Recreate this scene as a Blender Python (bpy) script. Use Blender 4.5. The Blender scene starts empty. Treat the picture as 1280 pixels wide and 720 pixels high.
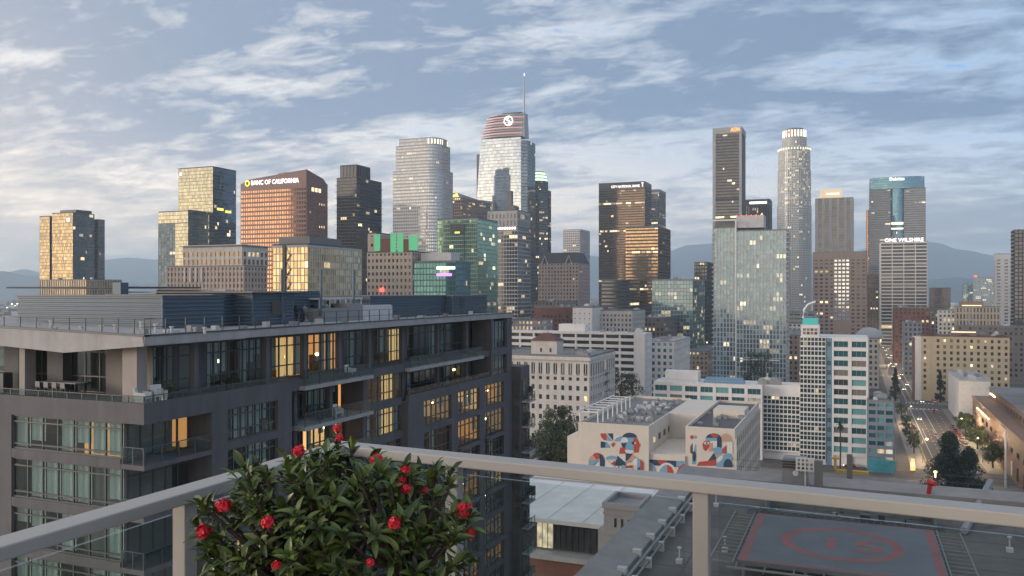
import bpy, math, random
from mathutils import Vector, Matrix, noise as mnoise

random.seed(7)
SC = bpy.context.scene
COL = SC.collection
R = math.radians

# ------------------------------------------------------------------ camera
F, HZ, VPX = 1050.0, 364.0, 1070.0          # focal length, horizon and grid vanishing point of the 1280 px frame
TAN = (VPX - 640.0) / F
TH = math.atan(TAN); CT, ST = math.cos(TH), math.sin(TH)
GZ = -65.0                                  # street level below the balcony camera
cd = bpy.data.cameras.new('camera'); cam = bpy.data.objects.new('camera', cd); COL.objects.link(cam)
cam.rotation_euler = (math.pi / 2, 0, TH)
cd.sensor_width = 36.0; cd.lens = 36.0 * F / 1280.0
cd.shift_y = (HZ - 360.0) / 1280.0
cd.clip_start = 0.05; cd.clip_end = 60000
SC.camera = cam

# ------------------------------------------------------------------ light
SUN_ROT, SUN_EL = 242.0, 6.0                # direction of the sunset, behind the camera to the side
sd = bpy.data.lights.new('sun', 'SUN'); sd.energy = 1.5; sd.angle = R(16); sd.color = (1.0, 0.88, 0.77)
so = bpy.data.objects.new('sun', sd); COL.objects.link(so)
_s = Vector((math.sin(R(SUN_ROT)) * math.cos(R(SUN_EL + 3)), math.cos(R(SUN_ROT)) * math.cos(R(SUN_EL + 3)), math.sin(R(SUN_EL + 3))))
so.rotation_euler = _s.to_track_quat('Z', 'Y').to_euler()
so.location = (0, 0, 300)

W = bpy.data.worlds.new('World'); SC.world = W; W.use_nodes = True


def nn(nt, t, **kw):
    n = nt.nodes.new('ShaderNode' + t)
    for k, v in kw.items():
        if k.startswith('i_'):
            k2 = k[2:]
            n.inputs[int(k2) if k2.isdigit() else k2].default_value = v
        else:
            setattr(n, k, v)
    return n


def mth(nt, op, a, b=None, c=None, clamp=False):
    n = nt.nodes.new('ShaderNodeMath'); n.operation = op; n.use_clamp = clamp
    for i, v in enumerate((a, b, c)):
        if v is None:
            continue
        if isinstance(v, (int, float)):
            n.inputs[i].default_value = v
        else:
            nt.links.new(v, n.inputs[i])
    return n.outputs[0]


def mixc(nt, f, a, b, mode='MIX'):
    n = nt.nodes.new('ShaderNodeMix'); n.data_type = 'RGBA'; n.blend_type = mode
    for s, v in ((0, f), (6, a), (7, b)):
        if isinstance(v, (int, float)):
            n.inputs[s].default_value = v
        elif isinstance(v, tuple):
            n.inputs[s].default_value = v if len(v) == 4 else v + (1,)
        else:
            nt.links.new(v, n.inputs[s])
    return n.outputs[2]


def ramp(nt, f, pts, interp='LINEAR'):
    n = nt.nodes.new('ShaderNodeValToRGB'); cr = n.color_ramp; cr.interpolation = interp
    while len(cr.elements) < len(pts):
        cr.elements.new(0.5)
    for e, (p, c) in zip(cr.elements, pts):
        e.position = p
        e.color = (c, c, c, 1) if isinstance(c, (int, float)) else tuple(c) + (1,)
    nt.links.new(f, n.inputs[0])
    return n.outputs[0]


def build_world():
    nt = W.node_tree
    bg = nt.nodes['Background']
    sky = nn(nt, 'TexSky', sky_type='NISHITA', sun_disc=False)
    sky.sun_elevation = R(SUN_EL); sky.sun_rotation = R(SUN_ROT)
    sky.air_density = 1.0; sky.dust_density = 1.0; sky.ozone_density = 4.0
    clear = mixc(nt, 1.0, sky.outputs[0], (0.20, 0.205, 0.215), 'MULTIPLY')
    tc = nn(nt, 'TexCoord')
    sep = nn(nt, 'SeparateXYZ'); nt.links.new(tc.outputs['Generated'], sep.inputs[0])
    z = mth(nt, 'MAXIMUM', sep.outputs[2], 0.0)
    # how near a direction is to the sunset side, 0..1
    sx, sy = math.sin(R(SUN_ROT - 8)), math.cos(R(SUN_ROT - 8))
    dot = mth(nt, 'ADD', mth(nt, 'MULTIPLY', sep.outputs[0], sx), mth(nt, 'MULTIPLY', sep.outputs[1], sy))
    toward = mth(nt, 'MULTIPLY_ADD', dot, 0.5, 0.5, clamp=True)
    # cloud sheet: directions projected on a flat layer high above
    k = mth(nt, 'DIVIDE', 1.0, mth(nt, 'ADD', z, 0.16))
    px = mth(nt, 'MULTIPLY', sep.outputs[0], k); py = mth(nt, 'MULTIPLY', sep.outputs[1], k)
    comb = nn(nt, 'CombineXYZ'); nt.links.new(px, comb.inputs[0]); nt.links.new(py, comb.inputs[1])
    mp = nn(nt, 'Mapping'); nt.links.new(comb.outputs[0], mp.inputs[0])
    mp.inputs['Rotation'].default_value = (0, 0, R(-10)); mp.inputs['Scale'].default_value = (0.58, 0.92, 1)
    mp.inputs['Location'].default_value = (12.9, 0.3, 0)
    n1 = nn(nt, 'TexNoise', i_Scale=0.75, i_Detail=3.0, i_Roughness=0.5, i_Distortion=0.3)
    n2 = nn(nt, 'TexNoise', i_Scale=3.1, i_Detail=9.0, i_Roughness=0.66, i_Distortion=0.3)
    n3 = nn(nt, 'TexNoise', i_Scale=13.0, i_Detail=6.0, i_Roughness=0.6, i_Distortion=0.6)
    for n in (n1, n2, n3):
        nt.links.new(mp.outputs[0], n.inputs['Vector'])
    s = mth(nt, 'ADD', mth(nt, 'MULTIPLY', n1.outputs[0], 0.34), mth(nt, 'MULTIPLY', n2.outputs[0], 0.48))
    s = mth(nt, 'ADD', s, mth(nt, 'MULTIPLY', n3.outputs[0], 0.18))
    cover = ramp(nt, s, [(0.40, 0.0), (0.465, 0.85), (0.55, 1.0)])
    thick = ramp(nt, s, [(0.43, 0.0), (0.485, 0.60), (0.54, 1.0)])
    # thin cloud glows with the light it lets through, thick cloud is slate blue
    thin_c = mixc(nt, ramp(nt, toward, [(0.12, 0.0), (0.50, 1.0)]), (0.33, 0.43, 0.55), (0.84, 0.77, 0.66))
    thick_c = mixc(nt, ramp(nt, toward, [(0.12, 0.0), (0.6, 1.0)]), (0.105, 0.165, 0.265), (0.170, 0.215, 0.295))
    cloud = mixc(nt, thick, thin_c, thick_c)
    low = ramp(nt, z, [(0.0, 1.0), (0.26, 0.0)], 'EASE')
    veil_c = mixc(nt, ramp(nt, toward, [(0.10, 0.0), (0.55, 1.0)]), (0.70, 0.64, 0.63), (1.75, 1.28, 0.84))
    base = mixc(nt, mth(nt, 'MULTIPLY', low, 0.85), clear, veil_c)
    # broad afterglow round the sunset
    glow = ramp(nt, toward, [(0.50, 0.0), (1.0, 1.0)], 'EASE')
    gl2 = mth(nt, 'MULTIPLY', glow, ramp(nt, z, [(0.0, 1.0), (0.45, 0.0)], 'EASE'))
    cov2 = mth(nt, 'MULTIPLY', cover, mth(nt, 'SUBTRACT', 1.0, mth(nt, 'MULTIPLY', low, 0.40)))
    col = mixc(nt, cov2, base, cloud)
    col = mixc(nt, mth(nt, 'MULTIPLY', gl2, 0.85), col, (1.40, 1.02, 0.64))
    nt.links.new(col, bg.inputs[0])
    bg.inputs[1].default_value = 1.0


build_world()
SC.view_settings.view_transform = 'Standard'; SC.view_settings.look = 'None'
SC.view_settings.gamma = 1.0; SC.view_settings.exposure = 0.85
SC.view_settings.use_curve_mapping = False
SC.render.engine = 'CYCLES'
cy = SC.cycles
cy.use_denoising = True
try:
    cy.denoiser = 'OPENIMAGEDENOISE'
except Exception:
    pass
cy.max_bounces = 6; cy.diffuse_bounces = 2; cy.glossy_bounces = 3; cy.transmission_bounces = 4
cy.transparent_max_bounces = 12; cy.volume_bounces = 2
cy.caustics_reflective = False; cy.caustics_refractive = False
cy.sample_clamp_indirect = 4.0
cy.use_adaptive_sampling = True; cy.adaptive_threshold = 0.015

# ------------------------------------------------------------------ pixel helpers (1280x720 frame) -> real places


def uv(x): return (x - 640.0) / F
def P(x, y, D): return Vector((D * (-ST + uv(x) * CT), D * (CT + uv(x) * ST), (HZ - y) * D / F))
def zpx(y, D): return (HZ - y) * D / F
def on_X(x, X): D = X / (-ST + uv(x) * CT); return D, D * (CT + uv(x) * ST)      # depth, Y on plane X
def on_Y(x, Y): D = Y / (CT + uv(x) * ST); return D, D * (-ST + uv(x) * CT)      # depth, X on plane Y
def ground(y): return -GZ * F / (y - HZ)                                        # depth of a street pixel row


def rect_px(xl, xc, xr, D):
    """axis-aligned footprint whose near corner is at column xc, depth D"""
    c = P(xc, HZ, D)
    if xr is None:                    # only the south face in view
        _, X0 = on_Y(xl, c.y)
        return X0, c.x, c.y, c.y + min(60, max(14, abs(c.x - X0)))
    if xc <= VPX:                     # south and east faces in view
        _, X0 = on_Y(xl, c.y)
        if xr > xc:
            _, Y1 = on_X(xr, c.x)
        else:
            Y1 = c.y + abs(c.x - X0)
        if Y1 < c.y or Y1 > c.y + 90:
            Y1 = c.y + min(90, max(12, abs(c.x - X0)))
        return X0, c.x, c.y, Y1
    _, X1 = on_Y(xr, c.y)
    if xl < xc:
        _, Y1 = on_X(xl, c.x)
    else:
        Y1 = c.y + abs(X1 - c.x)
    if Y1 < c.y or Y1 > c.y + 90:
        Y1 = c.y + min(90, max(12, abs(X1 - c.x)))
    return c.x, X1, c.y, Y1


# ------------------------------------------------------------------ materials
MATS = {}


def principled(name):
    m = bpy.data.materials.new(name); m.use_nodes = True
    MATS[name] = m
    return m, m.node_tree, m.node_tree.nodes['Principled BSDF']


def wall_mat(name, col, rough=0.8, var=0.16, scale=0.25, streak=0.5, bump=0.0, metallic=0.0, fine=3.0):
    """matt surface with broad blotches, fine grain and faint vertical weather streaks"""
    m, nt, b = principled(name)
    g = nn(nt, 'NewGeometry')
    n1 = nn(nt, 'TexNoise', i_Scale=scale, i_Detail=5.0, i_Roughness=0.6)
    nt.links.new(g.outputs['Position'], n1.inputs['Vector'])
    mp = nn(nt, 'Mapping'); mp.inputs['Scale'].default_value = (1, 1, 0.06)
    nt.links.new(g.outputs['Position'], mp.inputs[0])
    n2 = nn(nt, 'TexNoise', i_Scale=scale * 4, i_Detail=3.0); nt.links.new(mp.outputs[0], n2.inputs['Vector'])
    n3 = nn(nt, 'TexNoise', i_Scale=scale * 10 * fine, i_Detail=2.0); nt.links.new(g.outputs['Position'], n3.inputs['Vector'])
    v = mth(nt, 'ADD', mth(nt, 'MULTIPLY', n1.outputs[0], 1.0), mth(nt, 'MULTIPLY', n2.outputs[0], streak))
    v = mth(nt, 'ADD', v, mth(nt, 'MULTIPLY', n3.outputs[0], 0.35))
    v = mth(nt, 'SUBTRACT', v, (1.35 + streak) * 0.5)
    v = mth(nt, 'MULTIPLY_ADD', v, var * 3.2, 1.0)
    c = mixc(nt, 1.0, tuple(col), v, 'MULTIPLY')
    nt.links.new(c, b.inputs['Base Color'])
    b.inputs['Roughness'].default_value = rough; b.inputs['Metallic'].default_value = metallic
    if bump:
        bp = nn(nt, 'Bump', i_Strength=bump, i_Distance=0.02); nt.links.new(n3.outputs[0], bp.inputs['Height'])
        nt.links.new(bp.outputs[0], b.inputs['Normal'])
    return m


def plain_mat(name, col, rough=0.6, metallic=0.0, emit=None, strength=0.0):
    m, nt, b = principled(name)
    b.inputs['Base Color'].default_value = tuple(col) + (1,)
    b.inputs['Roughness'].default_value = rough; b.inputs['Metallic'].default_value = metallic
    if emit:
        b.inputs['Emission Color'].default_value = tuple(emit) + (1,)
        b.inputs['Emission Strength'].default_value = strength
    return m


def glass_mat(name, tint, metallic=0.75, rough=0.06, var=0.36, lit=(1.0, 0.70, 0.34), strength=1.3, tilt=0.02, blind=(0.30, 0.33, 0.32), blinds=0.0):
    """coated window glass: every pane mirrors at a slightly different angle; some rooms behind are lit.
    face attribute pc: r = lamp brightness, g, b = random numbers of the pane"""
    m, nt, b = principled(name)
    at = nn(nt, 'Attribute', attribute_name='pc', attribute_type='GEOMETRY')
    sp = nn(nt, 'SeparateColor'); nt.links.new(at.outputs['Color'], sp.inputs[0])
    r, g_, b_ = sp.outputs[0], sp.outputs[1], sp.outputs[2]
    c = mixc(nt, 1.0, tuple(tint), mth(nt, 'MULTIPLY_ADD', g_, var, 1 - var / 2), 'MULTIPLY')
    if blinds:
        isb = mth(nt, 'GREATER_THAN', b_, 1.0 - blinds)
        c = mixc(nt, isb, c, tuple(blind))
        nt.links.new(mth(nt, 'MULTIPLY_ADD', isb, -metallic * 0.75, metallic), b.inputs['Metallic'])
    else:
        b.inputs['Metallic'].default_value = metallic
    nt.links.new(c, b.inputs['Base Color'])
    b.inputs['Roughness'].default_value = rough
    geo = nn(nt, 'NewGeometry')
    cb = nn(nt, 'CombineXYZ')
    nt.links.new(mth(nt, 'MULTIPLY_ADD', g_, 2 * tilt, -tilt), cb.inputs[0])
    nt.links.new(mth(nt, 'MULTIPLY_ADD', b_, 2 * tilt, -tilt), cb.inputs[1])
    nt.links.new(mth(nt, 'MULTIPLY_ADD', mth(nt, 'FRACT', mth(nt, 'MULTIPLY', g_, 7.3)), 2 * tilt, -tilt), cb.inputs[2])
    nz = nn(nt, 'TexNoise', i_Scale=0.35, i_Detail=2.0); nt.links.new(geo.outputs['Position'], nz.inputs['Vector'])
    vm = nn(nt, 'VectorMath', operation='ADD'); nt.links.new(geo.outputs['Normal'], vm.inputs[0]); nt.links.new(cb.outputs[0], vm.inputs[1])
    vn = nn(nt, 'VectorMath', operation='NORMALIZE'); nt.links.new(vm.outputs[0], vn.inputs[0])
    nt.links.new(vn.outputs[0], b.inputs['Normal'])
    nl = nn(nt, 'TexNoise', i_Scale=0.9, i_Detail=3.0); nt.links.new(geo.outputs['Position'], nl.inputs['Vector'])
    warm = mixc(nt, b_, tuple(lit), (1.0, 0.84, 0.58))
    nt.links.new(warm, b.inputs['Emission Color'])
    nt.links.new(mth(nt, 'MULTIPLY', mth(nt, 'MULTIPLY', r, strength), mth(nt, 'MULTIPLY_ADD', nl.outputs[0], 2.4, -0.35, clamp=False)), b.inputs['Emission Strength'])
    return m


# ------------------------------------------------------------------ mesh builder
class MB:
    def __init__(self):
        self.v = []; self.f = []; self.m = []; self.c = []; self.smooth = False

    def quad(self, a, b, c, d, m=0, col=(0, 0.5, 0.5)):
        n = len(self.v); self.v += [tuple(a), tuple(b), tuple(c), tuple(d)]
        self.f.append((n, n + 1, n + 2, n + 3)); self.m.append(m); self.c.append(col)

    def poly(self, pts, m=0, col=(0, 0.5, 0.5)):
        n = len(self.v); self.v += [tuple(p) for p in pts]
        self.f.append(tuple(range(n, n + len(pts)))); self.m.append(m); self.c.append(col)

    def hexa(self, p, m=0):
        """8 corners: bottom ring then top ring, counter-clockwise from above"""
        n = len(self.v); self.v += [tuple(q) for q in p]
        for a in ((3, 2, 1, 0), (4, 5, 6, 7), (0, 1, 5, 4), (1, 2, 6, 5), (2, 3, 7, 6), (3, 0, 4, 7)):
            self.f.append(tuple(n + i for i in a)); self.m.append(m); self.c.append((0, 0.5, 0.5))

    def box(self, x0, x1, y0, y1, z0, z1, m=0):
        self.hexa([(x0, y0, z0), (x1, y0, z0), (x1, y1, z0), (x0, y1, z0), (x0, y0, z1), (x1, y0, z1), (x1, y1, z1), (x0, y1, z1)], m)

    def obox(self, o, d, n, s0, s1, n0, n1, z0, z1, m=0):
        """box along a facade: o origin, d along, n outward"""
        def q(s, k, z): return (o[0] + d[0] * s + n[0] * k, o[1] + d[1] * s + n[1] * k, z)
        self.hexa([q(s0, n1, z0), q(s1, n1, z0), q(s1, n0, z0), q(s0, n0, z0), q(s0, n1, z1), q(s1, n1, z1), q(s1, n0, z1), q(s0, n0, z1)], m)

    def prism(self, pts, z0, z1, m=0, cap=True):
        k = len(pts)
        for i in range(k):
            a, b = pts[i], pts[(i + 1) % k]
            self.quad((a[0], a[1], z0), (b[0], b[1], z0), (b[0], b[1], z1), (a[0], a[1], z1), m)
        if cap:
            self.poly([(p[0], p[1], z1) for p in pts], m); self.poly([(p[0], p[1], z0) for p in reversed(pts)], m)

    def tube(self, pts, rad, n=6, m=0, cap=True):
        """tapered tube through points; rad a number or list"""
        pts = [Vector(p) for p in pts]
        rs = rad if isinstance(rad, (list, tuple)) else [rad] * len(pts)
        rings = []
        for i, p in enumerate(pts):
            t = (pts[min(i + 1, len(pts) - 1)] - pts[max(i - 1, 0)])
            t = t.normalized() if t.length > 1e-9 else Vector((0, 0, 1))
            a = t.orthogonal().normalized() if abs(t.z) < 0.98 else t.cross(Vector((0, 1, 0))).normalized()
            b = t.cross(a)
            s = len(self.v)
            for j in range(n):
                an = 2 * math.pi * j / n
                self.v.append(tuple(p + (a * math.cos(an) + b * math.sin(an)) * rs[i]))
            rings.append(s)
        for i in range(len(rings) - 1):
            for j in range(n):
                k = (j + 1) % n
                self.f.append((rings[i] + j, rings[i] + k, rings[i + 1] + k, rings[i + 1] + j)); self.m.append(m); self.c.append((0, 0.5, 0.5))
        if cap:
            self.f.append(tuple(rings[0] + j for j in reversed(range(n)))); self.m.append(m); self.c.append((0, 0.5, 0.5))
            self.f.append(tuple(rings[-1] + j for j in range(n))); self.m.append(m); self.c.append((0, 0.5, 0.5))

    def cyl(self, x, y, z0, z1, r0, r1=None, n=16, m=0):
        self.tube([(x, y, z0), (x, y, z1)], [r0, r0 if r1 is None else r1], n, m)

    def mesh(self, name, mats):
        me = bpy.data.meshes.new(name)
        me.from_pydata(self.v, [], self.f)
        for mt in (mats if isinstance(mats, (list, tuple)) else [mats]):
            me.materials.append(MATS[mt] if isinstance(mt, str) else mt)
        if any(self.m):
            me.polygons.foreach_set('material_index', self.m)
        at = me.attributes.new('pc', 'FLOAT_COLOR', 'FACE')
        flat = []
        for c in self.c:
            flat += [c[0], c[1], c[2], 1.0]
        at.data.foreach_set('color', flat)
        if self.smooth:
            me.polygons.foreach_set('use_smooth', [True] * len(me.polygons))
        me.update()
        return me

    def build(self, name, mats, parent=None, kind=None, loc=None):
        if not self.f:
            return None
        return link(name, self.mesh(name, mats), parent, kind, loc)


def link(name, me, parent=None, kind=None, loc=None):
    o = bpy.data.objects.new(name, me); COL.objects.link(o)
    if parent is not None:
        o.parent = parent
        o.matrix_parent_inverse = Matrix.Translation(-root_loc(parent))
    if kind:
        o['kind'] = kind
    if loc is not None:
        o.location = loc
    return o


def root_loc(p):
    """world position of an untransformed chain (only translations are used)"""
    v = Vector((0, 0, 0))
    while p is not None:
        v = v + Vector(p.location)
        if p.parent is not None:
            v = v + p.matrix_parent_inverse.translation
        p = p.parent
    return v


def thing(name, label, cat, loc=(0, 0, 0), group=None):
    o = bpy.data.objects.new(name, None); COL.objects.link(o); o.location = loc
    o.empty_display_size = 1.0
    return tag(o, label, cat, group)


def tag(o, label, cat, group=None):
    o['label'] = label; o['category'] = cat
    if group:
        o['group'] = group
    return o


def structure(name, mb, mats):
    return mb.build(name, mats, None, 'structure')


def copy_tree(o, parent=None):
    c = o.copy(); COL.objects.link(c)
    if parent is not None:
        c.parent = parent
    for ch in list(o.children):
        copy_tree(ch, c)
    return c


def lettering(text, parent, origin, dirx, size, mat, depth=0.15, name='sign_lettering', width=None, dirz=(0, 0, 1)):
    """raised letters standing on a facade; origin = lower start of the line"""
    cu = bpy.data.curves.new('lettering', 'FONT'); cu.body = text; cu.size = size
    cu.extrude = depth; cu.resolution_u = 2; cu.offset = 0.012 * size
    tmp = bpy.data.objects.new('lettering', cu); COL.objects.link(tmp)
    dg = bpy.context.evaluated_depsgraph_get()
    me = bpy.data.meshes.new_from_object(tmp.evaluated_get(dg))
    bpy.data.objects.remove(tmp); bpy.data.curves.remove(cu)
    me.materials.clear(); me.materials.append(MATS[mat])
    dx = Vector(dirx).normalized(); dz = Vector(dirz).normalized(); dn = dx.cross(dz)
    xs = [v.co.x for v in me.vertices]
    k = 1.0 if width is None else width / (max(xs) - min(xs))
    M = Matrix(((dx.x * k, dz.x, dn.x, origin[0]), (dx.y * k, dz.y, dn.y, origin[1]), (dx.z * k, dz.z, dn.z, origin[2]), (0, 0, 0, 1)))
    me.transform(M)
    return link(name, me, parent)


# ------------------------------------------------------------------ facades and towers
def facade(gl, fr, p0, p1, z0, z1, nx, nz, pier=0.25, span=0.35, dp=0.35, ds=0.25, lit=0.05, litrow=0.0, z_gap=0.0, litmax=1.0, endw=None, gm=0, fm=0, gaprows=()):
    dx, dy = p1[0] - p0[0], p1[1] - p0[1]
    w = math.hypot(dx, dy); d = (dx / w, dy / w); n = (d[1], -d[0])
    cw, ch = w / nx, (z1 - z0) / nz
    rr = random.random
    for j in range(nz):
        za, zb = z0 + j * ch, z0 + (j + 1) * ch
        rowlit = rr() < litrow
        i = 0; left = 0; l = 0.0
        while i < nx:
            p = 0.45 if rowlit else lit * 0.5
            if left > 0:
                left -= 1
            elif rr() < p:
                left = int(rr() * (6 if rowlit else 3)); l = (0.2 + 0.8 * rr() ** 1.7) * litmax
            else:
                l = 0.0
            g, b = rr(), rr()
            s0, s1 = i * cw, (i + 1) * cw
            gl.quad((p0[0] + d[0] * s0, p0[1] + d[1] * s0, za), (p0[0] + d[0] * s1, p0[1] + d[1] * s1, za),
                    (p0[0] + d[0] * s1, p0[1] + d[1] * s1, zb), (p0[0] + d[0] * s0, p0[1] + d[1] * s0, zb), gm, (l, g, b))
            i += 1
    if pier > 0:
        hw = pier * cw / 2
        for i in range(nx + 1):
            e = hw if endw is None or 0 < i < nx else endw
            a, b = max(i * cw - e, 0.0), min(i * cw + e, w)
            fr.obox(p0, d, n, a, b, -0.05, dp, z0, z1, fm)
    if span > 0:
        for j in range(nz + 1):
            zc = z0 + j * ch
            h = span * ch
            a, b = (zc, zc + h) if j < nz else (zc - 0.3 * h, zc)
            if j == 0:
                a = z0
            fr.obox(p0, d, n, 0.02, w - 0.02, -0.04, ds, a, b, fm)


def faces_cam(p0, p1):
    dx, dy = p1[0] - p0[0], p1[1] - p0[1]
    n = (dy, -dx); mx, my = (p0[0] + p1[0]) / 2, (p0[1] + p1[1]) / 2
    return (-mx * n[0] - my * n[1]) / (math.hypot(*n) * math.hypot(mx, my) + 1e-9) > -0.12


def rect(x0, x1, y0, y1): return [(x0, y0), (x1, y0), (x1, y1), (x0, y1)]


def inset(poly, k):
    cx = sum(p[0] for p in poly) / len(poly); cy_ = sum(p[1] for p in poly) / len(poly)
    return [(p[0] + (cx - p[0]) / (math.hypot(p[0] - cx, p[1] - cy_) + 1e-9) * k, p[1] + (cy_ - p[1]) / (math.hypot(p[0] - cx, p[1] - cy_) + 1e-9) * k) for p in poly]


class Tower:
    def __init__(self, name, label, cat='building', group=None):
        self.name, self.label, self.cat, self.group = name, label, cat, group
        self.gl, self.fr, self.core = MB(), MB(), MB(); self.roofs = []
        self.root = None; self.base = None

    def tier(self, poly, z0, z1, cell=3.0, floor=4.0, nx=None, nz=None, cap=None, sides=None, parapet=0.8, **st):
        if self.base is None:
            self.base = (sum(p[0] for p in poly) / len(poly), sum(p[1] for p in poly) / len(poly), z0)
        self.core.prism(inset(poly, 0.45), z0, z1 - 0.3)
        zt = z1 - (cap or 0.0)
        k = len(poly)
        for i in range(k):
            a, b = poly[i], poly[(i + 1) % k]
            if not faces_cam(a, b):
                self.core.quad((a[0], a[1], z0), (b[0], b[1], z0), (b[0], b[1], z1), (a[0], a[1], z1))
                continue
            s = dict(st)
            if sides and i in sides:
                s.update(sides[i])
            w = math.hypot(a[0] - b[0], a[1] - b[1])
            fl = s.pop('floor', floor); ce = s.pop('cell', cell)
            n_x = s.pop('nx', None) or nx or max(1, round(w / ce)); n_z = s.pop('nz', None) or nz or max(1, round((zt - z0) / fl))
            facade(self.gl, self.fr, a, b, z0, zt, n_x, n_z, **s)
            if cap:
                dx, dy = (b[0] - a[0]) / w, (b[1] - a[1]) / w
                self.fr.obox(a, (dx, dy), (dy, -dx), 0.0, w, -0.3, s.get('dp', 0.35) + 0.03, zt + 0.01, z1, 1 if False else 0)
        rf = MB(); self.roofs.append(rf)
        rf.poly([(p[0], p[1], z1 - 0.02) for p in poly])
        if parapet:
            for i in range(k):
                a, b = poly[i], poly[(i + 1) % k]
                w = math.hypot(a[0] - b[0], a[1] - b[1]); d = ((b[0] - a[0]) / w, (b[1] - a[1]) / w)
                rf.obox(a, d, (d[1], -d[0]), 0.01, w - 0.01, -0.5, -0.02 + st.get('ds', 0.25), z1, z1 + parapet)
        return self

    def done(self, wall, glass, roof=None, core=None):
        self.root = thing(self.name, self.label, self.cat, self.base, self.group)
        self.core.build('wall', core or wall, self.root)
        self.fr.build('facade_frame', wall, self.root, 'stuff')
        self.gl.build('window_glass', glass, self.root, 'stuff')
        for rf in self.roofs:
            rf.build('roof', roof or wall, self.root)
        return self.root


def part_box(name, parent, mat, x0, x1, y0, y1, z0, z1):
    b = MB(); b.box(x0, x1, y0, y1, z0, z1)
    return b.build(name, mat, parent)


def roof_kit(root, x0, x1, y0, y1, z, seed, n=4, mat='unit_grey'):
    rg = random.Random(seed)
    for i in range(n):
        w, l, h = rg.uniform(1.5, 4), rg.uniform(1.5, 5), rg.uniform(0.8, 2.4)
        x, y = rg.uniform(x0 + 1, max(x0 + 1.1, x1 - w - 1)), rg.uniform(y0 + 1, max(y0 + 1.1, y1 - l - 1))
        b = MB(); b.box(x, x + w, y, y + l, z, z + h); b.box(x + 0.1, x + w - 0.1, y + 0.1, y + l - 0.1, z + h, z + h + 0.15)
        b.cyl(x + w * 0.5, y + l * 0.5, z + h + 0.1, z + h + 0.5, min(w, l) * 0.3, n=10)
        b.build('roof_unit', mat if rg.random() < 0.6 else 'unit_white', root)

# ------------------------------------------------------------------ material library
wall_mat('asphalt', (0.105, 0.094, 0.086), 0.85, 0.2, 0.05, 0.0)
wall_mat('ground', (0.085, 0.083, 0.080), 0.9, 0.35, 0.008, 0.0)
wall_mat('concrete_walk', (0.22, 0.20, 0.185), 0.85, 0.18, 0.2, 0.0)
wall_mat('hill', (0.055, 0.065, 0.050), 0.95, 0.3, 0.0012, 0.0)
plain_mat('paint_white', (0.62, 0.62, 0.60), 0.7); plain_mat('paint_yellow', (0.55, 0.36, 0.06), 0.7)
wall_mat('unit_grey', (0.24, 0.25, 0.26), 0.6, 0.12, 0.4); wall_mat('unit_white', (0.52, 0.52, 0.52), 0.6, 0.12, 0.4)
wall_mat('stone_bright', (0.62, 0.60, 0.56), 0.7, 0.08); wall_mat('stone_pale', (0.54, 0.51, 0.48), 0.8); wall_mat('stone_grey', (0.36, 0.36, 0.37), 0.75)
wall_mat('stone_warm', (0.47, 0.40, 0.32), 0.85); wall_mat('granite_red', (0.19, 0.095, 0.075), 0.45, 0.08)
wall_mat('pink_beige', (0.42, 0.34, 0.30), 0.85); wall_mat('brown_concrete', (0.30, 0.23, 0.20), 0.85)
wall_mat('taupe', (0.20, 0.175, 0.17), 0.8, 0.10); wall_mat('white_paint', (0.68, 0.66, 0.65), 0.75, 0.08)
wall_mat('cream_paint', (0.62, 0.56, 0.49), 0.85, 0.07); wall_mat('buff', (0.52, 0.43, 0.30), 0.85, 0.08)
wall_mat('brick_red', (0.19, 0.085, 0.065), 0.9, 0.2); wall_mat('brick_brown', (0.21, 0.125, 0.095), 0.9, 0.18)
wall_mat('metal_dark', (0.045, 0.048, 0.055), 0.5, 0.1); wall_mat('metal_mid', (0.14, 0.145, 0.15), 0.5, 0.1)
wall_mat('metal_bronze', (0.07, 0.058, 0.048), 0.45, 0.1); wall_mat('metal_light', (0.36, 0.37, 0.38), 0.4, 0.08)
wall_mat('condo_frame', (0.44, 0.50, 0.53), 0.5, 0.08); wall_mat('mullion_green', (0.22, 0.30, 0.27), 0.5, 0.1); wall_mat('mullion_teal', (0.08, 0.14, 0.15), 0.5, 0.1)
wall_mat('roof_grey', (0.20, 0.20, 0.20), 0.9, 0.25, 0.15, 0.0); wall_mat('roof_pale', (0.40, 0.40, 0.40), 0.9, 0.28, 0.12, 0.0)
wall_mat('roof_dark', (0.10, 0.10, 0.105), 0.9, 0.2, 0.15, 0.0); wall_mat('mansard', (0.075, 0.075, 0.085), 0.7)
wall_mat('tile_red', (0.12, 0.055, 0.045), 0.85); wall_mat('copper_green', (0.16, 0.30, 0.27), 0.7)
wall_mat('teal_paint', (0.09, 0.30, 0.30), 0.6, 0.08); wall_mat('blue_grey', (0.23, 0.26, 0.31), 0.7, 0.08)
wall_mat('terracotta', (0.33, 0.20, 0.135), 0.85)
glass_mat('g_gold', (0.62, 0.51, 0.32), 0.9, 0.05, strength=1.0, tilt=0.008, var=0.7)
glass_mat('g_dark_reflect', (0.10, 0.15, 0.20), 0.8, 0.05, tilt=0.006, var=0.7)  # east-side copy of the hotel glass, blue sky reflection put into tint
glass_mat('g_pale', (0.58, 0.58, 0.45), 0.9, 0.05, tilt=0.005, var=0.5)
glass_mat('g_round', (0.20, 0.24, 0.26), 0.35, 0.30, tilt=0.004)
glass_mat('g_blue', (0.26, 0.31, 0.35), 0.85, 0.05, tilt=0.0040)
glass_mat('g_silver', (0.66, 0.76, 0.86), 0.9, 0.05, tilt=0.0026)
glass_mat('g_dark', (0.13, 0.135, 0.145), 0.75, 0.07, tilt=0.0033)
glass_mat('g_bronze', (0.26, 0.19, 0.13), 0.85, 0.06, tilt=0.0026)
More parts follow.
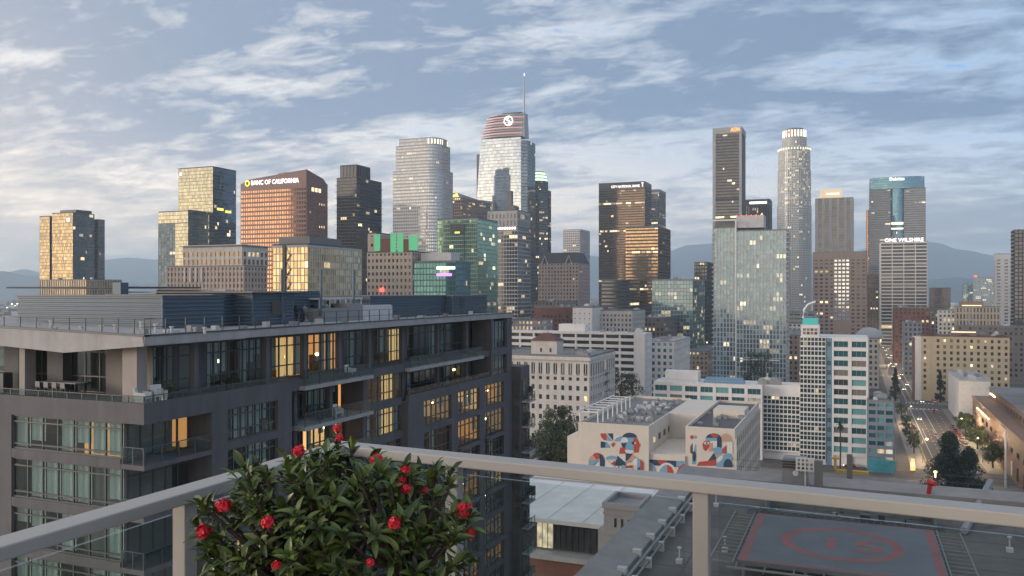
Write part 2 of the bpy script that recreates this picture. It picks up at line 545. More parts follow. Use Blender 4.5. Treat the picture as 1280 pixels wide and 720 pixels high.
glass_mat('g_amber', (0.56, 0.40, 0.24), 0.9, 0.07, tilt=0.004)
glass_mat('g_copper', (0.80, 0.47, 0.29), 0.92, 0.07, tilt=0.0044)
glass_mat('g_green', (0.34, 0.56, 0.42), 0.8, 0.06, tilt=0.0044)
glass_mat('g_teal', (0.10, 0.25, 0.28), 0.7, 0.07, tilt=0.0044)
glass_mat('g_resid', (0.20, 0.29, 0.35), 0.7, 0.08, strength=0.8, tilt=0.0055, blinds=0.16, blind=(0.34, 0.40, 0.44))
glass_mat('g_old', (0.07, 0.075, 0.08), 0.35, 0.12, tilt=0.0066, blinds=0.25, blind=(0.22, 0.20, 0.17))
glass_mat('g_aqua', (0.07, 0.22, 0.24), 0.6, 0.08, strength=0.6, tilt=0.0066, blinds=0.35, blind=(0.16, 0.40, 0.42))
plain_mat('sign_white', (0.8, 0.8, 0.8), 0.5, 0, (1.0, 0.97, 0.92), 1.05)
plain_mat('sign_warm', (0.8, 0.7, 0.5), 0.5, 0, (1.0, 0.74, 0.44), 0.7)
plain_mat('sign_gold', (0.5, 0.4, 0.25), 0.5, 0, (1.0, 0.78, 0.48), 0.32)
plain_mat('sign_orange', (0.8, 0.3, 0.1), 0.5, 0, (1.0, 0.36, 0.10), 1.3)
plain_mat('sign_red', (0.8, 0.1, 0.08), 0.5, 0, (1.0, 0.10, 0.07), 1.4)
plain_mat('sign_green', (0.10, 0.50, 0.26), 0.5, 0, (0.20, 1.0, 0.45), 0.10)
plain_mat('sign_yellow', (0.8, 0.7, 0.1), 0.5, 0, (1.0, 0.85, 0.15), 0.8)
plain_mat('sign_teal', (0.06, 0.36, 0.34), 0.5, 0, (0.10, 0.75, 0.72), 0.12)
plain_mat('sign_purple', (0.4, 0.2, 0.8), 0.5, 0, (0.45, 0.2, 1.0), 1.2)
plain_mat('crown_light', (0.8, 0.8, 0.7), 0.5, 0, (1.0, 0.88, 0.62), 0.8)
plain_mat('crown_green', (0.6, 0.8, 0.6), 0.5, 0, (0.66, 1.0, 0.62), 0.8)
plain_mat('lamp_glow', (1, 0.8, 0.5), 0.5, 0, (1.0, 0.70, 0.32), 9.0)
plain_mat('head_light', (1, 1, 0.9), 0.5, 0, (1.0, 0.90, 0.70), 7.0)
plain_mat('tail_light', (0.8, 0.05, 0.03), 0.5, 0, (1.0, 0.05, 0.03), 1.2)

# ------------------------------------------------------------------ ground, hills, streets
b = MB(); b.box(-15500, 7900, -600, 17600, GZ - 6, GZ); structure('ground', b, 'ground')


def ridge(name, prof, D, depth, seed, rough=1.0):
    """hill range: crest follows prof (column, row) at distance D, slopes fall towards the city and away"""
    b = MB(); b.smooth = True
    xa_, xb_ = max(prof[0][0], -120), min(prof[-1][0], 1420)
    xs = [xa_ + (xb_ - xa_) * i / 150.0 for i in range(151)]
    rows = 22
    grid = []
    for i, x in enumerate(xs):
        k = 0
        while k < len(prof) - 2 and x > prof[k + 1][0]:
            k += 1
        t = (x - prof[k][0]) / (prof[k + 1][0] - prof[k][0])
        t = t * t * (3 - 2 * t)
        y = prof[k][1] + (prof[k + 1][1] - prof[k][1]) * t
        h = zpx(y, D) - GZ
        colv = []
        for j in range(rows + 1):
            s = -1 + 2.0 * j / rows
            dd = D + s * depth
            p = P(x, HZ, dd)
            e = (1 - abs(s)) ** 0.8
            nz = mnoise.fractal(Vector((p.x * 0.0013 + seed, p.y * 0.0013, 0)), 1.0, 2.1, 6)
            nr = abs(mnoise.noise(Vector((p.x * 0.0044 + seed * 3, p.y * 0.0012, 4))))
            hh = h * e * (1 - 0.45 * nr * (1 - e) * 2) + nz * 26 * rough * (0.25 + 0.75 * min(1, abs(s) * 3)) * min(1, e * 3)
            colv.append((p.x, p.y, GZ - 2 + max(0, hh)))
        grid.append(colv)
    n0 = len(b.v)
    for c in grid:
        b.v += c
    for i in range(150):
        for j in range(rows):
            a = n0 + i * (rows + 1) + j
            b.f.append((a, a + rows + 1, a + rows + 2, a + 1)); b.m.append(0); b.c.append((0, .5, .5))
    return structure(name, b, 'hill')


ridge('hills', [(-500, 345), (-200, 338), (0, 341), (30, 336), (60, 342), (95, 333), (125, 325), (160, 322), (200, 324), (260, 334), (330, 336), (480, 345), (640, 348)], 11500, 2200, 1.0)
ridge('hills', [(-500, 352), (-120, 350), (0, 338), (40, 344), (110, 352), (200, 354), (400, 356)], 8200, 1100, 2.0)
ridge('mountains', [(560, 340), (660, 330), (740, 320), (790, 330), (830, 316), (862, 306), (900, 304), (960, 312), (1040, 320), (1100, 308), (1150, 301), (1170, 303), (1200, 312), (1260, 322), (1400, 330), (1700, 345)], 12000, 2300, 3.0)
ridge('hills', [(960, 362), (1100, 356), (1165, 349), (1195, 346), (1240, 352), (1330, 350), (1500, 356)], 7200, 900, 4.0)

# street plan: the avenue runs along +Y, cross streets along X
AX0, AX1 = 24.0, 43.5
b = MB(); b.quad((AX0, 322, GZ + 0.004), (AX1, 322, GZ + 0.004), (AX1, 2600, GZ + 0.004), (AX0, 2600, GZ + 0.004)); structure('road', b, 'asphalt')
for (y0, y1) in ((322, 340), (520, 536), (760, 776), (1010, 1026), (1300, 1316)):
    b = MB()
    b.quad((-900, y0, GZ + 0.008), (AX0, y0, GZ + 0.008), (AX0, y1, GZ + 0.008), (-900, y1, GZ + 0.008))
    b.quad((AX1, y0, GZ + 0.008), (900, y0, GZ + 0.008), (900, y1, GZ + 0.008), (AX1, y1, GZ + 0.008))
    structure('road', b, 'asphalt')
# markings
b = MB(); zm = GZ + 0.016
def stripe(x0, y0, x1, y1): b.quad((x0, y0, zm), (x1, y0, zm), (x1, y1, zm), (x0, y1, zm))
for x in (27.6, 34.0):
    stripe(x - 0.12, 342, x + 0.12, 516)
for x in (31.0, 37.2, 40.4):
    y = 342
    while y < 1000:
        if not 518 < y < 540:
            stripe(x - 0.1, y, x + 0.1, y + 3)
        y += 9
for y0 in (513.5, 539.0, 341.5):
    for x in range(25, 43, 2):
        stripe(x - 0.5, y0, x + 0.5, y0 + 3.5)
for x in (27.6, 34.0):
    stripe(x - 0.12, 545, x + 0.12, 750)
stripe(25, 511, 43, 511.6)
for (x0, x1, y0, y1) in ((28.8, 29.0, 405, 440), (33.2, 33.4, 405, 440), (28.8, 33.4, 405, 405.3), (28.8, 33.4, 440, 440.3)):
    stripe(x0, y0, x1, y1)
structure('road_markings', b, 'paint_white')
b = MB()
for x in (30.2, 30.6):
    stripe(x - 0.08, 545, x + 0.08, 755)
stripe(24.8, 342, 25.0, 516)
structure('road_markings', b, 'paint_yellow')
# pavements, real kerb steps
for (x0, x1, y0, y1) in ((18.6, AX0, 340.4, 519.5), (AX1, 49.4, 340.4, 519.5), (18.6, AX0, 536.5, 759.5), (AX1, 49, 536.5, 759.5), (-300, 60, 300, 321.6), (18.6, AX0, 776.5, 1009.5), (AX1, 49, 776.5, 1009.5)):
    b = MB(); b.box(x0, x1, y0, y1, GZ - 0.5, GZ + 0.13); structure('pavement', b, 'concrete_walk')


def simple(name, label, xl, xc, xr, ytop, D, wall, glass, cat='building', yb=None, roof='roof_grey', group=None, units=3, **st):
    x0, x1, y0, y1 = rect_px(xl, xc, xr, D)
    z1 = zpx(ytop, D)
    t = Tower(name, label, cat, group)
    t.tier(rect(x0, x1, y0, y1), GZ if yb is None else zpx(yb, D), z1, **st)
    r = t.done(wall, glass, roof)
    if units:
        roof_kit(r, x0, x1, y0, y1, z1, int(xc * 7 + ytop), units)
    return r, (x0, x1, y0, y1, z1)


def offset_pt(p, dy): return (p[0], p[1] - dy, p[2])


# ------------------------------------------------------------------ skyline, west to east
# 1 gold hotel tower with folded wings
D = 900.0
def xat(x, Y): return on_Y(x, Y)[1]
c0 = P(91, HZ, D); Y0 = c0.y
t = Tower('hotel_tower', 'gold mirrored glass tower with folded side wings and notched roofline', 'tower')
zt = zpx(266, D)
yE1 = on_X(118, c0.x)[1]; yE2 = on_X(130, c0.x)[1]
yE1 = min(yE1, Y0 + 40); yE2 = min(yE2, Y0 + 62)
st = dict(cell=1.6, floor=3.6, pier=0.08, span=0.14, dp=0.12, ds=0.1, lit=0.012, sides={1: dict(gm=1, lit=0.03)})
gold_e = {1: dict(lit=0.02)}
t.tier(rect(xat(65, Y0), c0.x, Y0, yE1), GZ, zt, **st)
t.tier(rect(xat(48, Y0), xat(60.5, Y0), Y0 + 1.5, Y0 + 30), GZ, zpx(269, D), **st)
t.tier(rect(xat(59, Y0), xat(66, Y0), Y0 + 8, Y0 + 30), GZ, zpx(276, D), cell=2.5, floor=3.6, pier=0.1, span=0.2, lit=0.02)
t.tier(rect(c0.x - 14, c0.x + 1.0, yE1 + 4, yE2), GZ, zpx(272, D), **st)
r = t.done('metal_bronze', ['g_gold', 'g_dark_reflect'], 'roof_dark')
part_box('roof_penthouse', r, 'metal_dark', xat(70, Y0), c0.x - 1, Y0 + 5, Y0 + 25, zt, zt + 4)
b = MB(); b.box(xat(84, Y0), xat(87, Y0), Y0 - 0.5, Y0 - 0.14, zt - 9, zt - 5.5); b.build('sign_emblem', 'sign_white', r)
simple('podium_block', 'low gold columned block at the foot of the gold hotel tower', 50, 108, 152, 350, 840, 'stone_warm', 'g_gold', cell=3.2, floor=9, pier=0.35, span=0.2, dp=0.6, lit=0.02, units=2)

# 2 stepped glass hotel with slanted wedge
D = 850.0; c0 = P(266, HZ, D); Y0 = c0.y
t = Tower('glass_hotel', 'stepped glass hotel tinted with pale gold and blue reflections, slanted lower wedge', 'tower')
st = dict(cell=1.7, floor=3.5, pier=0.07, span=0.12, dp=0.12, ds=0.1, lit=0.006, sides={1: dict(gm=1, lit=0.02)})
t.tier(rect(xat(223, Y0), c0.x, Y0, min(on_X(295, c0.x)[1], Y0 + 62)), GZ, zpx(208.5, D), **st)
Yb = Y0 - 26
cB = xat(235, Yb)
zs_ = zpx(279, D - 20)
t.tier(rect(xat(198, Yb), xat(219, Yb), Yb, Y0 - 0.3), GZ, zs_, cell=3.4, floor=3.5, pier=0.12, span=0.2, dp=0.2, ds=0.1, lit=0.01, gm=1)  # dark reflection on this strip put in by the darker glass
t.tier(rect(xat(219, Yb) + 0.02, cB, Yb, Y0 - 0.3), GZ, zs_, **st)
t.tier(rect(xat(198, Yb), cB, Yb, Y0 - 0.3), zs_, zpx(264, D - 20), **st)
t.tier(rect(c0.x - 8, c0.x + 6, Y0 - 12, Y0 - 0.4), GZ, zpx(270, D), **st)
r = t.done('metal_mid', ['g_pale', 'g_dark_reflect'], 'roof_dark')
b = MB()   # wedge between the two blocks, its roof falling to the east
za, zb = zpx(262, D - 20), zpx(269, D)
xw = cB; xe = c0.x - 8.3
wb = [(xw, Yb + 0.4), (xw + 0.5, Yb), (xe, Y0 - 12), (xe, Y0 - 0.5), (xw, Y0 - 0.5)]
m = MB(); fr2 = MB()
facade(m, fr2, (xw + 0.5, Yb), (xe, Y0 - 12), GZ, zb, 18, 22, pier=0.07, span=0.12, dp=0.1, ds=0.08, lit=0.02)
m.build('wedge_glass', 'g_dark_reflect', r, 'stuff'); fr2.build('wedge_frame', 'metal_mid', r, 'stuff')
k = [(xw, Y0 - 0.5), (xw, Yb), (xw + 0.5, Yb + 0.02), (xe, Y0 - 11.98), (xe, Y0 - 0.5)]
b.poly([(xw + 0.5, Yb + 0.05, zb), (xe, Y0 - 11.95, zb), (xw + 0.5, Yb + 0.05, za)])
b.poly([(xw + 0.5, Yb + 0.05, za), (xe, Y0 - 11.95, zb), (xe, Y0 - 0.5, zb), (xw + 0.5, Y0 - 0.5, za)])
b.build('wedge_roof', 'metal_mid', r)
b = MB()
xe2 = c0.x + 0.18
for i, (py_, w) in enumerate(((259, 9), (261, 8))):
    yy = Y0 + 6 + i * 12
    b.box(xe2, xe2 + 0.4, yy, yy + w, zpx(py_ + 3, D), zpx(py_, D))
b.build('sign_lettering', 'sign_yellow', r)
b = MB(); b.box(xat(225, Y0), xat(227, Y0), Y0 - 0.5, Y0 - 0.15, zpx(217, D), zpx(213, D)); b.build('sign_emblem', 'sign_white', r)

# 3 pink-white classical block
D = 470.0
r, (x0, x1, y0, y1, z1) = simple('residential_block', 'pink and white classical apartment block with stepped terraces', 209, 305, 333, 333, D, 'pink_beige', 'g_old', cell=2.6, floor=3.3, pier=0.5, span=0.4, dp=0.4, lit=0.02, units=0)
t = Tower('x', 'x'); Yp = y0 + 3
t.tier(rect(xat(229, Yp), xat(303, Yp), Yp, Yp + 22), z1 - 0.3, zpx(308, D), cell=3.4, floor=4.5, pier=0.4, span=0.35, lit=0.03, cap=2.2, gm=0)
t.core.build('penthouse_wall', 'stone_pale', r); t.fr.build('penthouse_frame', 'stone_pale', r, 'stuff'); t.gl.build('penthouse_windows', 'g_bronze', r, 'stuff'); t.roofs[0].build('roof', 'stone_grey', r)
b = MB(); b.box(xat(226, Yp), xat(306, Yp), Yp - 2, Yp + 24, zpx(308, D) + 0.9, zpx(305, D)); b.build('cornice', 'stone_pale', r)
for i in range(4):
    x = xat(231 + i * 7, y0); b = MB(); b.box(x, x + 1.2, y0 - 1.0, y0 - 0.45, zpx(352, D), zpx(334, D)); b.build('pilaster', 'stone_pale', r)

# 4 red granite bank tower
D = 720.0; c0 = P(383, HZ, D); Y0 = c0.y
t = Tower('office_tower', 'red granite office tower with copper glass bands and glowing bank lettering', 'tower')
xW = xat(301, Y0); yN = min(on_X(409, c0.x)[1], Y0 + 60)
t.tier(rect(xW, c0.x, Y0, yN), GZ, zpx(226, D), cell=2.6, floor=4.0, pier=0.26, span=0.38, dp=0.22, ds=0.25, lit=0.0, cap=5.5,
       sides={1: dict(cell=3.4, pier=0.55, span=0.5, lit=0.02, dp=0.5)})
r = t.done('granite_red', 'g_copper', 'granite_red')
b = MB()
za, zb, zc = zpx(226, D), zpx(219, D), zpx(213, D)
ring = [(xW, Y0), (c0.x, Y0), (c0.x, yN), (xW, yN)]
b.hexa([(xW, Y0, za), (c0.x, Y0, za), (c0.x, yN, za), (xW, yN, za), (xW + 4, Y0 + 5, zb), (c0.x, Y0 + 0.1, zc + 1), (c0.x, yN - 6, zb), (xW + 4, yN - 5, zb)])
b.build('sloped_crown', 'granite_red', r)
b = MB(); pts = [(xat(345, Y0) + 13 * math.cos(a * math.pi / 8), Y0 + 24 + 13 * math.sin(a * math.pi / 8)) for a in range(16)]
b.prism(pts, zb - 3, zpx(211, D)); b.build('roof_drum', 'granite_red', r)
lettering('BANC OF CALIFORNIA', r, (xat(314.5, Y0), Y0 - 0.9, zpx(227.5, D)), (1, 0, 0), 5.6, 'sign_white', width=xat(374, Y0) - xat(314.5, Y0))
b = MB(); b.tube([(xat(310, Y0) + 2.1 * math.cos(a * math.pi / 6), Y0 - 0.9, zpx(225, D) + 2.3 * math.sin(a * math.pi / 6)) for a in range(13)], 0.55, 5, cap=False); b.build('sign_emblem', 'sign_yellow', r)
b = MB()
for i in range(3): b.box(c0.x + 0.55, c0.x + 0.8, yN - 24 + i * 5, yN - 20.5 + i * 5, zpx(238, D), zpx(233, D))
b.build('lit_window', 'sign_warm', r)

# 5 low golden glass block with grey cap
D = 400.0; c0 = P(385, HZ, D); Y0 = c0.y
t = Tower('office_block', 'low office block with white framed gold glass front and grey cap', 'building')
yN = min(on_X(452, c0.x)[1], Y0 + 52)
t.tier(rect(xat(341, Y0), c0.x, Y0, yN), GZ, zpx(306, D), cell=2.1, floor=3.4, pier=0.09, span=0.14, dp=0.18, lit=0.02, cap=1.0, sides={1: dict(lit=0.03, litrow=0.12, cell=1.8, span=0.2)})
r = t.done('metal_light', 'g_gold', 'roof_dark')
part_box('roof_screen', r, 'metal_mid', xat(345, Y0), c0.x - 0.5, Y0 + 2, yN - 18, zpx(306, D) + 0.9, zpx(295, D))
b = MB(); xx = xat(354, Y0); b.box(xx, xx + 1.7, Y0 - 0.7, Y0 - 0.19, zpx(368, D), zpx(306, D)); b.build('dark_pier', 'metal_dark', r)
b = MB()
for i in range(3):
    xa = xat(357, Y0); z_a = zpx(308 + i * 18, D)
    b.tube([(xa, Y0 - 0.5, z_a), (xa + 3, Y0 - 0.5, z_a - 4), (xa + 1.2, Y0 - 0.5, z_a - 6.8)], 0.3, 4)
b.build('branching_brace', 'metal_bronze', r)

# 6 dark residential tower with balconies
D = 800.0; c0 = P(446, HZ, D); Y0 = c0.y
t = Tower('residential_tower', 'dark stepped residential tower with thin balcony slabs', 'tower')
st = dict(cell=2.2, floor=3.1, pier=0.1, span=0.16, dp=0.2, lit=0.035)
xW = xat(421, Y0); yN = min(on_X(478, c0.x)[1], Y0 + 45)
t.tier(rect(xW, c0.x, Y0, yN), GZ, zpx(222, D), **st)
t.tier(rect(xat(424, Y0), c0.x - 1.5, Y0 + 2, Y0 + 26), zpx(222, D) - 1, zpx(206, D), cell=4, floor=12, pier=0.1, span=0.1, lit=0)
r = t.done('metal_dark', 'g_dark', 'roof_dark')
for j in range(0, 62, 2):
    z = GZ + 30 + j * 3.1
    if z > zpx(224, D): break
    b = MB(); b.box(c0.x - 1.5, c0.x + 1.6, Y0 - 1.4, Y0 + 3.5, z, z + 0.25); b.build('balcony_slab', 'metal_mid', r)
    b = MB(); b.box(c0.x - 1.5, c0.x + 1.6, yN - 6, yN + 0.5, z, z + 0.25); b.build('balcony_slab', 'metal_mid', r)
    b = MB(); b.box(xW - 1.5, xW + 1, Y0 - 1.4, Y0 + 2, z, z + 0.25); b.build('balcony_slab', 'metal_mid', r)

# 7 pale grid tower with rounded corner and lit crown
D = 1000.0; c0 = P(541, HZ, D); Y0 = c0.y
t = Tower('office_tower', 'pale grey stone grid tower with rounded corner and lit crown', 'tower')
def rounded(x0, x1, y0, y1, rad, n=6):
    return [(x0, y0), (x1 - rad, y0)] + [(x1 - rad + rad * math.sin(a * math.pi / 2 / n), y0 + rad - rad * math.cos(a * math.pi / 2 / n)) for a in range(1, n)] + [(x1, y0 + rad), (x1, y1), (x0, y1)]
st = dict(floor=4.0, pier=0.42, span=0.42, dp=0.4, ds=0.35, lit=0.018, cell=2.5)
t.tier(rounded(xat(488, Y0), xat(549, Y0), Y0, Y0 + 40, 18), GZ, zpx(290, D), **st)
t.tier(rounded(xat(491, Y0), xat(548, Y0), Y0 + 0.5, Y0 + 38, 17), zpx(290, D) - 1, zpx(212, D), **st)
t.tier(rounded(xat(494, Y0), xat(546, Y0), Y0 + 2, Y0 + 35, 16), zpx(212, D) - 1, zpx(180, D), litrow=0.04, **st)
t.tier(rounded(xat(497, Y0), xat(544, Y0), Y0 + 4, Y0 + 32, 15), zpx(180, D) - 1, zpx(171, D), **st)
r = t.done('stone_pale', 'g_silver', 'stone_grey')
b = MB()
pts = rounded(xat(497, Y0), xat(544, Y0), Y0 + 4, Y0 + 32, 15)
for i in range(2, 9):
    p = pts[min(i, len(pts) - 1)]
    b.box(p[0] - 0.5, p[0] + 0.9, p[1] - 1.2, p[1] - 0.7, zpx(178, D), zpx(172, D))
b.build('crown_light', 'crown_light', r)

# 8 small brown tower with yellow gable
D = 1090.0
r, (x0, x1, y0, y1, z1) = simple('office_tower', 'short brown office tower with yellow lit sloping roof', 561, 578, 606, 247, D, 'brown_concrete', 'g_bronze', 'tower', cell=3.0, floor=4.0, pier=0.3, span=0.4, lit=0.12, units=0)
b = MB(); b.hexa([(x0, y0, z1 + .8), (x1, y0, z1 + .8), (x1, y1, z1 + .8), (x0, y1, z1 + .8), (x0 + 3, y0 + 3, z1 + 7), (x1 - 9, y0 + 3, z1 + 7), (x1 - 4, y1 - 8, z1 + 3), (x0 + 3, y1 - 8, z1 + 3)]); b.build('sloped_roof', 'brown_concrete', r)
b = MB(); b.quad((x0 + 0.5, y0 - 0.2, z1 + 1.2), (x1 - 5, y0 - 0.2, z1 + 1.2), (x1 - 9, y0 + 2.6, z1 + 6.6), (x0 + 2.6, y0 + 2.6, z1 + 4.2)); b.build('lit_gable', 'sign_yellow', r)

# 9 tall sail tower with spire
def sail_tower():
    D = 1130.0; Yc = P(622, HZ, D).y
    root = thing('sail_tower', 'tall silver curved glass tower with sail crown and thin spire', 'skyscraper', (P(622, HZ, D).x, Yc, GZ))
    gl, fr = MB(), MB()
    # front face: bowed in plan, edges lean inwards with height
    def edge(z):                               # left and right columns at a height
        y = HZ - z * F / D
        t_ = min(1.0, max(0.0, (z - GZ) / (zpx(168, D) - GZ)))
        xl = 588.5 + (598 - 588.5) * t_ ** 2.2
        return xl, 648.0
    nz, nx = 62, 22
    zt = zpx(171, D)
    def pt(i, z, k=0.0):
        xl, xr = edge(z)
        s = i / nx
        X = on_Y(xl + (xr - xl) * s, Yc)[1]
        bow = 2.6 * (1 - (2 * s - 1) ** 2)
        return (X, Yc + 9 - bow - k, z)
    for j in range(nz):
        z0, z1 = GZ + (zt - GZ) * j / nz, GZ + (zt - GZ) * (j + 1) / nz
        for i in range(nx):
            l = 0.12 if random.random() < 0.012 else 0
            gl.quad(pt(i, z0), pt(i + 1, z0), pt(i + 1, z1), pt(i, z1), 0, (l, random.random(), random.random()))
            fr.quad(pt(i, z0, 0.25), pt(i + 1, z0, 0.25), pt(i + 1, z0 + 0.45, 0.25), pt(i, z0 + 0.45, 0.25))
    gl.build('curved_glass_front', 'g_silver', root, 'stuff'); fr.build('floor_bands', 'metal_light', root, 'stuff')
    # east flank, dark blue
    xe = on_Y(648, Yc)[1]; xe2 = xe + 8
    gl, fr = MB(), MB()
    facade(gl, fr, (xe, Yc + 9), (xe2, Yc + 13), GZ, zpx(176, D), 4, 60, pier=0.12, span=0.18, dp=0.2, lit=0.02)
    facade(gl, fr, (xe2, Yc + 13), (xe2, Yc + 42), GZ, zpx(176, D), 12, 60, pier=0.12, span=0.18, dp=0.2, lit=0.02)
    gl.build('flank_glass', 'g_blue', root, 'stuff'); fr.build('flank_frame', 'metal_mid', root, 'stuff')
    b = MB()
    b.prism([(on_Y(592, Yc)[1], Yc + 10), (xe - .2, Yc + 9.6), (xe2 - .4, Yc + 13.6), (xe2 - .4, Yc + 41.6), (on_Y(592, Yc)[1], Yc + 41)], GZ, zt - 20)
    b.build('wall', 'metal_mid', root)
    # crown: stacked curved louvre bands under a rising sail line
    for j in range(9):
        z0 = zt + j * 3.55; t_ = j / 8.0
        xl = 598.5 + 9 * t_ ** 1.8; xr = 652.5
        top = zpx(140, D)
        b = MB(); n = 12
        for i in range(n):
            def q(ii, z, off):
                s = ii / n; X = on_Y(xl + (xr - xl) * s, Yc)[1]
                return (X, Yc + 8 - 7.5 * (1 - (2 * s - 1) ** 2) + off, z)
            b.hexa([q(i, z0, -0.6), q(i + 1, z0, -0.6), q(i + 1, z0, 1.6), q(i, z0, 1.6), q(i, z0 + 1.5, -0.6), q(i + 1, z0 + 1.5, -0.6), q(i + 1, z0 + 1.5, 1.6), q(i, z0 + 1.5, 1.6)])
        b.build('crown_louvre', 'crown_red' if j % 2 else 'metal_light', root)
    b = MB(); xa, xb = on_Y(601, Yc)[1], on_Y(651, Yc)[1]
    b.hexa([(xa, Yc + 6, zt), (xb, Yc + 6, zt), (xb, Yc + 30, zt), (xa, Yc + 30, zt), (xa + 8, Yc + 6.5, zpx(145, D)), (xb, Yc + 6.5, zpx(141, D)), (xb, Yc + 26, zpx(141, D)), (xa + 8, Yc + 26, zpx(145, D))])
    b.build('crown_core', 'metal_light', root)
    b = MB(); zc = zpx(142, D)
    b.box(on_Y(611, Yc)[1], on_Y(632, Yc)[1], Yc + 6, Yc + 9, zpx(145, D), zpx(144, D)); b.box(on_Y(626, Yc)[1], on_Y(650, Yc)[1], Yc + 6, Yc + 9, zpx(142.5, D), zpx(141, D))
    b.build('crown_deck', 'metal_dark', root)
    b = MB(); X = on_Y(652.6, Yc)[1]; b.tube([(X, Yc + 8, zpx(172, D)), (X, Yc + 8, zpx(140, D)), (X, Yc + 8, zpx(96, D))], [1.5, 1.1, 0.45], 8); b.build('spire', 'metal_light', root)
    b = MB(); b.tube([(X, Yc + 8, zpx(96, D)), (X, Yc + 8, zpx(93, D))], [0.7, 0.5], 8); b.build('spire_beacon', 'sign_white', root)
    cx, cz = on_Y(636, Yc)[1], zpx(152.5, D); rr = 6.0
    b = MB(); b.tube([(cx + rr * math.cos(a * math.pi / 12), Yc - 1.6, cz + rr * math.sin(a * math.pi / 12)) for a in range(25)], 0.75, 6, cap=False)
    b.tube([(cx + 3.6 * math.sin(a * math.pi / 5) * (1 - a / 20), Yc - 1.6, cz - 4 + a * 0.8) for a in range(11)], 0.8, 5); b.build('sign_emblem', 'sign_white', root)
plain_mat('crown_red', (0.5, 0.28, 0.28), 0.5, 0, (1.0, 0.55, 0.55), 0.22)
sail_tower()

# 10 dark octagonal tower with green crown
D = 1250.0; c0 = P(668, HZ, D)
def ngon(cx, cy_, r_, n, rot=0.0): return [(cx + r_ * math.cos(2 * math.pi * i / n + rot), cy_ + r_ * math.sin(2 * math.pi * i / n + rot)) for i in range(n)]
t = Tower('office_tower', 'dark octagonal tower with pale green lit crown', 'tower')
rad = 15.5 * D / F
st = dict(cell=2.6, floor=3.9, pier=0.25, span=0.3, dp=0.25, lit=0.10)
t.tier(ngon(c0.x, c0.y + rad, rad, 8, math.pi / 8), GZ, zpx(238, D), **st)
t.tier(ngon(c0.x - 2, c0.y + rad, rad * 0.86, 8, math.pi / 8), zpx(238, D) - 1, zpx(226, D), **st)
r = t.done('metal_dark', 'g_dark', 'roof_dark')
for j, (k, ya, yb_) in enumerate(((0.80, 226, 222.5), (0.74, 221.5, 218.5), (0.62, 217.5, 214.5))):
    b = MB(); b.prism(ngon(c0.x - 2, c0.y + rad, rad * k, 24), zpx(ya, D), zpx(yb_, D)); b.build('crown_ring', 'crown_green', r)
    b = MB(); b.prism(ngon(c0.x - 2, c0.y + rad, rad * k - 0.8, 24), zpx(yb_, D), zpx(yb_ - 1.2, D)); b.build('crown_ledge', 'metal_mid', r)

# 11 green glass block with dark inset
D = 600.0; c0 = P(597, HZ, D); Y0 = c0.y
t = Tower('office_block', 'green glass block with a dark inset window near its top', 'building')
yN = min(on_X(622, c0.x)[1], Y0 + 45)
t.tier(rect(xat(547, Y0), c0.x, Y0, yN), GZ, zpx(273, D), cell=1.6, floor=3.0, pier=0.06, span=0.2, dp=0.12, ds=0.14, lit=0.012, cap=0.8, sides={1: dict(lit=0.08)})
r = t.done('mullion_green', 'g_green', 'roof_dark')
b = MB(); b.box(xat(563, Y0), xat(581, Y0), Y0 - 0.6, Y0 - 0.2, zpx(291, D), zpx(279, D)); b.build('dark_inset', 'metal_dark', r)
b = MB(); b.box(xat(569, Y0), xat(575, Y0), Y0 - 0.75, Y0 - 0.61, zpx(291, D), zpx(289, D)); b.build('inset_lamp', 'sign_yellow', r)
b = MB(); b.box(xat(580, Y0), xat(580.8, Y0), Y0 - 0.4, Y0 - 0.15, zpx(322, D), zpx(291, D)); b.build('dark_rail', 'metal_dark', r)

# 12 beige and green entertainment block, dark glass block in front
D = 520.0; c0 = P(468, HZ, D); Y0 = c0.y
t = Tower('theatre_block', 'beige and brick block topped by tall green banner screens', 'building')
t.tier(rect(xat(459, Y0), xat(515, Y0), Y0, Y0 + 30), GZ, zpx(316, D), cell=3, floor=4, pier=0.5, span=0.5, lit=0.02)
t.tier(rect(xat(459.5, Y0), xat(470, Y0), Y0 + 0.5, Y0 + 18), zpx(316, D) - 0.5, zpx(292, D), cell=5, floor=5, pier=0.7, span=0.7, lit=0)
r = t.done('stone_warm', 'g_old', 'roof_dark')
for (xa, xb, ya, yb_) in ((469, 476, 293, 314), (489, 496, 293, 316), (498, 505, 293, 316), (512, 523, 296, 314)):
    b = MB(); b.box(xat(xa, Y0), xat(xb, Y0), Y0 - 1.0, Y0 - 0.5, zpx(yb_, D), zpx(ya, D)); o = b.build('banner_screen', 'sign_green', r)
for (xa, xb, ya, yb_) in ((477, 488, 299, 316), (505, 512, 300, 316)):
    b = MB(); b.box(xat(xa, Y0), xat(xb, Y0), Y0 - 0.6, Y0 + 4, zpx(yb_, D), zpx(ya, D)); b.build('brick_block', 'brick_red', r)
b = MB(); b.cyl(xat(476.5, Y0) + 1, Y0 - 0.8, zpx(365, D), zpx(360, D), 1.3, n=14); b.build('round_sign', 'sign_red', r)
D = 500.0; c0 = P(570, HZ, D); Y0 = c0.y
t = Tower('glass_block', 'dark teal glass block with purple and white sign panels', 'building')
t.tier(rect(xat(478, Y0), c0.x, Y0, Y0 + 20), GZ, zpx(327, D), cell=2.2, floor=3.6, pier=0.1, span=0.18, dp=0.15, lit=0.05, cap=0.6)
r = t.done('mullion_teal', 'g_teal', 'roof_grey')
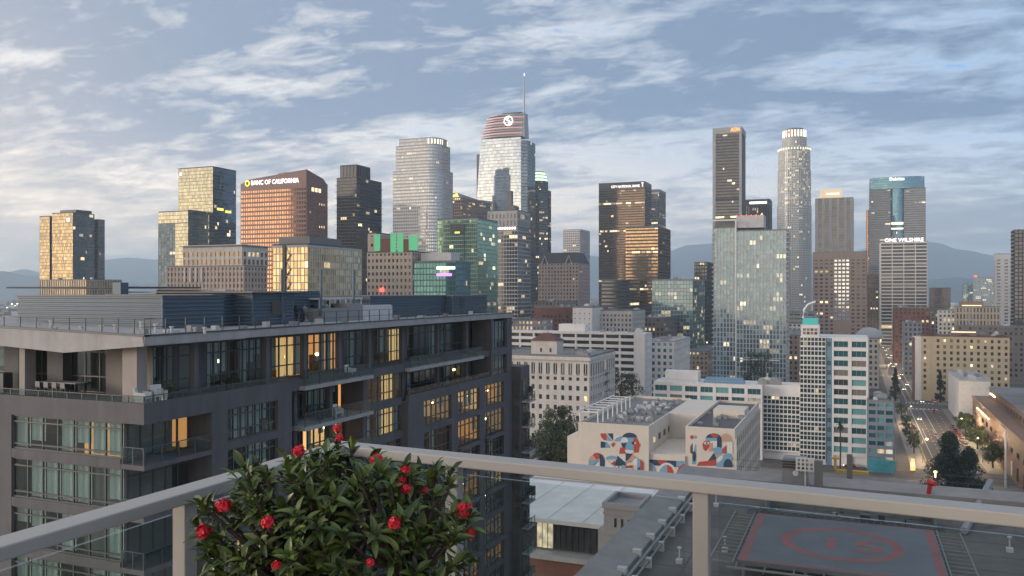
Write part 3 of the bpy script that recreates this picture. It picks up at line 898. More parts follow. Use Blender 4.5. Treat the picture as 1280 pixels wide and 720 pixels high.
for (xa, xb, ya, yb_, mt) in ((546, 569, 333, 336.5, 'sign_white'), (546, 565, 341.5, 345, 'sign_purple')):
    b = MB(); b.box(xat(xa, Y0), xat(xb, Y0), Y0 - 0.5, Y0 - 0.2, zpx(yb_, D), zpx(ya, D)); b.build('sign_panel', mt, r)
part_box('roof_penthouse', r, 'unit_white', xat(522, Y0), xat(560, Y0), Y0 + 4, Y0 + 16, zpx(327, D), zpx(315, D))

# 13 hotel with white lettering band
D = 690.0; c0 = P(647, HZ, D); Y0 = c0.y
t = Tower('hotel_tower', 'grey gridded hotel tower with pale stone top storey', 'tower')
yN = min(on_X(663, c0.x)[1], Y0 + 40)
t.tier(rect(xat(609, Y0), c0.x, Y0, yN), GZ, zpx(284, D), cell=2.6, floor=3.3, pier=0.14, span=0.26, dp=0.2, lit=0.09)
t.tier(rect(xat(609.5, Y0), c0.x - 0.4, Y0 + 0.3, yN - 0.5), zpx(284, D) - 0.2, zpx(263, D), cell=3.2, floor=6.5, pier=0.5, span=0.3, lit=0.05, cap=2)
r = t.done('stone_grey', 'g_dark', 'roof_dark')
b = MB()
for i in range(9):
    x = xat(618 + i * 3.1, Y0); b.box(x, x + 1.4, Y0 - 0.5, Y0 - 0.2, zpx(286.5, D), zpx(283.5, D))
b.build('sign_lettering', 'sign_white', r)
b = MB(); xx = xat(614, Y0); b.tube([(xx, Y0 + 6, zpx(263, D)), (xx, Y0 + 6, zpx(257, D)), (xx, Y0 + 6, zpx(252, D)), (xx, Y0 + 6, zpx(246, D))], [3.2, 2.6, 2.2, 0.3], 8); b.build('roof_pinnacle', 'metal_mid', r)
b = MB(); b.box(xat(627, Y0), xat(641, Y0), Y0 + 4, Y0 + 14, zpx(263, D), zpx(256, D)); b.box(xat(631, Y0), xat(636.5, Y0), Y0 + 5, Y0 + 9, zpx(256, D), zpx(237, D)); b.build('roof_tower', 'metal_mid', r)

# 14 beige block with mansard and gables
D = 760.0
r, (x0, x1, y0, y1, z1) = simple('hotel_block', 'beige masonry block with dark mansard roof and white gables', 673, 723, 737, 329, D, 'pink_beige', 'g_old', cell=3.0, floor=3.3, pier=0.55, span=0.5, dp=0.35, lit=0.02, units=0, parapet=0)
b = MB(); b.hexa([(x0, y0, z1), (x1, y0, z1), (x1, y1, z1), (x0, y1, z1), (x0 + 4, y0 + 4, z1 + 10), (x1 - 4, y0 + 4, z1 + 10), (x1 - 4, y1 - 4, z1 + 10), (x0 + 4, y1 - 4, z1 + 10)]); b.build('mansard_roof', 'mansard', r)
for fx in (0.16, 0.76):
    xx = x0 + (x1 - x0) * fx; b = MB()
    b.tube([(xx - 3.4, y0 - 0.3, z1 - 1), (xx, y0 - 0.3, z1 + 7), (xx + 3.4, y0 - 0.3, z1 - 1)], 0.7, 4); b.build('gable', 'stone_pale', r)

# 15 slim white tower
simple('office_tower', 'slim white gridded tower beyond the beige mansard block', 704, 725, 737, 287, 1400, 'white_paint', 'g_dark', 'tower', cell=3.2, floor=4.0, pier=0.4, span=0.42, dp=0.5, lit=0.03, cap=1.5, units=1)

# 16 dark bank slab, 17 tower behind it, 18 bronze block in front
D = 1300.0; c0 = P(806, HZ, D); Y0 = c0.y
t = Tower('office_tower', 'broad dark slab tower with white bank lettering on its top band', 'tower')
xW = xat(748.5, Y0); yN = min(on_X(815, c0.x)[1], Y0 + 45)
t.tier(rect(xW, c0.x, Y0, yN), GZ, zpx(236, D), cell=2.0, floor=3.9, pier=0.16, span=0.3, dp=0.25, lit=0.03, litrow=0.03)
t.tier(rect(xW + 0.1, c0.x - 0.1, Y0 + 0.1, yN - 0.1), zpx(236, D) - 0.5, zpx(227, D), cell=2.2, floor=8, pier=0.5, span=0.1, dp=0.5, lit=0, cap=7)
r = t.done('metal_bronze', 'g_bronze', 'roof_dark')
lettering('CITY NATIONAL BANK', r, (xat(764, Y0), Y0 - 1.0, zpx(233.2, D)), (1, 0, 0), 5.2, 'sign_white', width=xat(800, Y0) - xat(764, Y0))
b = MB(); xx = xat(802, Y0); b.box(xx, xx + 3, Y0 - 1, Y0 - 0.6, zpx(229, D), zpx(228, D)); b.box(xx + 1, xx + 2.4, Y0 - 1, Y0 - 0.6, zpx(233, D), zpx(229, D)); b.build('sign_emblem', 'sign_white', r)
simple('office_tower', 'narrow dark tower tucked behind the broad bank slab', 812, 824, 832, 237, 1450, 'metal_mid', 'g_dark', 'tower', cell=2.5, floor=4.0, pier=0.25, span=0.3, lit=0.08, litrow=0.08, cap=4, units=1)
simple('office_tower', 'bronze glass block with amber reflecting bands', 782, 822.5, 838, 283, 1000, 'metal_bronze', 'g_amber', 'tower', cell=2.0, floor=4.0, pier=0.06, span=0.46, dp=0.2, ds=0.3, lit=0.02, litrow=0.03, cap=1.0, units=2)
simple('office_block', 'low dark banded office block below the bank slab', 752, 786, 800, 350, 940, 'metal_dark', 'g_dark', cell=2.5, floor=4.2, pier=0.0, span=0.4, lit=0.03, litrow=0.15, units=2)

# 19 mid-rise glass apartments
simple('apartment_tower', 'green glass apartment block with pale corner fins and scattered lit rooms', 815, 866, 881, 350, 680, 'mullion_green', 'g_resid', cell=2.6, floor=3.1, pier=0.12, span=0.16, dp=0.2, lit=0.12, cap=0.7, units=3)
simple('office_tower', 'plain dark tower behind the green glass apartments', 868, 884, 893, 328, 930, 'metal_dark', 'g_dark', 'tower', cell=3, floor=4, pier=0.3, span=0.35, lit=0.05, units=2)

# 21 tall dark slab framed in pale stone
D = 1100.0; c0 = P(926.5, HZ, D); Y0 = c0.y
t = Tower('office_tower', 'tall dark slab framed by pale stone corner piers, orange sign on top', 'skyscraper')
xW = xat(892, Y0); yN = Y0 + 42
t.tier(rect(xW, c0.x, Y0, yN), GZ, zpx(166.5, D), cell=2.0, floor=4.0, pier=0.08, span=0.36, dp=0.2, ds=0.22, lit=0.02, litrow=0.05, sides={1: dict(pier=0.5, span=0.1, cell=3, dp=0.6)})
r = t.done('metal_bronze', 'g_dark', 'roof_grey')
b = MB(); b.box(xW - 1.2, c0.x + 0.9, Y0 - 0.9, yN + 0.8, zpx(166.5, D) + 0.85, zpx(158, D)); b.build('top_band', 'stone_grey', r)
for xx, w in ((xW - 1.2, 4.0), (c0.x - 2.6, 3.4)):
    b = MB(); b.box(xx, xx + w, Y0 - 0.8, Y0 - 0.2, GZ, zpx(166.5, D) + 0.84); b.build('corner_pier', 'stone_grey', r)
lettering('AON', r, (xat(913.5, Y0), Y0 - 1.3, zpx(163.8, D)), (1, 0, 0), 7.2, 'sign_orange', width=xat(925, Y0) - xat(913.5, Y0))
b = MB(); b.box(xW + 3, c0.x - 3, Y0 - 0.5, Y0 - 0.24, zpx(249.5, D), zpx(247, D)); b.build('service_band', 'metal_dark', r)
# 22
r, (x0, x1, y0, y1, z1) = simple('office_tower', 'dark ribbed tower with faint white sign behind the glass condominiums', 932, 962, 962, 249, 1300, 'metal_dark', 'g_dark', 'tower', cell=3.4, floor=4, pier=0.45, span=0.1, dp=0.6, lit=0.03, cap=9, units=2)
b = MB(); b.box(x0 + 6, x1 - 4, y0 - 1.0, y0 - 0.7, z1 - 6.5, z1 - 3); b.build('sign_panel', 'sign_white', r)

# 23 round stepped tower with crown
D = 1460.0; c0 = P(991.5, HZ, D)
t = Tower('round_tower', 'tall round stepped stone and glass tower with bright crown', 'skyscraper')
k = D / F; cyy = c0.y + 20.5 * k
def notched(r_, n=28): return [(c0.x + (r_ if (i // 2) % 2 else r_ * 0.965) * math.cos(2 * math.pi * (i + .5) / n), cyy + (r_ if (i // 2) % 2 else r_ * 0.965) * math.sin(2 * math.pi * (i + .5) / n)) for i in range(n)]
st = dict(cell=3.3, floor=4.0, pier=0.42, span=0.34, dp=0.6, ds=0.4)
t.tier(notched(20.6 * k), GZ, zpx(257, D), lit=0.06, **st)
t.tier(notched(20.0 * k), zpx(257, D) - 1, zpx(212, D), lit=0.55, litmax=0.7, **st)
t.tier(notched(19.2 * k), zpx(212, D) - 1, zpx(183, D), lit=0.55, litmax=0.7, **st)
t.tier(ngon(c0.x, cyy, 14.5 * k, 24), zpx(183, D) - 1, zpx(170, D), lit=0.10, **st)
r = t.done('stone_bright', 'g_round', 'stone_grey')
for i in range(22):
    a = 2 * math.pi * i / 22
    if math.sin(a) > 0.3: continue
    rr = 13.6 * k; b = MB(); x, y = c0.x + rr * math.cos(a), cyy + rr * math.sin(a)
    b.tube([(x, y, zpx(169.5, D)), (x, y, zpx(160.5, D))], 0.95, 4); b.build('crown_fin', 'crown_light' if i % 3 else 'sign_white', r)
b = MB(); b.prism(ngon(c0.x, cyy, 12.2 * k, 24), zpx(170, D), zpx(160, D)); b.build('crown_drum', 'stone_grey', r)
b = MB(); b.prism(ngon(c0.x, cyy, 11 * k, 24), zpx(160, D), zpx(158, D)); b.build('crown_cap', 'metal_mid', r)
b = MB(); b.box(c0.x - 12, c0.x - 5, cyy - 14.6 * k, cyy - 14.3 * k, zpx(165.6, D), zpx(162.5, D)); b.build('sign_panel', 'sign_red', r)
for (ya, rr, n) in ((186, 19.6, 34), ):
    for i in range(n):
        a = 2 * math.pi * i / n
        if math.sin(a) > 0.2: continue
        b = MB(); x, y = c0.x + rr * k * math.cos(a), cyy + rr * k * math.sin(a); b.box(x - .7, x + .7, y - .7, y + .7, zpx(ya, D), zpx(ya - 2.2, D)); b.build('ledge_lamp', 'crown_light', r)

# 24 glass condominium tower
D = 540.0; c0 = P(983, HZ, D); Y0 = c0.y
t = Tower('condominium_tower', 'pale glass condominium tower with a white frame line and many lit flats', 'tower')
xM = xat(921, Y0)
st = dict(cell=2.1, floor=3.1, pier=0.30, span=0.16, dp=0.3, ds=0.15)
t.tier(rect(xat(892, Y0), xM - 0.4, Y0, Y0 + 24), GZ, zpx(283, D), lit=0.05, **st)
t.tier(rect(xM, c0.x, Y0 - 1.2, Y0 + 24), GZ, zpx(288, D), lit=0.10, **st)
r = t.done('condo_frame', 'g_resid', 'roof_grey')
part_box('roof_penthouse', r, 'unit_white', xat(919.5, Y0), xat(954, Y0), Y0 + 3, Y0 + 18, zpx(283, D), zpx(267, D))
part_box('roof_screen', r, 'metal_mid', xat(893, Y0), xat(919, Y0), Y0 + 2, Y0 + 20, zpx(283, D), zpx(275, D))
b = MB(); zt = zpx(274, D)
b.box(xM - 0.9, xM - 0.02, Y0 - 1.9, Y0 - 1.25, zpx(474, D), zt); b.build('white_frame', 'frame_white', r) if 'frame_white' in MATS else (plain_mat('frame_white', (0.72, 0.72, 0.70), 0.5), b.build('white_frame', 'frame_white', r))
b = MB(); b.box(xat(891, Y0), xM, Y0 - 1.9, Y0 - 1.25, zt + 0.01, zt + 0.9); b.build('white_frame', 'frame_white', r)
b = MB(); b.box(xM + 2, c0.x - 4, Y0 - 2.2, Y0 - 1.45, zpx(451.5, D), zpx(450, D)); b.build('white_frame', 'frame_white', r)
for i in range(6):
    x = xat(920 + i * 6, Y0); b = MB(); b.box(x, x + .5, Y0 + 2.6, Y0 + 2.9, zpx(267.5, D), zpx(266.3, D)); b.build('beacon', 'sign_red', r)
for j in range(56):
    z = GZ + 6 + j * 3.1
    if z > zpx(290, D): break
    b = MB(); b.box(xat(890, Y0), xat(892, Y0) + 0.6, Y0 - 0.9, Y0 + 5, z, z + 0.9); b.build('balcony', 'metal_light', r)
    b = MB(); b.box(c0.x - 0.3, c0.x + 1.6, Y0 - 1.6, Y0 + 4.5, z, z + 0.9); b.build('balcony', 'metal_light', r)

# 25 ribbed tower with gold sign box
D = 1200.0
r, (x0, x1, y0, y1, z1) = simple('office_tower', 'pale ribbed tower with dark glass strips and gold sign box', 1020, 1066, 1066, 247, D, 'stone_grey', 'g_dark', 'tower', nx=5, floor=4.0, pier=0.34, span=0.06, dp=1.2, ds=0.1, lit=0.01, units=0, endw=3)
b = MB(); b.box(x0 + 5, x1 - 14, y0 + 2, y0 + 20, z1 + 0.85, zpx(235.5, D)); b.build('sign_box', 'sign_gold', r)
b = MB(); b.box(x0 + 14, x1 - 18, y0 + 1.4, y0 + 1.95, z1 + 6, z1 + 7.6); b.build('sign_lettering', 'sign_white', r)
# 26 brown balcony block
D = 900.0
r, (x0, x1, y0, y1, z1) = simple('apartment_block', 'pinkish brown concrete block with stacked dark balconies', 1017, 1083, None, 315, D, 'brown_concrete', 'g_old', cell=5.5, floor=4.2, pier=0.45, span=0.5, dp=0.8, ds=0.9, lit=0.04, cap=7, units=2)
b = MB()
w = (x1 - x0)
for j in range(16):
    for i in range(4):
        xx = x0 + w * (0.40 + 0.075 * i); zz = z1 - 10 - j * 4.2
        b.quad((xx, y0 - 1.06, zz), (xx + w * 0.05, y0 - 1.06, zz), (xx + w * 0.05, y0 - 1.06, zz + 2.2), (xx, y0 - 1.06, zz + 2.2), 0, (0.5 if random.random() < .06 else 0, random.random(), random.random()))
m2 = MB(); m2.box(x0 + w * .37, x0 + w * .71, y0 - 1.0, y0 - 0.3, GZ, z1 - 0.2); m2.build('centre_bay', 'brown_concrete', r)
b.build('bay_windows', 'g_silver', r, 'stuff')

# 27 broad tower with curved blue glass prow
def prow_tower():
    D = 1480.0; Y0 = P(1120, HZ, D).y
    t = Tower('office_tower', 'broad grey tower with curved blue glass prow rising above it', 'skyscraper')
    st = dict(cell=2.8, floor=4.0, pier=0.16, span=0.42, dp=0.3, ds=0.35, lit=0.015, litrow=0.02)
    xa, xb = on_Y(1087, Y0)[1], on_Y(1157, Y0)[1]
    t.tier(rect(xa, on_Y(1113, Y0)[1], Y0, Y0 + 45), GZ, zpx(236, D), **st)
    t.tier(rect(on_Y(1130, Y0)[1], xb, Y0, Y0 + 45), GZ, zpx(236, D), **st)
    r = t.done('stone_grey', 'g_dark', 'roof_dark')
    gl, fr = MB(), MB()
    def lens(x0, x1, bow, n):
        a, b_ = on_Y(x0, Y0)[1], on_Y(x1, Y0)[1]
        return [(a + (b_ - a) * i / n, Y0 - bow * (1 - (2 * i / n - 1) ** 2) + 2) for i in range(n + 1)]
    p = lens(1113, 1130, 5, 6)
    for i in range(6): facade(gl, fr, p[i], p[i + 1], GZ, zpx(236, D), 2, 52, pier=0.08, span=0.1, dp=0.15, ds=0.12, lit=0.015)
    p = lens(1087, 1156, 11, 16); p = [(q[0], q[1] + 6) for q in p]
    for i in range(16): facade(gl, fr, p[i], p[i + 1], zpx(236, D), zpx(221, D), 2, 5, pier=0.06, span=0.1, dp=0.15, ds=0.12, lit=0.0)
    gl.build('curved_glass', 'g_bluebright', r, 'stuff'); fr.build('curved_frame', 'metal_mid', r, 'stuff')
    b = MB(); b.prism([(q[0], q[1] + 1.2) for q in p] + [(p[-1][0], Y0 + 44), (p[0][0], Y0 + 44)], zpx(237, D), zpx(221.5, D)); b.build('crown_wall', 'metal_mid', r)
    lettering('Deloitte', r, (on_Y(1111.5, Y0)[1], Y0 - 6.6, zpx(226, D)), (1, 0, 0), 8.0, 'sign_white', width=on_Y(1130, Y0)[1] - on_Y(1111.5, Y0)[1])
    b = MB(); b.box(on_Y(1114, Y0)[1], on_Y(1129, Y0)[1], Y0 - 4.4, Y0 - 3.9, zpx(281, D), zpx(278, D)); b.box(on_Y(1114, Y0)[1], on_Y(1129, Y0)[1], Y0 - 4.4, Y0 - 3.9, zpx(287, D), zpx(285, D)); b.build('lit_band', 'crown_light', r)
glass_mat('g_bluebright', (0.18, 0.36, 0.48), 0.8, 0.06, tilt=0.0033)
prow_tower()
simple('office_tower', 'thin dark brown slab tower beside the curved prow tower', 1082, 1083, 1089, 263, 1560, 'metal_bronze', 'g_copper', 'tower', cell=3, floor=4, pier=0.3, span=0.3, lit=0.02, units=0)

# 28 white gridded block with roof lettering
D = 1000.0
r, (x0, x1, y0, y1, z1) = simple('office_tower', 'white gridded office block with glowing letters along its roof edge', 1098, 1101, 1159, 303, D, 'white_paint', 'g_old', 'tower', nx=4, floor=4.05, pier=0.07, span=0.3, dp=0.7, ds=0.6, lit=0.03, cap=1.4, units=0,
       sides={3: dict(nx=8, pier=0.3)})
lettering('ONE WILSHIRE', r, (x0 + 4, y0 - 0.9, z1 + 0.3), (1, 0, 0), 6.2, 'sign_white', width=(x1 - x0) - 8)
for i in range(5):
    xx = x0 + 9 + i * 6; b = MB(); b.box(xx, xx + 3.6, y0 + 8, y0 + 14, z1 + 0.8, z1 + 6 + 3 * (i % 2)); b.build('roof_unit', 'unit_grey', r)
b = MB()
for i in range(7):
    xx = x0 + 8 + i * 5; b.tube([(xx, y0 + 11, z1 + 5), (xx + 0.5, y0 + 10, z1 + 9), (xx + 3, y0 + 9, z1 + 10)], 0.35, 5)
b.build('roof_pipes', 'metal_light', r)

# 30 right-hand edge
r, _k = simple('office_tower', 'slim white tower with dark banded front beside the black tower', 1243, 1243.5, 1262.5, 318, 1000, 'white_paint', 'g_dark', 'tower', nx=2, floor=4.0, pier=0.5, span=0.5, dp=0.6, ds=0.5, lit=0.05, cap=6, units=1)
r, (x0, x1, y0, y1, z1) = simple('residential_tower', 'black residential tower with pale balcony slabs', 1264, 1268, 1330, 288, 700, 'metal_dark', 'g_dark', 'tower', cell=3, floor=3.2, pier=0.2, span=0.25, lit=0.06, units=1)
for j in range(34):
    z = GZ + 10 + j * 3.2
    if z > z1 - 3: break
    b = MB(); b.box(x0 - 1.6, x0 - 0.26, y0 + 2, y0 + 8, z, z + 0.9); b.build('balcony', 'metal_light', r)
r, (x0, x1, y0, y1, z1) = simple('apartment_block', 'distant glassy apartment block with a red roof light', 1216, 1217, 1242, 347, 1650, 'metal_light', 'g_resid', cell=3, floor=3.3, pier=0.2, span=0.3, lit=0.14, units=1)
b = MB(); b.box(x0 + 0.5, x0 + 6, y0 - 0.6, y0 - 0.2, z1 + 1, z1 + 4); b.build('roof_light', 'sign_red', r)
simple('apartment_block', 'distant pale green apartment block beside the red roof light', 1203, 1204, 1216, 355, 1700, 'mullion_green', 'g_resid', cell=3, floor=3.3, pier=0.2, span=0.3, lit=0.1, units=1)
simple('office_block', 'distant brown and grey office block behind the white gridded block', 1162, 1163, 1188, 360, 1400, 'brick_brown', 'g_dark', cell=3, floor=4, pier=0.3, span=0.4, lit=0.05, units=2)

# towers just outside the frame to the west: they are what the mirror facades reflect as dark outlines
for (cx, cy_, w, h, lab) in ((-655, 268, 62, 165, 'dark tall tower mirrored in the copper glass bank tower'), (-425, 205, 38, 82, 'dark mid height tower mirrored in the amber glass block')):
    t = Tower('office_tower', lab, 'tower'); t.tier(rect(cx - w / 2, cx + w / 2, cy_ - 20, cy_ + 20), GZ, h, cell=3, floor=4, pier=.2, span=.3, lit=.03); t.done('metal_dark', 'g_dark', 'roof_dark')

# ------------------------------------------------------------------ middle distance
# pitched helper for unique mid-rise blocks
def mid(name, label, xl, xc, xr, ytop, D, wall, glass='g_old', roof='roof_grey', units=4, **st):
    d = dict(cell=3.2, floor=3.6, pier=0.5, span=0.45, dp=0.3, ds=0.25, lit=0.04)
    d.update(st)
    return simple(name, label, xl, xc, xr, ytop, D, wall, glass, 'building', None, roof, None, units, **d)


mid('brick_block', 'red brick and pink block with stepped white top behind the long white flats', 668, 742, 760, 385, 640, 'brick_red', cap=5.5)
mid('office_block', 'cream office block with arched top windows behind the long white flats', 739, 790, 806, 389, 600, 'stone_pale', cell=2.8, units=3, cap=2)
mid('office_block', 'pale block with plain blank side wall behind the long white flats', 716, 740, 752, 385, 590, 'white_paint', lit=0.0, pier=0.8, span=0.75, units=2)
mid('low_block', 'low grey pavilion with a row of warm lit windows under its roof', 634, 676, 690, 401, 520, 'stone_grey', 'g_copper', cell=2.4, lit=0.35, units=2)
mid('low_block', 'low flat roofed block at the foot of the beige mansard block', 664, 700, 720, 378, 720, 'pink_beige', units=5)
mid('low_block', 'dark low roofs below the bronze glass block', 790, 830, 846, 398, 640, 'taupe', units=4, lit=0.12)
mid('low_block', 'brown apartments between the white flats and the glass condominiums', 800, 838, 870, 432, 540, 'brown_concrete', units=4, lit=0.1)
mid('low_block', 'cream low shop block with warm lit ground floors', 845, 885, 905, 440, 640, 'stone_warm', 'g_copper', units=3, lit=0.4)
mid('low_block', 'white low block with pale roof just behind the corner of the long white flats', 806, 842, 862, 428, 470, 'white_paint', 'g_aqua', roof='roof_pale', units=5)
mid('parking_block', 'long dark parking block below the ribbed tower', 950, 1018, 1030, 392, 760, 'stone_grey', 'g_old', units=4, pier=0.1, span=0.5, cell=6)
mid('low_block', 'dark brown low block beside the glass condominiums', 955, 1004, 1012, 420, 600, 'brown_concrete', units=4, lit=0.12)
mid('low_block', 'white low block with narrow openings beside the glass condominiums', 975, 1012, 1020, 405, 700, 'white_paint', units=3)
mid('brick_block', 'red brick loft block below the white gridded office block', 1116, 1118, 1162, 385, 760, 'brick_red', units=4, cell=3.6, sides={3: dict(pier=0.5)})
mid('office_block', 'cream brick office block with green copper top along the avenue', 1139, 1140, 1178, 392, 790, 'stone_warm', units=3, lit=0.08)
mid('low_block', 'white narrow block beside the red brick lofts', 1172, 1173, 1194, 388, 740, 'white_paint', units=2)
r, (x0, x1, y0, y1, z1) = mid('hotel_block', 'ornate cream hotel with tall arched windows and lit roof lounge', 1193, 1195, 1250, 384, 720, 'stone_warm', units=0, cell=2.6, floor=5.5, pier=0.5, span=0.25)
b = MB(); b.box(x0 + 4, x1 - 12, y0 + 5, y0 + 18, z1 + .9, z1 + 5); b.build('roof_lounge', 'terracotta', r)
b = MB(); b.box(x0 + 5, x1 - 13, y0 + 4.6, y0 + 4.95, z1 + 1.0, z1 + 1.8); b.build('roof_light_strip', 'sign_warm', r)
mid('low_block', 'teal topped corner block along the avenue behind the tall cypress trees', 1128, 1130, 1152, 404, 640, 'blue_grey', units=3, lit=0.15)
mid('low_block', 'dark low block with roof plant behind the buff hotel', 1195, 1197, 1280, 408, 600, 'taupe', units=6)
mid('office_block', 'tall narrow brown block beside the pinkish balcony block', 1083, 1084, 1098, 343, 1100, 'brick_brown', units=1, lit=0.05)
r, (x0, x1, y0, y1, z1) = mid('church_hall', 'pale hall with a grey dome at the avenue corner', 1060, 1098, None, 424, 560, 'stone_pale', units=0)
b = MB(); b.smooth = True
cx, cy_ = (x0 + x1) / 2 + 4, y0 + 9
b.tube([(cx, cy_, z1)] + [(cx, cy_, z1 + 7.5 * math.sin(a * math.pi / 16)) for a in range(1, 9)], [9] + [9 * math.cos(a * math.pi / 16) for a in range(1, 8)] + [0.3], 20); b.build('dome', 'metal_light', r)

# long white flats with balcony strips
def white_flats():
    D = 450.0; c0 = P(806, HZ, D); Y0 = c0.y; z1 = zpx(417, D)
    xW = on_Y(600, Y0)[1]
    root = thing('apartment_block', 'long white apartment slab with rows of dark balcony openings', 'building', ((xW + c0.x) / 2, Y0, GZ))
    b = MB(); b.box(xW, c0.x, Y0 + 2.2, Y0 + 16, GZ, z1); b.build('wall', 'white_paint', root)
    nf = 12; fh = (z1 - GZ) / nf
    edges = [xW + (c0.x - 5.5 - xW) * i / 11 for i in range(12)]
    b = MB()
    for e in edges: b.box(e - 0.5, e + 0.5, Y0 - 0.15, Y0 + 2.25, GZ, z1 - 0.02)
    b.box(c0.x - 5.0, c0.x - 0.02, Y0 - 0.1, Y0 + 2.3, GZ, z1 - 0.02)
    b.build('party_walls', 'white_paint', root)
    for j in range(nf):
        z = GZ + j * fh
        b = MB(); b.box(xW, c0.x - 5.1, Y0 - 0.3, Y0 + 2.1, z + fh - 0.9, z + fh); b.box(xW, c0.x - 5.1, Y0 - 0.32, Y0 - 0.16, z + fh, z + fh + 0.75 if j < nf - 1 else z + fh + .5); b.build('balcony_front', 'white_paint', root)
        if j < 4: continue
        for i in range(11):
            if j >= 5:
                l = 0.5 if random.random() < 0.06 else 0
                b = MB(); b.quad((edges[i] + .5, Y0 + 2.12, z), (edges[i + 1] - .5, Y0 + 2.12, z), (edges[i + 1] - .5, Y0 + 2.12, z + fh - .9), (edges[i] + .5, Y0 + 2.12, z + fh - .9), 0, (l, random.random(), random.random() * .7))
                b.build('window', 'g_old', root)
    gl, fr = MB(), MB()
    facade(gl, fr, (c0.x, Y0 + 2.2), (c0.x, Y0 + 16), GZ, z1, 3, nf, pier=0.75, span=0.5, dp=0.2)
    gl.build('side_windows', 'g_old', root, 'stuff'); fr.build('side_wall', 'white_paint', root)
    roof_kit(root, xW + 40, c0.x, Y0 + 2, Y0 + 15, z1, 5, 6)
    b = MB(); b.box(on_Y(694, Y0)[1], on_Y(727, Y0)[1], Y0 + 6, Y0 + 15, z1, z1 + 4.2); b.build('roof_house', 'white_paint', root)
white_flats()

# historic block with tiled tower
def historic():
    D = 330.0; c0 = P(737, HZ, D); Y0 = c0.y; z1 = zpx(447, D)
    xW = on_Y(600, Y0)[1]; yN = min(on_X(768, c0.x)[1], Y0 + 40)
    t = Tower('historic_block', 'beige classical block with arched top storey and red tiled roof tower', 'building')
    zb = z1 - 7.4
    t.tier(rect(xW, c0.x, Y0, yN), GZ, zb, cell=3.25, floor=3.75, pier=0.58, span=0.52, dp=0.3, ds=0.28, lit=0.02)
    t.tier(rect(xW, c0.x, Y0, yN), zb, z1, cell=3.25, nz=1, pier=0.5, span=0.0, dp=0.3, ds=0.28, lit=0.02, cap=2.6)
    r = t.done('stone_pale', 'g_old', 'roof_grey')
    # centre posts and round arch heads of the top storey
    n = round((c0.x - xW) / 3.25)
    for i in range(n):
        cx = xW + (c0.x - xW) * (i + .5) / n
        b = MB(); b.tube([(cx - 0.85, Y0 - 0.34, z1 - 3.1)] + [(cx - 0.85 * math.cos(a * math.pi / 6), Y0 - 0.34, z1 - 3.1 + 1.0 * math.sin(a * math.pi / 6)) for a in range(1, 6)] + [(cx + 0.85, Y0 - 0.34, z1 - 3.1)], 0.16, 4); b.box(cx - 0.13, cx + 0.13, Y0 - 0.2, Y0 - 0.03, zb, z1 - 2.62); b.build('arch', 'stone_pale', r)
    b = MB(); b.box(xW, c0.x + 0.55, Y0 - 0.75, Y0 + 0.2, z1 - 1.3, z1 - 0.3); b.box(c0.x - 0.2, c0.x + 0.6, Y0 + 0.2, yN, z1 - 1.3, z1 - 0.3)
    for i in range(70):
        x = xW + (c0.x - xW) * i / 70; b.box(x, x + .35, Y0 - 0.6, Y0 - 0.32, z1 - 1.7, z1 - 1.32)
    b.build('cornice', 'stone_pale', r)
    b = MB(); b.box(xW, c0.x + 0.4, Y0 - 0.5, Y0 - 0.31, zb - 0.2, zb + 0.2); b.build('string_course', 'stone_pale', r)
    # roof tower
    xa, xb = on_Y(664, Y0 + 4)[1], on_Y(696, Y0 + 4)[1]
    zt = zpx(428, D)
    b = MB(); b.box(xa, xb, Y0 + 4, Y0 + 12, z1, zt); b.build('tower_wall', 'stone_pale', r)
    b = MB(); b.hexa([(xa - .5, Y0 + 3.5, zt), (xb + .5, Y0 + 3.5, zt), (xb + .5, Y0 + 12.5, zt), (xa - .5, Y0 + 12.5, zt), (xa + 4, Y0 + 7.4, zt + 3), (xb - 4, Y0 + 7.4, zt + 3), (xb - 4, Y0 + 8.6, zt + 3), (xa + 4, Y0 + 8.6, zt + 3)]); b.build('tiled_roof', 'tile_red', r)
    b = MB(); b.tube([((xa + xb) / 2, Y0 + 8, zt + 3), ((xa + xb) / 2, Y0 + 8, zt + 4.2)], 0.5, 8); b.build('lantern', 'stone_pale', r)
    for k in (0.35, 0.72):
        b = MB(); x = xa + (xb - xa) * k; b.box(x, x + .8, Y0 + 3.93, Y0 + 4.1, z1 + 1.4, z1 + 3); b.build('window', 'g_old', r)
    roof_kit(r, on_Y(700, Y0)[1], c0.x - 1, Y0 + 6, yN - 3, z1, 9, 7)
    # fire escape on the east side
    b = MB()
    for j in range(7):
        z = z1 - 8 - j * 3.75; y = Y0 + (yN - Y0) * .55
        b.box(c0.x + .32, c0.x + 1.5, y, y + 4, z, z + .12); b.tube([(c0.x + 1.4, y, z + .1), (c0.x + 1.4, y, z + 1), (c0.x + 1.4, y + 4, z + 1), (c0.x + 1.4, y + 4, z + .1)], 0.05, 4); b.tube([(c0.x + 1, y + .3, z), (c0.x + 1, y + 3.6, z - 3.7)], 0.09, 4)
    b.build('fire_escape', 'metal_dark', r)
historic()


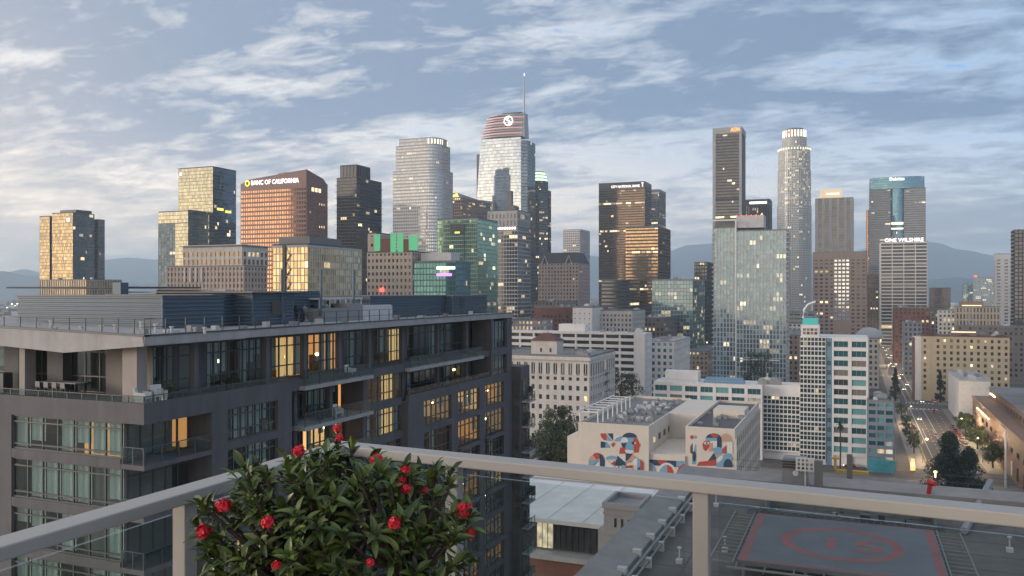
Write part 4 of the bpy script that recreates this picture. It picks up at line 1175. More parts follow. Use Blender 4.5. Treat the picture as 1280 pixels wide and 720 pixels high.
def paned_window(root, o, d, n, s0, s1, z0, z1, gmat, fmat, nv=2, nh=1, lit=0.0):
    """one window: recessed pane with frame and glazing bars in front of it"""
    b = MB()
    def q(s, k, z): return (o[0] + d[0] * s + n[0] * k, o[1] + d[1] * s + n[1] * k, z)
    b.quad(q(s0, 0, z0), q(s1, 0, z0), q(s1, 0, z1), q(s0, 0, z1), 0, (lit, random.random(), random.random()))
    w = 0.09
    for i in range(nv + 1):
        s = s0 + (s1 - s0 - w) * i / nv; b.obox(o, d, n, s, s + w, 0.01, 0.09, z0, z1, 1)
    for j in range(nh + 1):
        z = z0 + (z1 - z0 - w) * j / nh; b.obox(o, d, n, s0 + .001, s1 - .001, 0.012, 0.08, z, z + w, 1)
    return b.build('window', [gmat, fmat], root)


# white and aqua apartments: low wing and tall wing
def aqua_flats():
    D = 318.0; c0 = P(1000, HZ, D); Y0 = c0.y
    X = lambda x: on_Y(x, Y0)[1]
    z_low, z_hi = zpx(484, D), zpx(421, D)
    root = thing('apartment_block', 'white framed apartment block with aqua panels, tall wing stepping to a low wing', 'building', (X(950), Y0, GZ))
    fh = 3.55
    b = MB(); b.box(X(817), X(953) - 0.05, Y0 + 0.25, Y0 + 17, GZ, z_low); b.box(X(953), X(1000) - 0.05, Y0 + 4, Y0 + 17, GZ, z_low); b.box(X(1000), X(1085), Y0 + 0.3, Y0 + 24, GZ, z_hi); b.build('wall', 'white_paint', root)
    # low wing: frame grid with windows, two upper storeys in view and down to the street
    def grid(xa, xb, zt, nx, nfl, wfrac, gm, panels=0.35, yoff=0.0, s=0.62, nv=2):
        x0, x1 = X(xa), X(xb); cw = (x1 - x0) / nx
        fr = MB()
        for i in range(nx + 1):
            hw = cw * (1 - wfrac) / 2; fr.box(max(x0, x0 + i * cw - hw), min(x1, x0 + i * cw + hw), Y0 + yoff - 0.28, Y0 + yoff + 0.3, GZ, zt)
        for j in range(nfl + 1):
            z = zt - j * fh; fr.box(x0 + .01, x1 - .01, Y0 + yoff - 0.22, Y0 + yoff + 0.29, z - (1 - s) * fh, z - 0.02)
        fr.build('facade_frame', 'white_paint', root)
        for j in range(nfl):
            zb = zt - (j + 1) * fh
            for i in range(nx):
                s0, s1 = x0 + i * cw + cw * (1 - wfrac) / 2, x0 + (i + 1) * cw - cw * (1 - wfrac) / 2
                l = (0.2 + random.random() * .4) if random.random() < 0.07 else 0
                paned_window(root, (s0, Y0 + yoff + 0.1), (1, 0), (0, -1), 0, s1 - s0, zb, zb + s * fh, gm if random.random() > .25 else 'g_old', 'metal_light', nv, 1, l)
    grid(817, 953, z_low, 7, 3, 0.80, 'g_aqua', nv=3)
    grid(1040, 1085, z_hi, 2, 12, 0.80, 'g_aqua', nv=3)
    # gridded glass bays
    for (xa, xb, zt, nx, yo) in ((953, 999, zpx(497, D), 9, 3.6), (1000, 1032, z_hi, 7, -0.2)):
        gl, fr = MB(), MB()
        n = int((zt - GZ) / fh)
        facade(gl, fr, (X(xa), Y0 + yo), (X(xb), Y0 + yo), zt - n * fh, zt, nx, n * 2, pier=0.2, span=0.2, dp=0.15, ds=0.12, lit=0.04)
        gl.build('bay_glass', 'g_bay', root, 'stuff'); fr.build('bay_frame', 'white_paint', root, 'stuff')
        b = MB()
        for j in range(n + 1):
            b.box(X(xa), X(xb), Y0 + yo - 0.35, Y0 + yo - 0.16, zt - j * fh - 0.25, zt - j * fh + 0.1)
        b.build('floor_bands', 'white_paint', root)
    b = MB(); b.box(X(1032.5), X(1040), Y0 - 0.1, Y0 + .2, GZ, z_hi - .3); b.build('blue_strip', 'blue_sheet', root)
    for j in range(12): paned_window(root, (X(1033.5), Y0 - .12), (1, 0), (0, -1), 0, X(1039) - X(1033.5), z_hi - (j + 1) * fh, z_hi - (j + 1) * fh + 2.1, 'g_aqua', 'metal_light', 2, 1, 0)
    # top of the tall wing
    b = MB(); b.box(X(1001), X(1024), Y0 + 1, Y0 + 9, z_hi, zpx(406, D)); b.build('roof_house', 'white_paint', root)
    gl, fr = MB(), MB(); facade(gl, fr, (X(1003), Y0 + .95), (X(1022), Y0 + .95), zpx(419, D), zpx(410, D), 4, 2, pier=.2, span=.2, dp=.1); gl.build('roof_windows', 'g_old', root, 'stuff'); fr.build('roof_window_frame', 'white_paint', root)
    b = MB(); b.box(X(1003), X(1022), Y0 + 1.2, Y0 + 7, zpx(406, D) + .01, zpx(398, D)); b.build('teal_sign_box', 'sign_teal', root)
    b = MB(); b.tube([(X(1003), Y0 + 4, zpx(398, D)), (X(1004), Y0 + 4, zpx(388, D)), (X(1009), Y0 + 4, zpx(381, D)), (X(1019), Y0 + 4, zpx(377, D))], 0.42, 6); b.build('curved_fin', 'frame_white', root)
    # low roof: plant, blue roof sheet, railings
    b = MB(); b.box(X(828), X(870), Y0 + 5, Y0 + 11, z_low, z_low + 4); b.build('roof_house', 'white_paint', root)
    b = MB(); b.hexa([(X(878), Y0 + 2, z_low + .02), (X(930), Y0 + 2, z_low + .02), (X(928), Y0 + 10, z_low + .02), (X(876), Y0 + 10, z_low + .02), (X(880), Y0 + 4, z_low + 2), (X(926), Y0 + 4, z_low + 2), (X(926), Y0 + 8, z_low + 2), (X(880), Y0 + 8, z_low + 2)]); b.build('blue_roof', 'blue_sheet', root)
    roof_kit(root, X(932), X(995), Y0 + 3, Y0 + 15, z_low, 21, 6)
    b = MB(); 
    for i in range(20): b.cyl(X(819 + i * 7), Y0 + .3, z_low, z_low + 1.1, .04, n=4)
    b.box(X(819), X(952), Y0 + .27, Y0 + .33, z_low + 1.05, z_low + 1.12); b.build('roof_railing', 'metal_light', root)
    # east flank of the tall wing
    gl, fr = MB(), MB(); facade(gl, fr, (X(1085), Y0 + .3), (X(1085), Y0 + 24), GZ, z_hi, 6, 15, pier=.5, span=.4, lit=.06); gl.build('flank_windows', 'g_aqua', root, 'stuff'); fr.build('flank_wall', 'white_paint', root)
glass_mat('g_bay', (0.06, 0.11, 0.11), 0.6, 0.08, tilt=0.006, strength=0.7)
wall_mat('blue_sheet', (0.12, 0.22, 0.32), 0.5, 0.1)
aqua_flats()
r, (x0, x1, y0, y1, z1) = mid('apartment_block', 'small blue grey block with aqua windows at the avenue corner', 1085, 1117, None, 504, 300, 'blue_grey', 'g_aqua', cell=2.6, floor=2.9, pier=0.2, span=0.45, lit=0.08, units=3)
wall_mat('mural_teal', (0.06, 0.30, 0.36), 0.7, 0.3, 0.6, 0.0)
part_box('shopfront', r, 'mural_teal', x0 + .1, x1 + .5, y0 - .6, y0 - .1, GZ, GZ + 4.5)

# mural block: two wings round a light court
def mural_block():
    D = 228.0; Y0 = P(724, HZ, D).y
    X = lambda x: on_Y(x, Y0)[1]
    zt = zpx(531, D)
    z2 = zpx(529, D)
    root = thing('mural_block', 'cream block with two wings painted with red, navy and sky blue shapes', 'building', (X(800), Y0, GZ))
    xa, xb, xc, xd, xe = X(723), X(811), X(856), X(918), X(921)
    YL = Y0 + 62
    b = MB(); b.box(xa, xb, Y0, YL, GZ, zt); b.build('west_wing_wall', 'cream_paint', root)
    b = MB(); b.box(xc, xd, Y0 + 1, YL - 4, GZ, z2); b.build('east_wing_wall', 'cream_paint', root)
    b = MB(); b.box(xb + .01, xc - .01, Y0 + .6, Y0 + 26, GZ, zpx(561, D)); b.box(xb + .01, xc - .01, Y0 + 26.1, YL - 3, GZ, zpx(527, D)); b.build('court_wall', 'cream_paint', root)
    b = MB(); b.box(xa - 3.5, xa - .01, Y0 + 1, Y0 + 10, GZ, zpx(547, D)); b.build('side_annex', 'cream_paint', root)
    # parapets and roof sheets
    b = MB(); b.quad((xa + .4, Y0 + .4, zt + .02), (xb - .4, Y0 + .4, zt + .02), (xb - .4, YL - .4, zt + .02), (xa + .4, YL - .4, zt + .02)); b.build('roof_sheet', 'roof_grey', root)
    b = MB(); b.quad((xc + .4, Y0 + 1.4, z2 + .02), (xd - .4, Y0 + 1.4, z2 + .02), (xd - .4, YL - 4.4, z2 + .02), (xc + .4, YL - 4.4, z2 + .02)); b.build('roof_sheet', 'roof_dark', root)
    for (p, q_, z) in (((xa, Y0), (xb, YL), zt), ((xc, Y0 + 1), (xd, YL - 4), z2)):
        b = MB()
        b.box(p[0] - .02, q_[0] + .02, p[1] - .02, p[1] + .35, z - .01, z + .8); b.box(p[0] - .02, q_[0] + .02, q_[1] - .35, q_[1], z, z + .8)
        b.box(p[0] - .02, p[0] + .35, p[1] + .36, q_[1] - .36, z, z + .8); b.box(q_[0] - .35, q_[0] + .02, p[1] + .36, q_[1] - .36, z, z + .8)
        b.build('parapet', 'cream_paint', root)
    # white pergola on the west edge
    b = MB()
    for i in range(8):
        y = Y0 + 2 + i * 5; b.box(xa - .3, xa + 5, y, y + .3, zt + 3.2, zt + 3.5); b.box(xa + 4.7, xa + 5, y, y + .3, zt, zt + 3.2)
    b.box(xa - .5, xa - .15, Y0 + 1.5, Y0 + 38, zt + 3.52, zt + 3.8); b.box(xa + 4.8, xa + 5.1, Y0 + 1.5, Y0 + 38, zt + 3.52, zt + 3.8); b.box(xa - .4, xa - .1, Y0 + 2, Y0 + 2.3, zt + .8, zt + 3.5); b.build('pergola', 'frame_white', root)
    rg = random.Random(4)
    for i in range(90):
        x, y = rg.uniform(xa + 6, xb - 2.5), rg.uniform(Y0 + 8, YL - 5); w = rg.uniform(.8, 1.6); h = rg.uniform(.5, 1.1)
        b = MB(); b.box(x, x + w, y, y + w, zt + .02, zt + h); b.cyl(x + w / 2, y + w / 2, zt + h, zt + h + .12, w * .35, n=8); b.build('condenser', 'unit_grey' if i % 3 else 'unit_white', root)
    for i in range(12):
        x, y = rg.uniform(xc + 1, xd - 2), rg.uniform(Y0 + 5, Y0 + 30); w = rg.uniform(.8, 1.5); h = rg.uniform(.5, 1.2)
        b = MB(); b.box(x, x + w, y, y + w, z2 + .02, z2 + h); b.cyl(x + w / 2, y + w / 2, z2 + h, z2 + h + .12, w * .35, n=8); b.build('condenser', 'unit_grey', root)
    part_box('stair_house', root, 'cream_paint', xd - 9, xd - .4, Y0 + 24, Y0 + 34, z2, z2 + 2.4)
    # east face of west wing and east wing: windows
    fh = 3.6
    for i in range(8):
        for j in range(3):
            y = Y0 + 5 + i * 6.5; z = zt - 2.9 - j * fh
            l = 0.5 if (i * 7 + j * 5) % 9 == 0 else 0
            paned_window(root, (xb + .02, y), (0, 1), (1, 0), 0, 2.6, z - 1.7, z, 'g_old', 'metal_mid', 2, 1, l)
    gl, fr = MB(), MB(); facade(gl, fr, (xd, Y0 + 1), (xd, YL - 4), GZ, z2 - 1.6, 14, 7, pier=.3, span=.35, dp=.4, lit=.05); gl.build('flank_windows', 'g_old', root, 'stuff'); fr.build('flank_frame', 'cream_paint', root)
    # mural: flat colour fields painted on the south walls (columns/rows of the 1280x720 frame)
    cols = dict(r='mural_red', n='mural_navy', s='mural_sky', w='mural_white', p='mural_peach')
    def field(Yw, z_is, col, lift, pts):
        b = MB(); n = len(pts); f_, k_ = [], []
        for (x, y) in pts:
            DD, XX = on_Y(x, Yw); f_.append((XX, Yw - lift, zpx(y, DD))); k_.append((XX, Yw + 0.0, zpx(y, DD)))
        b.poly(f_)
        b.build('mural_field', cols[col], root)
    def sect(cx, cy_, rx, ry, a0, a1, n=14): return [(cx, cy_)] + [(cx + rx * math.cos(R(a0 + (a1 - a0) * i / n)), cy_ - ry * math.sin(R(a0 + (a1 - a0) * i / n))) for i in range(n + 1)]
    def full(cx, cy_, rx, ry=None, n=20): return [(cx + rx * math.cos(2 * math.pi * i / n), cy_ - (ry or rx) * math.sin(2 * math.pi * i / n)) for i in range(n)]
    def qd(*a): return [(a[i], a[i + 1]) for i in range(0, len(a), 2)]
    def zm(ox, oy, k):
        return lambda pts: [(ox + k * x, oy + k * y) for x, y in pts]
    T1, T2 = zm(720, 525, .1389), zm(805, 525, .1172)
    A = [('r', sect(275, 120, 55, 65, 180, 270)), ('n', qd(282, 120, 335, 120, 335, 187)), ('w', qd(337, 122, 405, 150, 337, 192)), ('s', qd(277, 130, 330, 190, 277, 187)), ('n', sect(222, 250, 85, 58, 0, 90)), ('s', sect(262, 248, 42, 50, 0, 80)), ('r', qd(340, 198, 357, 215, 335, 246, 314, 220)), ('w', qd(303, 225, 314, 222, 335, 248, 318, 244)),
         ('s', sect(440, 192, 95, 48, 20, 180)), ('n', sect(482, 158, 66, 44, 0, 180)), ('s', qd(425, 158, 530, 158, 505, 215, 425, 200)), ('w', sect(436, 198, 34, 44, 0, 180)), ('n', qd(405, 206, 455, 206, 458, 252, 420, 252)), ('r', qd(398, 246, 448, 250, 448, 302, 388, 302)), ('s', full(487, 243, 42)), ('r', qd(520, 160, 546, 160, 580, 226, 566, 248, 563, 292, 520, 292)), ('n', full(516, 207, 15)), ('w', full(533, 207, 8)),
         ('w', sect(482, 268, 42, 34, 180, 350)), ('n', qd(447, 296, 512, 306, 450, 372)), ('w', sect(447, 310, 72, 68, 180, 270)), ('n', qd(375, 318, 447, 382, 447, 412, 345, 412)), ('r', qd(312, 395, 352, 362, 352, 410)), ('s', sect(322, 352, 54, 32, 0, 180)), ('w', qd(268, 352, 318, 395, 360, 432, 262, 428)),
         ('r', sect(190, 352, 52, 58, 15, 180)), ('p', sect(190, 360, 74, 52, 120, 180)), ('n', qd(205, 297, 240, 318, 258, 365, 258, 426, 216, 426, 216, 350)), ('s', qd(115, 362, 208, 360, 150, 416, 115, 416)), ('w', qd(215, 368, 215, 426, 160, 418)), ('p', qd(507, 312, 558, 346, 450, 388)), ('w', full(548, 378, 37, 34)), ('s', sect(552, 395, 40, 50, 270, 450)), ('r', qd(580, 352, 603, 378, 606, 462, 578, 462)), ('r', qd(447, 412, 507, 404, 507, 432, 447, 432)), ('w', qd(447, 433, 507, 433, 507, 452, 447, 452)), ('s', qd(414, 404, 446, 404, 446, 446, 414, 446)), ('n', qd(540, 455, 576, 416, 576, 458)), ('w', qd(365, 412, 410, 412, 410, 440, 365, 440)), ('r', qd(380, 412, 394, 412, 394, 442, 380, 442)),
         ('r', qd(114, 535, 212, 540, 212, 602, 140, 598)), ('p', qd(216, 540, 330, 545, 300, 610, 216, 606)), ('s', sect(325, 632, 45, 45, 0, 180)), ('r', qd(325, 560, 412, 572, 412, 640)), ('w', qd(414, 560, 470, 640, 414, 640)), ('n', qd(430, 575, 510, 590, 482, 645)), ('s', sect(550, 650, 50, 62, 0, 180)), ('n', qd(600, 662, 640, 625, 640, 668))]
    for i, (c_, pts) in enumerate(A): field(Y0, zt, c_, 0.03 + 0.005 * i, T1(pts))
    B = [('n', qd(55, 420, 435, 440, 435, 510, 55, 480)), ('r', qd(135, 427, 248, 433, 190, 500)), ('s', qd(345, 437, 435, 442, 435, 490, 345, 500)), ('s', sect(55, 580, 82, 130, 0, 90)), ('p', sect(55, 590, 52, 100, 0, 90)), ('w', sect(242, 590, 108, 135, 0, 180)), ('p', sect(242, 590, 88, 110, 0, 180)), ('s', sect(242, 590, 72, 115, 90, 180)), ('r', sect(250, 570, 62, 90, 0, 95)), ('r', sect(440, 590, 92, 120, 90, 180)), ('p', sect(440, 590, 62, 85, 90, 180))]
    for i, (c_, pts) in enumerate(B): field(Y0 + .6, zt, c_, 0.03 + 0.005 * i, T2(pts))
    Cc = [('r', full(512, 183, 21)), ('s', full(550, 183, 16)), ('r', qd(491, 278, 500, 278, 500, 352, 491, 352)), ('n', qd(503, 262, 520, 248, 520, 357, 503, 357)), ('w', qd(522, 250, 546, 250, 546, 345, 522, 345)), ('s', qd(546, 255, 556, 270, 556, 470, 512, 470, 512, 420)), ('n', full(536, 388, 21, 58)),
          ('p', sect(875, 232, 70, 88, 0, 180)), ('n', sect(742, 200, 84, 58, 0, 180)), ('r', sect(742, 190, 60, 44, 20, 130)), ('s', qd(662, 190, 785, 190, 785, 222, 652, 222)), ('w', qd(705, 222, 778, 222, 778, 285, 735, 302, 705, 302)), ('n', qd(780, 185, 828, 190, 828, 296, 780, 290)), ('r', qd(622, 258, 642, 224, 700, 222, 697, 285, 655, 333, 632, 305)), ('w', full(668, 246, 28, 14)), ('n', full(670, 246, 10)), ('p', qd(702, 242, 736, 242, 736, 322, 690, 338)), ('s', full(790, 330, 48, 42)), ('p', qd(778, 368, 834, 368, 800, 430, 772, 420)), ('w', qd(770, 420, 830, 372, 852, 402, 780, 470)), ('s', qd(772, 470, 855, 400, 862, 500, 770, 500)), ('n', qd(745, 350, 770, 402, 766, 442, 680, 438)),
          ('r', qd(565, 486, 585, 446, 680, 434, 768, 420, 772, 486)), ('w', qd(885, 232, 945, 232, 945, 362, 885, 352)), ('r', qd(835, 312, 880, 262, 880, 356, 835, 356)), ('s', sect(890, 430, 55, 82, 0, 180)), ('n', sect(896, 502, 50, 88, 0, 180))]
    for i, (c_, pts) in enumerate(Cc): field(Y0 + 1, zt, c_, 0.03 + 0.005 * i, T2(pts))
for k_, c_ in dict(mural_red=(0.42, 0.065, 0.045), mural_navy=(0.03, 0.055, 0.10), mural_sky=(0.17, 0.34, 0.48), mural_white=(0.62, 0.62, 0.62), mural_peach=(0.50, 0.31, 0.22)).items():
    wall_mat(k_, c_, 0.85, 0.06)
mural_block()

# buff hotel on the avenue
def buff_hotel():
    D = 500.0; c0 = P(1150, HZ, D); Y0 = c0.y; X = lambda x: on_Y(x, Y0)[1]
    z1 = zpx(420, D)
    root = thing('hotel_block', 'buff painted hotel block with rows of small square windows', 'building', (X(1205), Y0, GZ))
    xa, xb = X(1152), X(1262)
    b = MB(); b.box(xa, xb, Y0 + .3, Y0 + 22, GZ, z1); b.build('wall', 'buff', root)
    part_box('white_flank', root, 'white_paint', xa - 3.5, xa - .02, Y0 + 1.2, Y0 + 20, GZ, z1 - 1)
    part_box('white_flank', root, 'brick_red', xa - 3.9, xa - 3.52, Y0 + 1.3, Y0 + 19.8, GZ, z1 - 1.4).name = 'brick_edge'
    fr = MB(); nx, fh = 13, 3.55; cw = (xb - xa) / nx; nf = int((z1 - 2 - GZ) / fh)
    for i in range(nx + 1):
        fr.box(max(xa, xa + i * cw - cw * .29), min(xb, xa + i * cw + cw * .29), Y0, Y0 + .32, GZ, z1 - .02)
    for j in range(nf + 1):
        zz = z1 - 1.6 - j * fh; fr.box(xa + .01, xb - .01, Y0 + .02, Y0 + .31, zz if j == 0 else zz, zz + (1.58 if j == 0 else fh * .46))
    fr.build('wall_piers', 'buff', root)
    for j in range(nf - 1):
        for i in range(nx):
            if i in (1, ): continue
            s0 = xa + i * cw + cw * .29; zz = z1 - 1.6 - j * fh
            l = (0.3 + random.random() * .4) if random.random() < 0.07 else 0
            paned_window(root, (s0, Y0 + .2), (1, 0), (0, -1), 0, cw * .42, zz - fh * .52, zz, 'g_old', 'metal_bronze', 1, 1, l)
    b = MB(); b.box(X(1178) - .3, X(1178) + .3, Y0 - .25, Y0 + .1, GZ, z1); b.build('pilaster', 'buff', root)
    b = MB(); b.box(xa - .3, xb + .3, Y0 - .3, Y0 + 22.3, z1, z1 + .35)
    for i in range(3):
        cx = xa + (xb - xa) * (0.1 + .4 * i); b.hexa([(cx - 4, Y0 - .28, z1 + .36), (cx + 4, Y0 - .28, z1 + .36), (cx + 4, Y0 + .4, z1 + .36), (cx - 4, Y0 + .4, z1 + .36), (cx - .8, Y0 - .28, z1 + 1.6), (cx + .8, Y0 - .28, z1 + 1.6), (cx + .8, Y0 + .4, z1 + 1.6), (cx - .8, Y0 + .4, z1 + 1.6)])
    b.build('tiled_coping', 'tile_red', root)
    b = MB(); b.box(X(1189), X(1222), Y0 + 4, Y0 + 10, z1 + .35, z1 + 3); b.build('roof_bar', 'taupe', root)
    b = MB(); b.box(X(1190), X(1221), Y0 + 3.6, Y0 + 3.95, z1 + 2.3, z1 + 2.9); b.build('roof_light_strip', 'sign_warm', root)
    roof_kit(root, X(1225), xb, Y0 + 3, Y0 + 20, z1, 77, 8)
buff_hotel()
r, (x0, x1, y0, y1, z1) = mid('low_block', 'small plain white block below the buff hotel', 1186, 1200, 1238, 476, 415, 'white_paint', roof='roof_pale', units=5, pier=0.92, span=0.9, lit=0)
part_box('lit_base', r, 'cream_paint', x0 + 4, x1, y0 - 1.2, y0 - .35, GZ, GZ + 2.5)

# brown stone hall on the east side of the avenue
def stone_hall():
    X0, Ya, Yb = 50.0, 285.0, 441.0
    z1, z2 = GZ + 15.5, GZ + 21.0
    root = thing('stone_hall', 'brown stone hall with stepped terraces and wall washer lamps', 'building', (X0 + 20, 380, GZ))
    b = MB(); b.box(X0, X0 + 60, Ya, Yb, GZ, z1); b.build('lower_wall', 'terracotta_hall', root)
    b = MB(); b.box(X0 - .25, X0 + 60, Ya, Yb + .3, z1, z1 + 1.1); b.build('cornice', 'terracotta_hall', root)
    b = MB(); b.box(X0 + 6, X0 + 60, Ya, Yb - 6, z1 + 1.1, z2); b.build('upper_wall', 'terracotta_hall', root)
    b = MB(); b.box(X0 + 5.7, X0 + 60, Ya, Yb - 5.7, z2, z2 + .6); b.build('roof_edge', 'roof_grey', root)
    b = MB(); b.box(X0 + 16, X0 + 60, Ya, Yb - 34, z2 + .6, z2 + 7); b.build('roof_hall', 'terracotta_hall', root)
    for i in range(11):
        y = Yb - 8 - i * 12
        for (za, zb, w) in ((GZ + 9, GZ + 11, 4.5), (GZ + 1.2, GZ + 6.0, 3.0)):
            paned_window(root, (X0 - .03, y), (0, -1), (-1, 0), 0, w, za, zb, 'g_old', 'metal_bronze', 2, 1, 0.25 if (i + int(za)) % 5 == 0 else 0)
    for i in range(7):
        y = Yb - 20 - i * 5.5
        b = MB(); b.box(X0 - .5, X0 - .27, y, y + .5, z1 - 2.4, z1 - 2.0); b.build('wall_lamp', 'lamp_glow', root)
        ld = bpy.data.lights.new('wall_washer', 'SPOT'); ld.energy = 900; ld.color = (1, .78, .5); ld.spot_size = R(100); ld.shadow_soft_size = .3
        lo = bpy.data.objects.new('wall_washer', ld); COL.objects.link(lo); lo.location = (X0 - 1.1, y + .25, z1 - 1.6); lo.parent = root; lo.matrix_parent_inverse = Matrix.Translation(-root.location); lo.rotation_euler = (0, R(-18), 0)
    for i in range(4):
        y = Yb - 4 - i * 4; b = MB(); b.box(X0 + 5.5, X0 + 5.95, y - 8, y - 7.4, z1 + 3.4, z1 + 3.8); b.build('wall_lamp', 'lamp_glow', root)
    for i in range(14):
        y = Yb - 30 - i * 7; b = MB(); b.box(X0 + 5.88, X0 + 6.1, y, y + 4.6, z1 + 1.8, z1 + 3.6); b.build('upper_window', 'g_bronze', root)
    # white mast tower close by the kerb
    b = MB(); b.tube([(X0 - 4.3, 318, GZ), (X0 - 4.3, 318, GZ + 19), (X0 - 6, 318, GZ + 20.5)], .35, 8); b.build('white_mast', 'frame_white', root)
wall_mat('terracotta_hall', (0.24, 0.155, 0.115), 0.85, 0.12)
stone_hall()

# white roofed brick block below the railing
def depot():
    D = 138.0; Y0 = P(700, HZ, D).y; X = lambda x: on_Y(x, Y0)[1]
    zr = zpx(655, D)
    root = thing('brick_depot', 'brick block with white membrane roof and square grey stair tower', 'building', (X(700), Y0, GZ))
    xa, xb = X(560), X(860)
    Yn = Y0 + 36
    b = MB(); b.box(xa, xb, Y0 + 2, Yn, GZ, zr); b.build('wall', 'metal_mid', root)
    b = MB(); b.quad((xa, Y0 + 1.0, zr + .03), (xb, Y0 + 1.0, zr + .03), (xb, Yn, zr + .03), (xa, Yn, zr + .03)); b.build('roof_membrane', 'membrane', root)
    for i in range(6):
        x = xa + 5 + i * 6.2; b = MB(); b.box(x, x + .12, Y0 + 1.2, Yn - .5, zr + .03, zr + .09); b.build('roof_seam', 'membrane', root)
    b = MB(); b.box(xa, xb, Yn - .4, Yn, zr, zr + 1.0); b.box(xa, xb, Y0 + .9, Y0 + 1.2, zr - .4, zr + .25); b.build('parapet', 'unit_white', root)
    b = MB(); b.box(xa, xb, Yn - 6.5, Yn - 6.2, zr + .03, zr + .35); b.build('roof_pipe', 'unit_grey', root)
    # glazed dark front
    zs = zr - 5.2
    n = 9; cw = (X(756) - xa) / n
    for i in range(n):
        paned_window(root, (xa + i * cw, Y0 + 1.95), (1, 0), (0, -1), .05, cw - .05, zs + .3, zr - .5, 'g_old', 'metal_dark', 3, 1, 0.3 if i in (5, ) else 0)
    b = MB(); b.box(xa, X(800), Y0 - .6, Y0 + 2.4, zs - .8, zs); b.build('ledge', 'stone_grey', root)
    b = MB(); b.box(xa, X(800), Y0 + .4, Y0 + 2.3, zs - 4.2, zs - .81); b.build('brick_band', 'brick_red', root)
    b = MB(); b.box(xa, X(800), Y0 - .4, Y0 + 2.35, zs - 5.0, zs - 4.21); b.build('ledge', 'stone_grey', root)
    for i in range(5):
        x = xa + 3 + i * 7; b = MB(); b.box(x, x + 1, Y0 + .3, Y0 + 2.3, GZ, zs - 5.01); b.build('brick_pier', 'brick_brown', root)
        paned_window(root, (x + 1, Y0 + 1.6), (1, 0), (0, -1), 0.2, 5.6, zs - 11, zs - 5.4, 'g_copper', 'metal_bronze', 4, 1, .5 if i in (3, 4) else 0)
    # stair tower
    xs, xe = X(757), X(800); zt = zpx(633, D - 3)
    b = MB(); b.box(xs, xe, Y0 - 1, Y0 + 7, GZ, zt); b.build('tower_wall', 'lilac_render', root)
    b = MB(); b.box(xs - .25, xe + .25, Y0 - 1.25, Y0 - .6, zt, zt + .9); b.box(xs - .25, xe + .25, Y0 + 6.7, Y0 + 7.25, zt, zt + .9); b.box(xs - .25, xs + .3, Y0 - .59, Y0 + 6.69, zt, zt + .9); b.box(xe - .3, xe + .25, Y0 - .59, Y0 + 6.69, zt, zt + .9); b.build('tower_parapet', 'lilac_render', root)
    b = MB(); b.box(xs - .2, xe + .2, Y0 - 1.2, Y0 - .95, zt - 4.2, zt - 3.8); b.box(xs - .15, xe + .15, Y0 - 1.15, Y0 - .98, zt - .9, zt - .6); b.build('string_course', 'lilac_render', root)
    for i in range(3):
        x = xs + 1.7 + i * 1.1; b = MB(); b.box(x, x + .35, Y0 - 1.05, Y0 - .9, zt - 2.9, zt - 1.5); b.build('slit_window', 'g_old', root)
    paned_window(root, (xs + 1.4, Y0 - 1.02), (1, 0), (0, -1), 0, 1.2, zt - 7.5, zt - 5.4, 'g_old', 'metal_dark', 2, 2)
    b = MB(); b.box(xs - 1.0, xs - .02, Y0 - .9, Y0 + 4, GZ, zt - 3.5); b.build('buttress', 'lilac_render', root)
wall_mat('membrane', (0.60, 0.60, 0.60), 0.7, 0.2, 0.3, 0.0); wall_mat('lilac_render', (0.30, 0.285, 0.30), 0.8, 0.08)
depot()
r, _q = mid('low_block', 'small pale stuccoed block beside the dark trees', 632, 664, 690, 580, 250, 'stone_pale', units=4, roof='roof_pale')

# distant carpet of low buildings, one mass
b = MB(); rg = random.Random(11)
for i in range(4200):
    D = 1050 * (3.3 ** rg.random()) * 1.25
    x = rg.uniform(-250, 1500)
    p = P(x, HZ, D)
    w, l, h = rg.uniform(12, 45), rg.uniform(12, 45), rg.choice((5, 6, 8, 9, 12, 15, 22))
    if AX0 - 8 < p.x + w and p.x < AX1 + 8 and p.y < 2500: continue
    b.box(p.x, p.x + w, p.y, p.y + l, GZ, GZ + h, rg.choice((0, 0, 1, 2, 3, 4)))
o = b.build('distant_city', ['stone_grey', 'stone_pale', 'brown_concrete', 'taupe', 'white_paint'], None, 'stuff'); o['label'] = 'distant carpet of low city buildings reaching the hills'; o['category'] = 'city'
b = MB()
for i in range(900):
    D = 900 * (4.2 ** rg.random()); p = P(rg.uniform(-150, 1400), HZ, D); s = 0.0006 * D
    b.box(p.x - s, p.x + s, p.y - s, p.y + s, GZ + 8, GZ + 8 + 2 * s)
o = b.build('distant_lights', 'lamp_dim', None, 'stuff') if 'lamp_dim' in MATS else (plain_mat('lamp_dim', (1, .8, .5), .5, 0, (1, .72, .36), 2.5), b.build('distant_lights', 'lamp_dim', None, 'stuff'))[1]
o['label'] = 'scattered street lights of the far city'; o['category'] = 'lights'

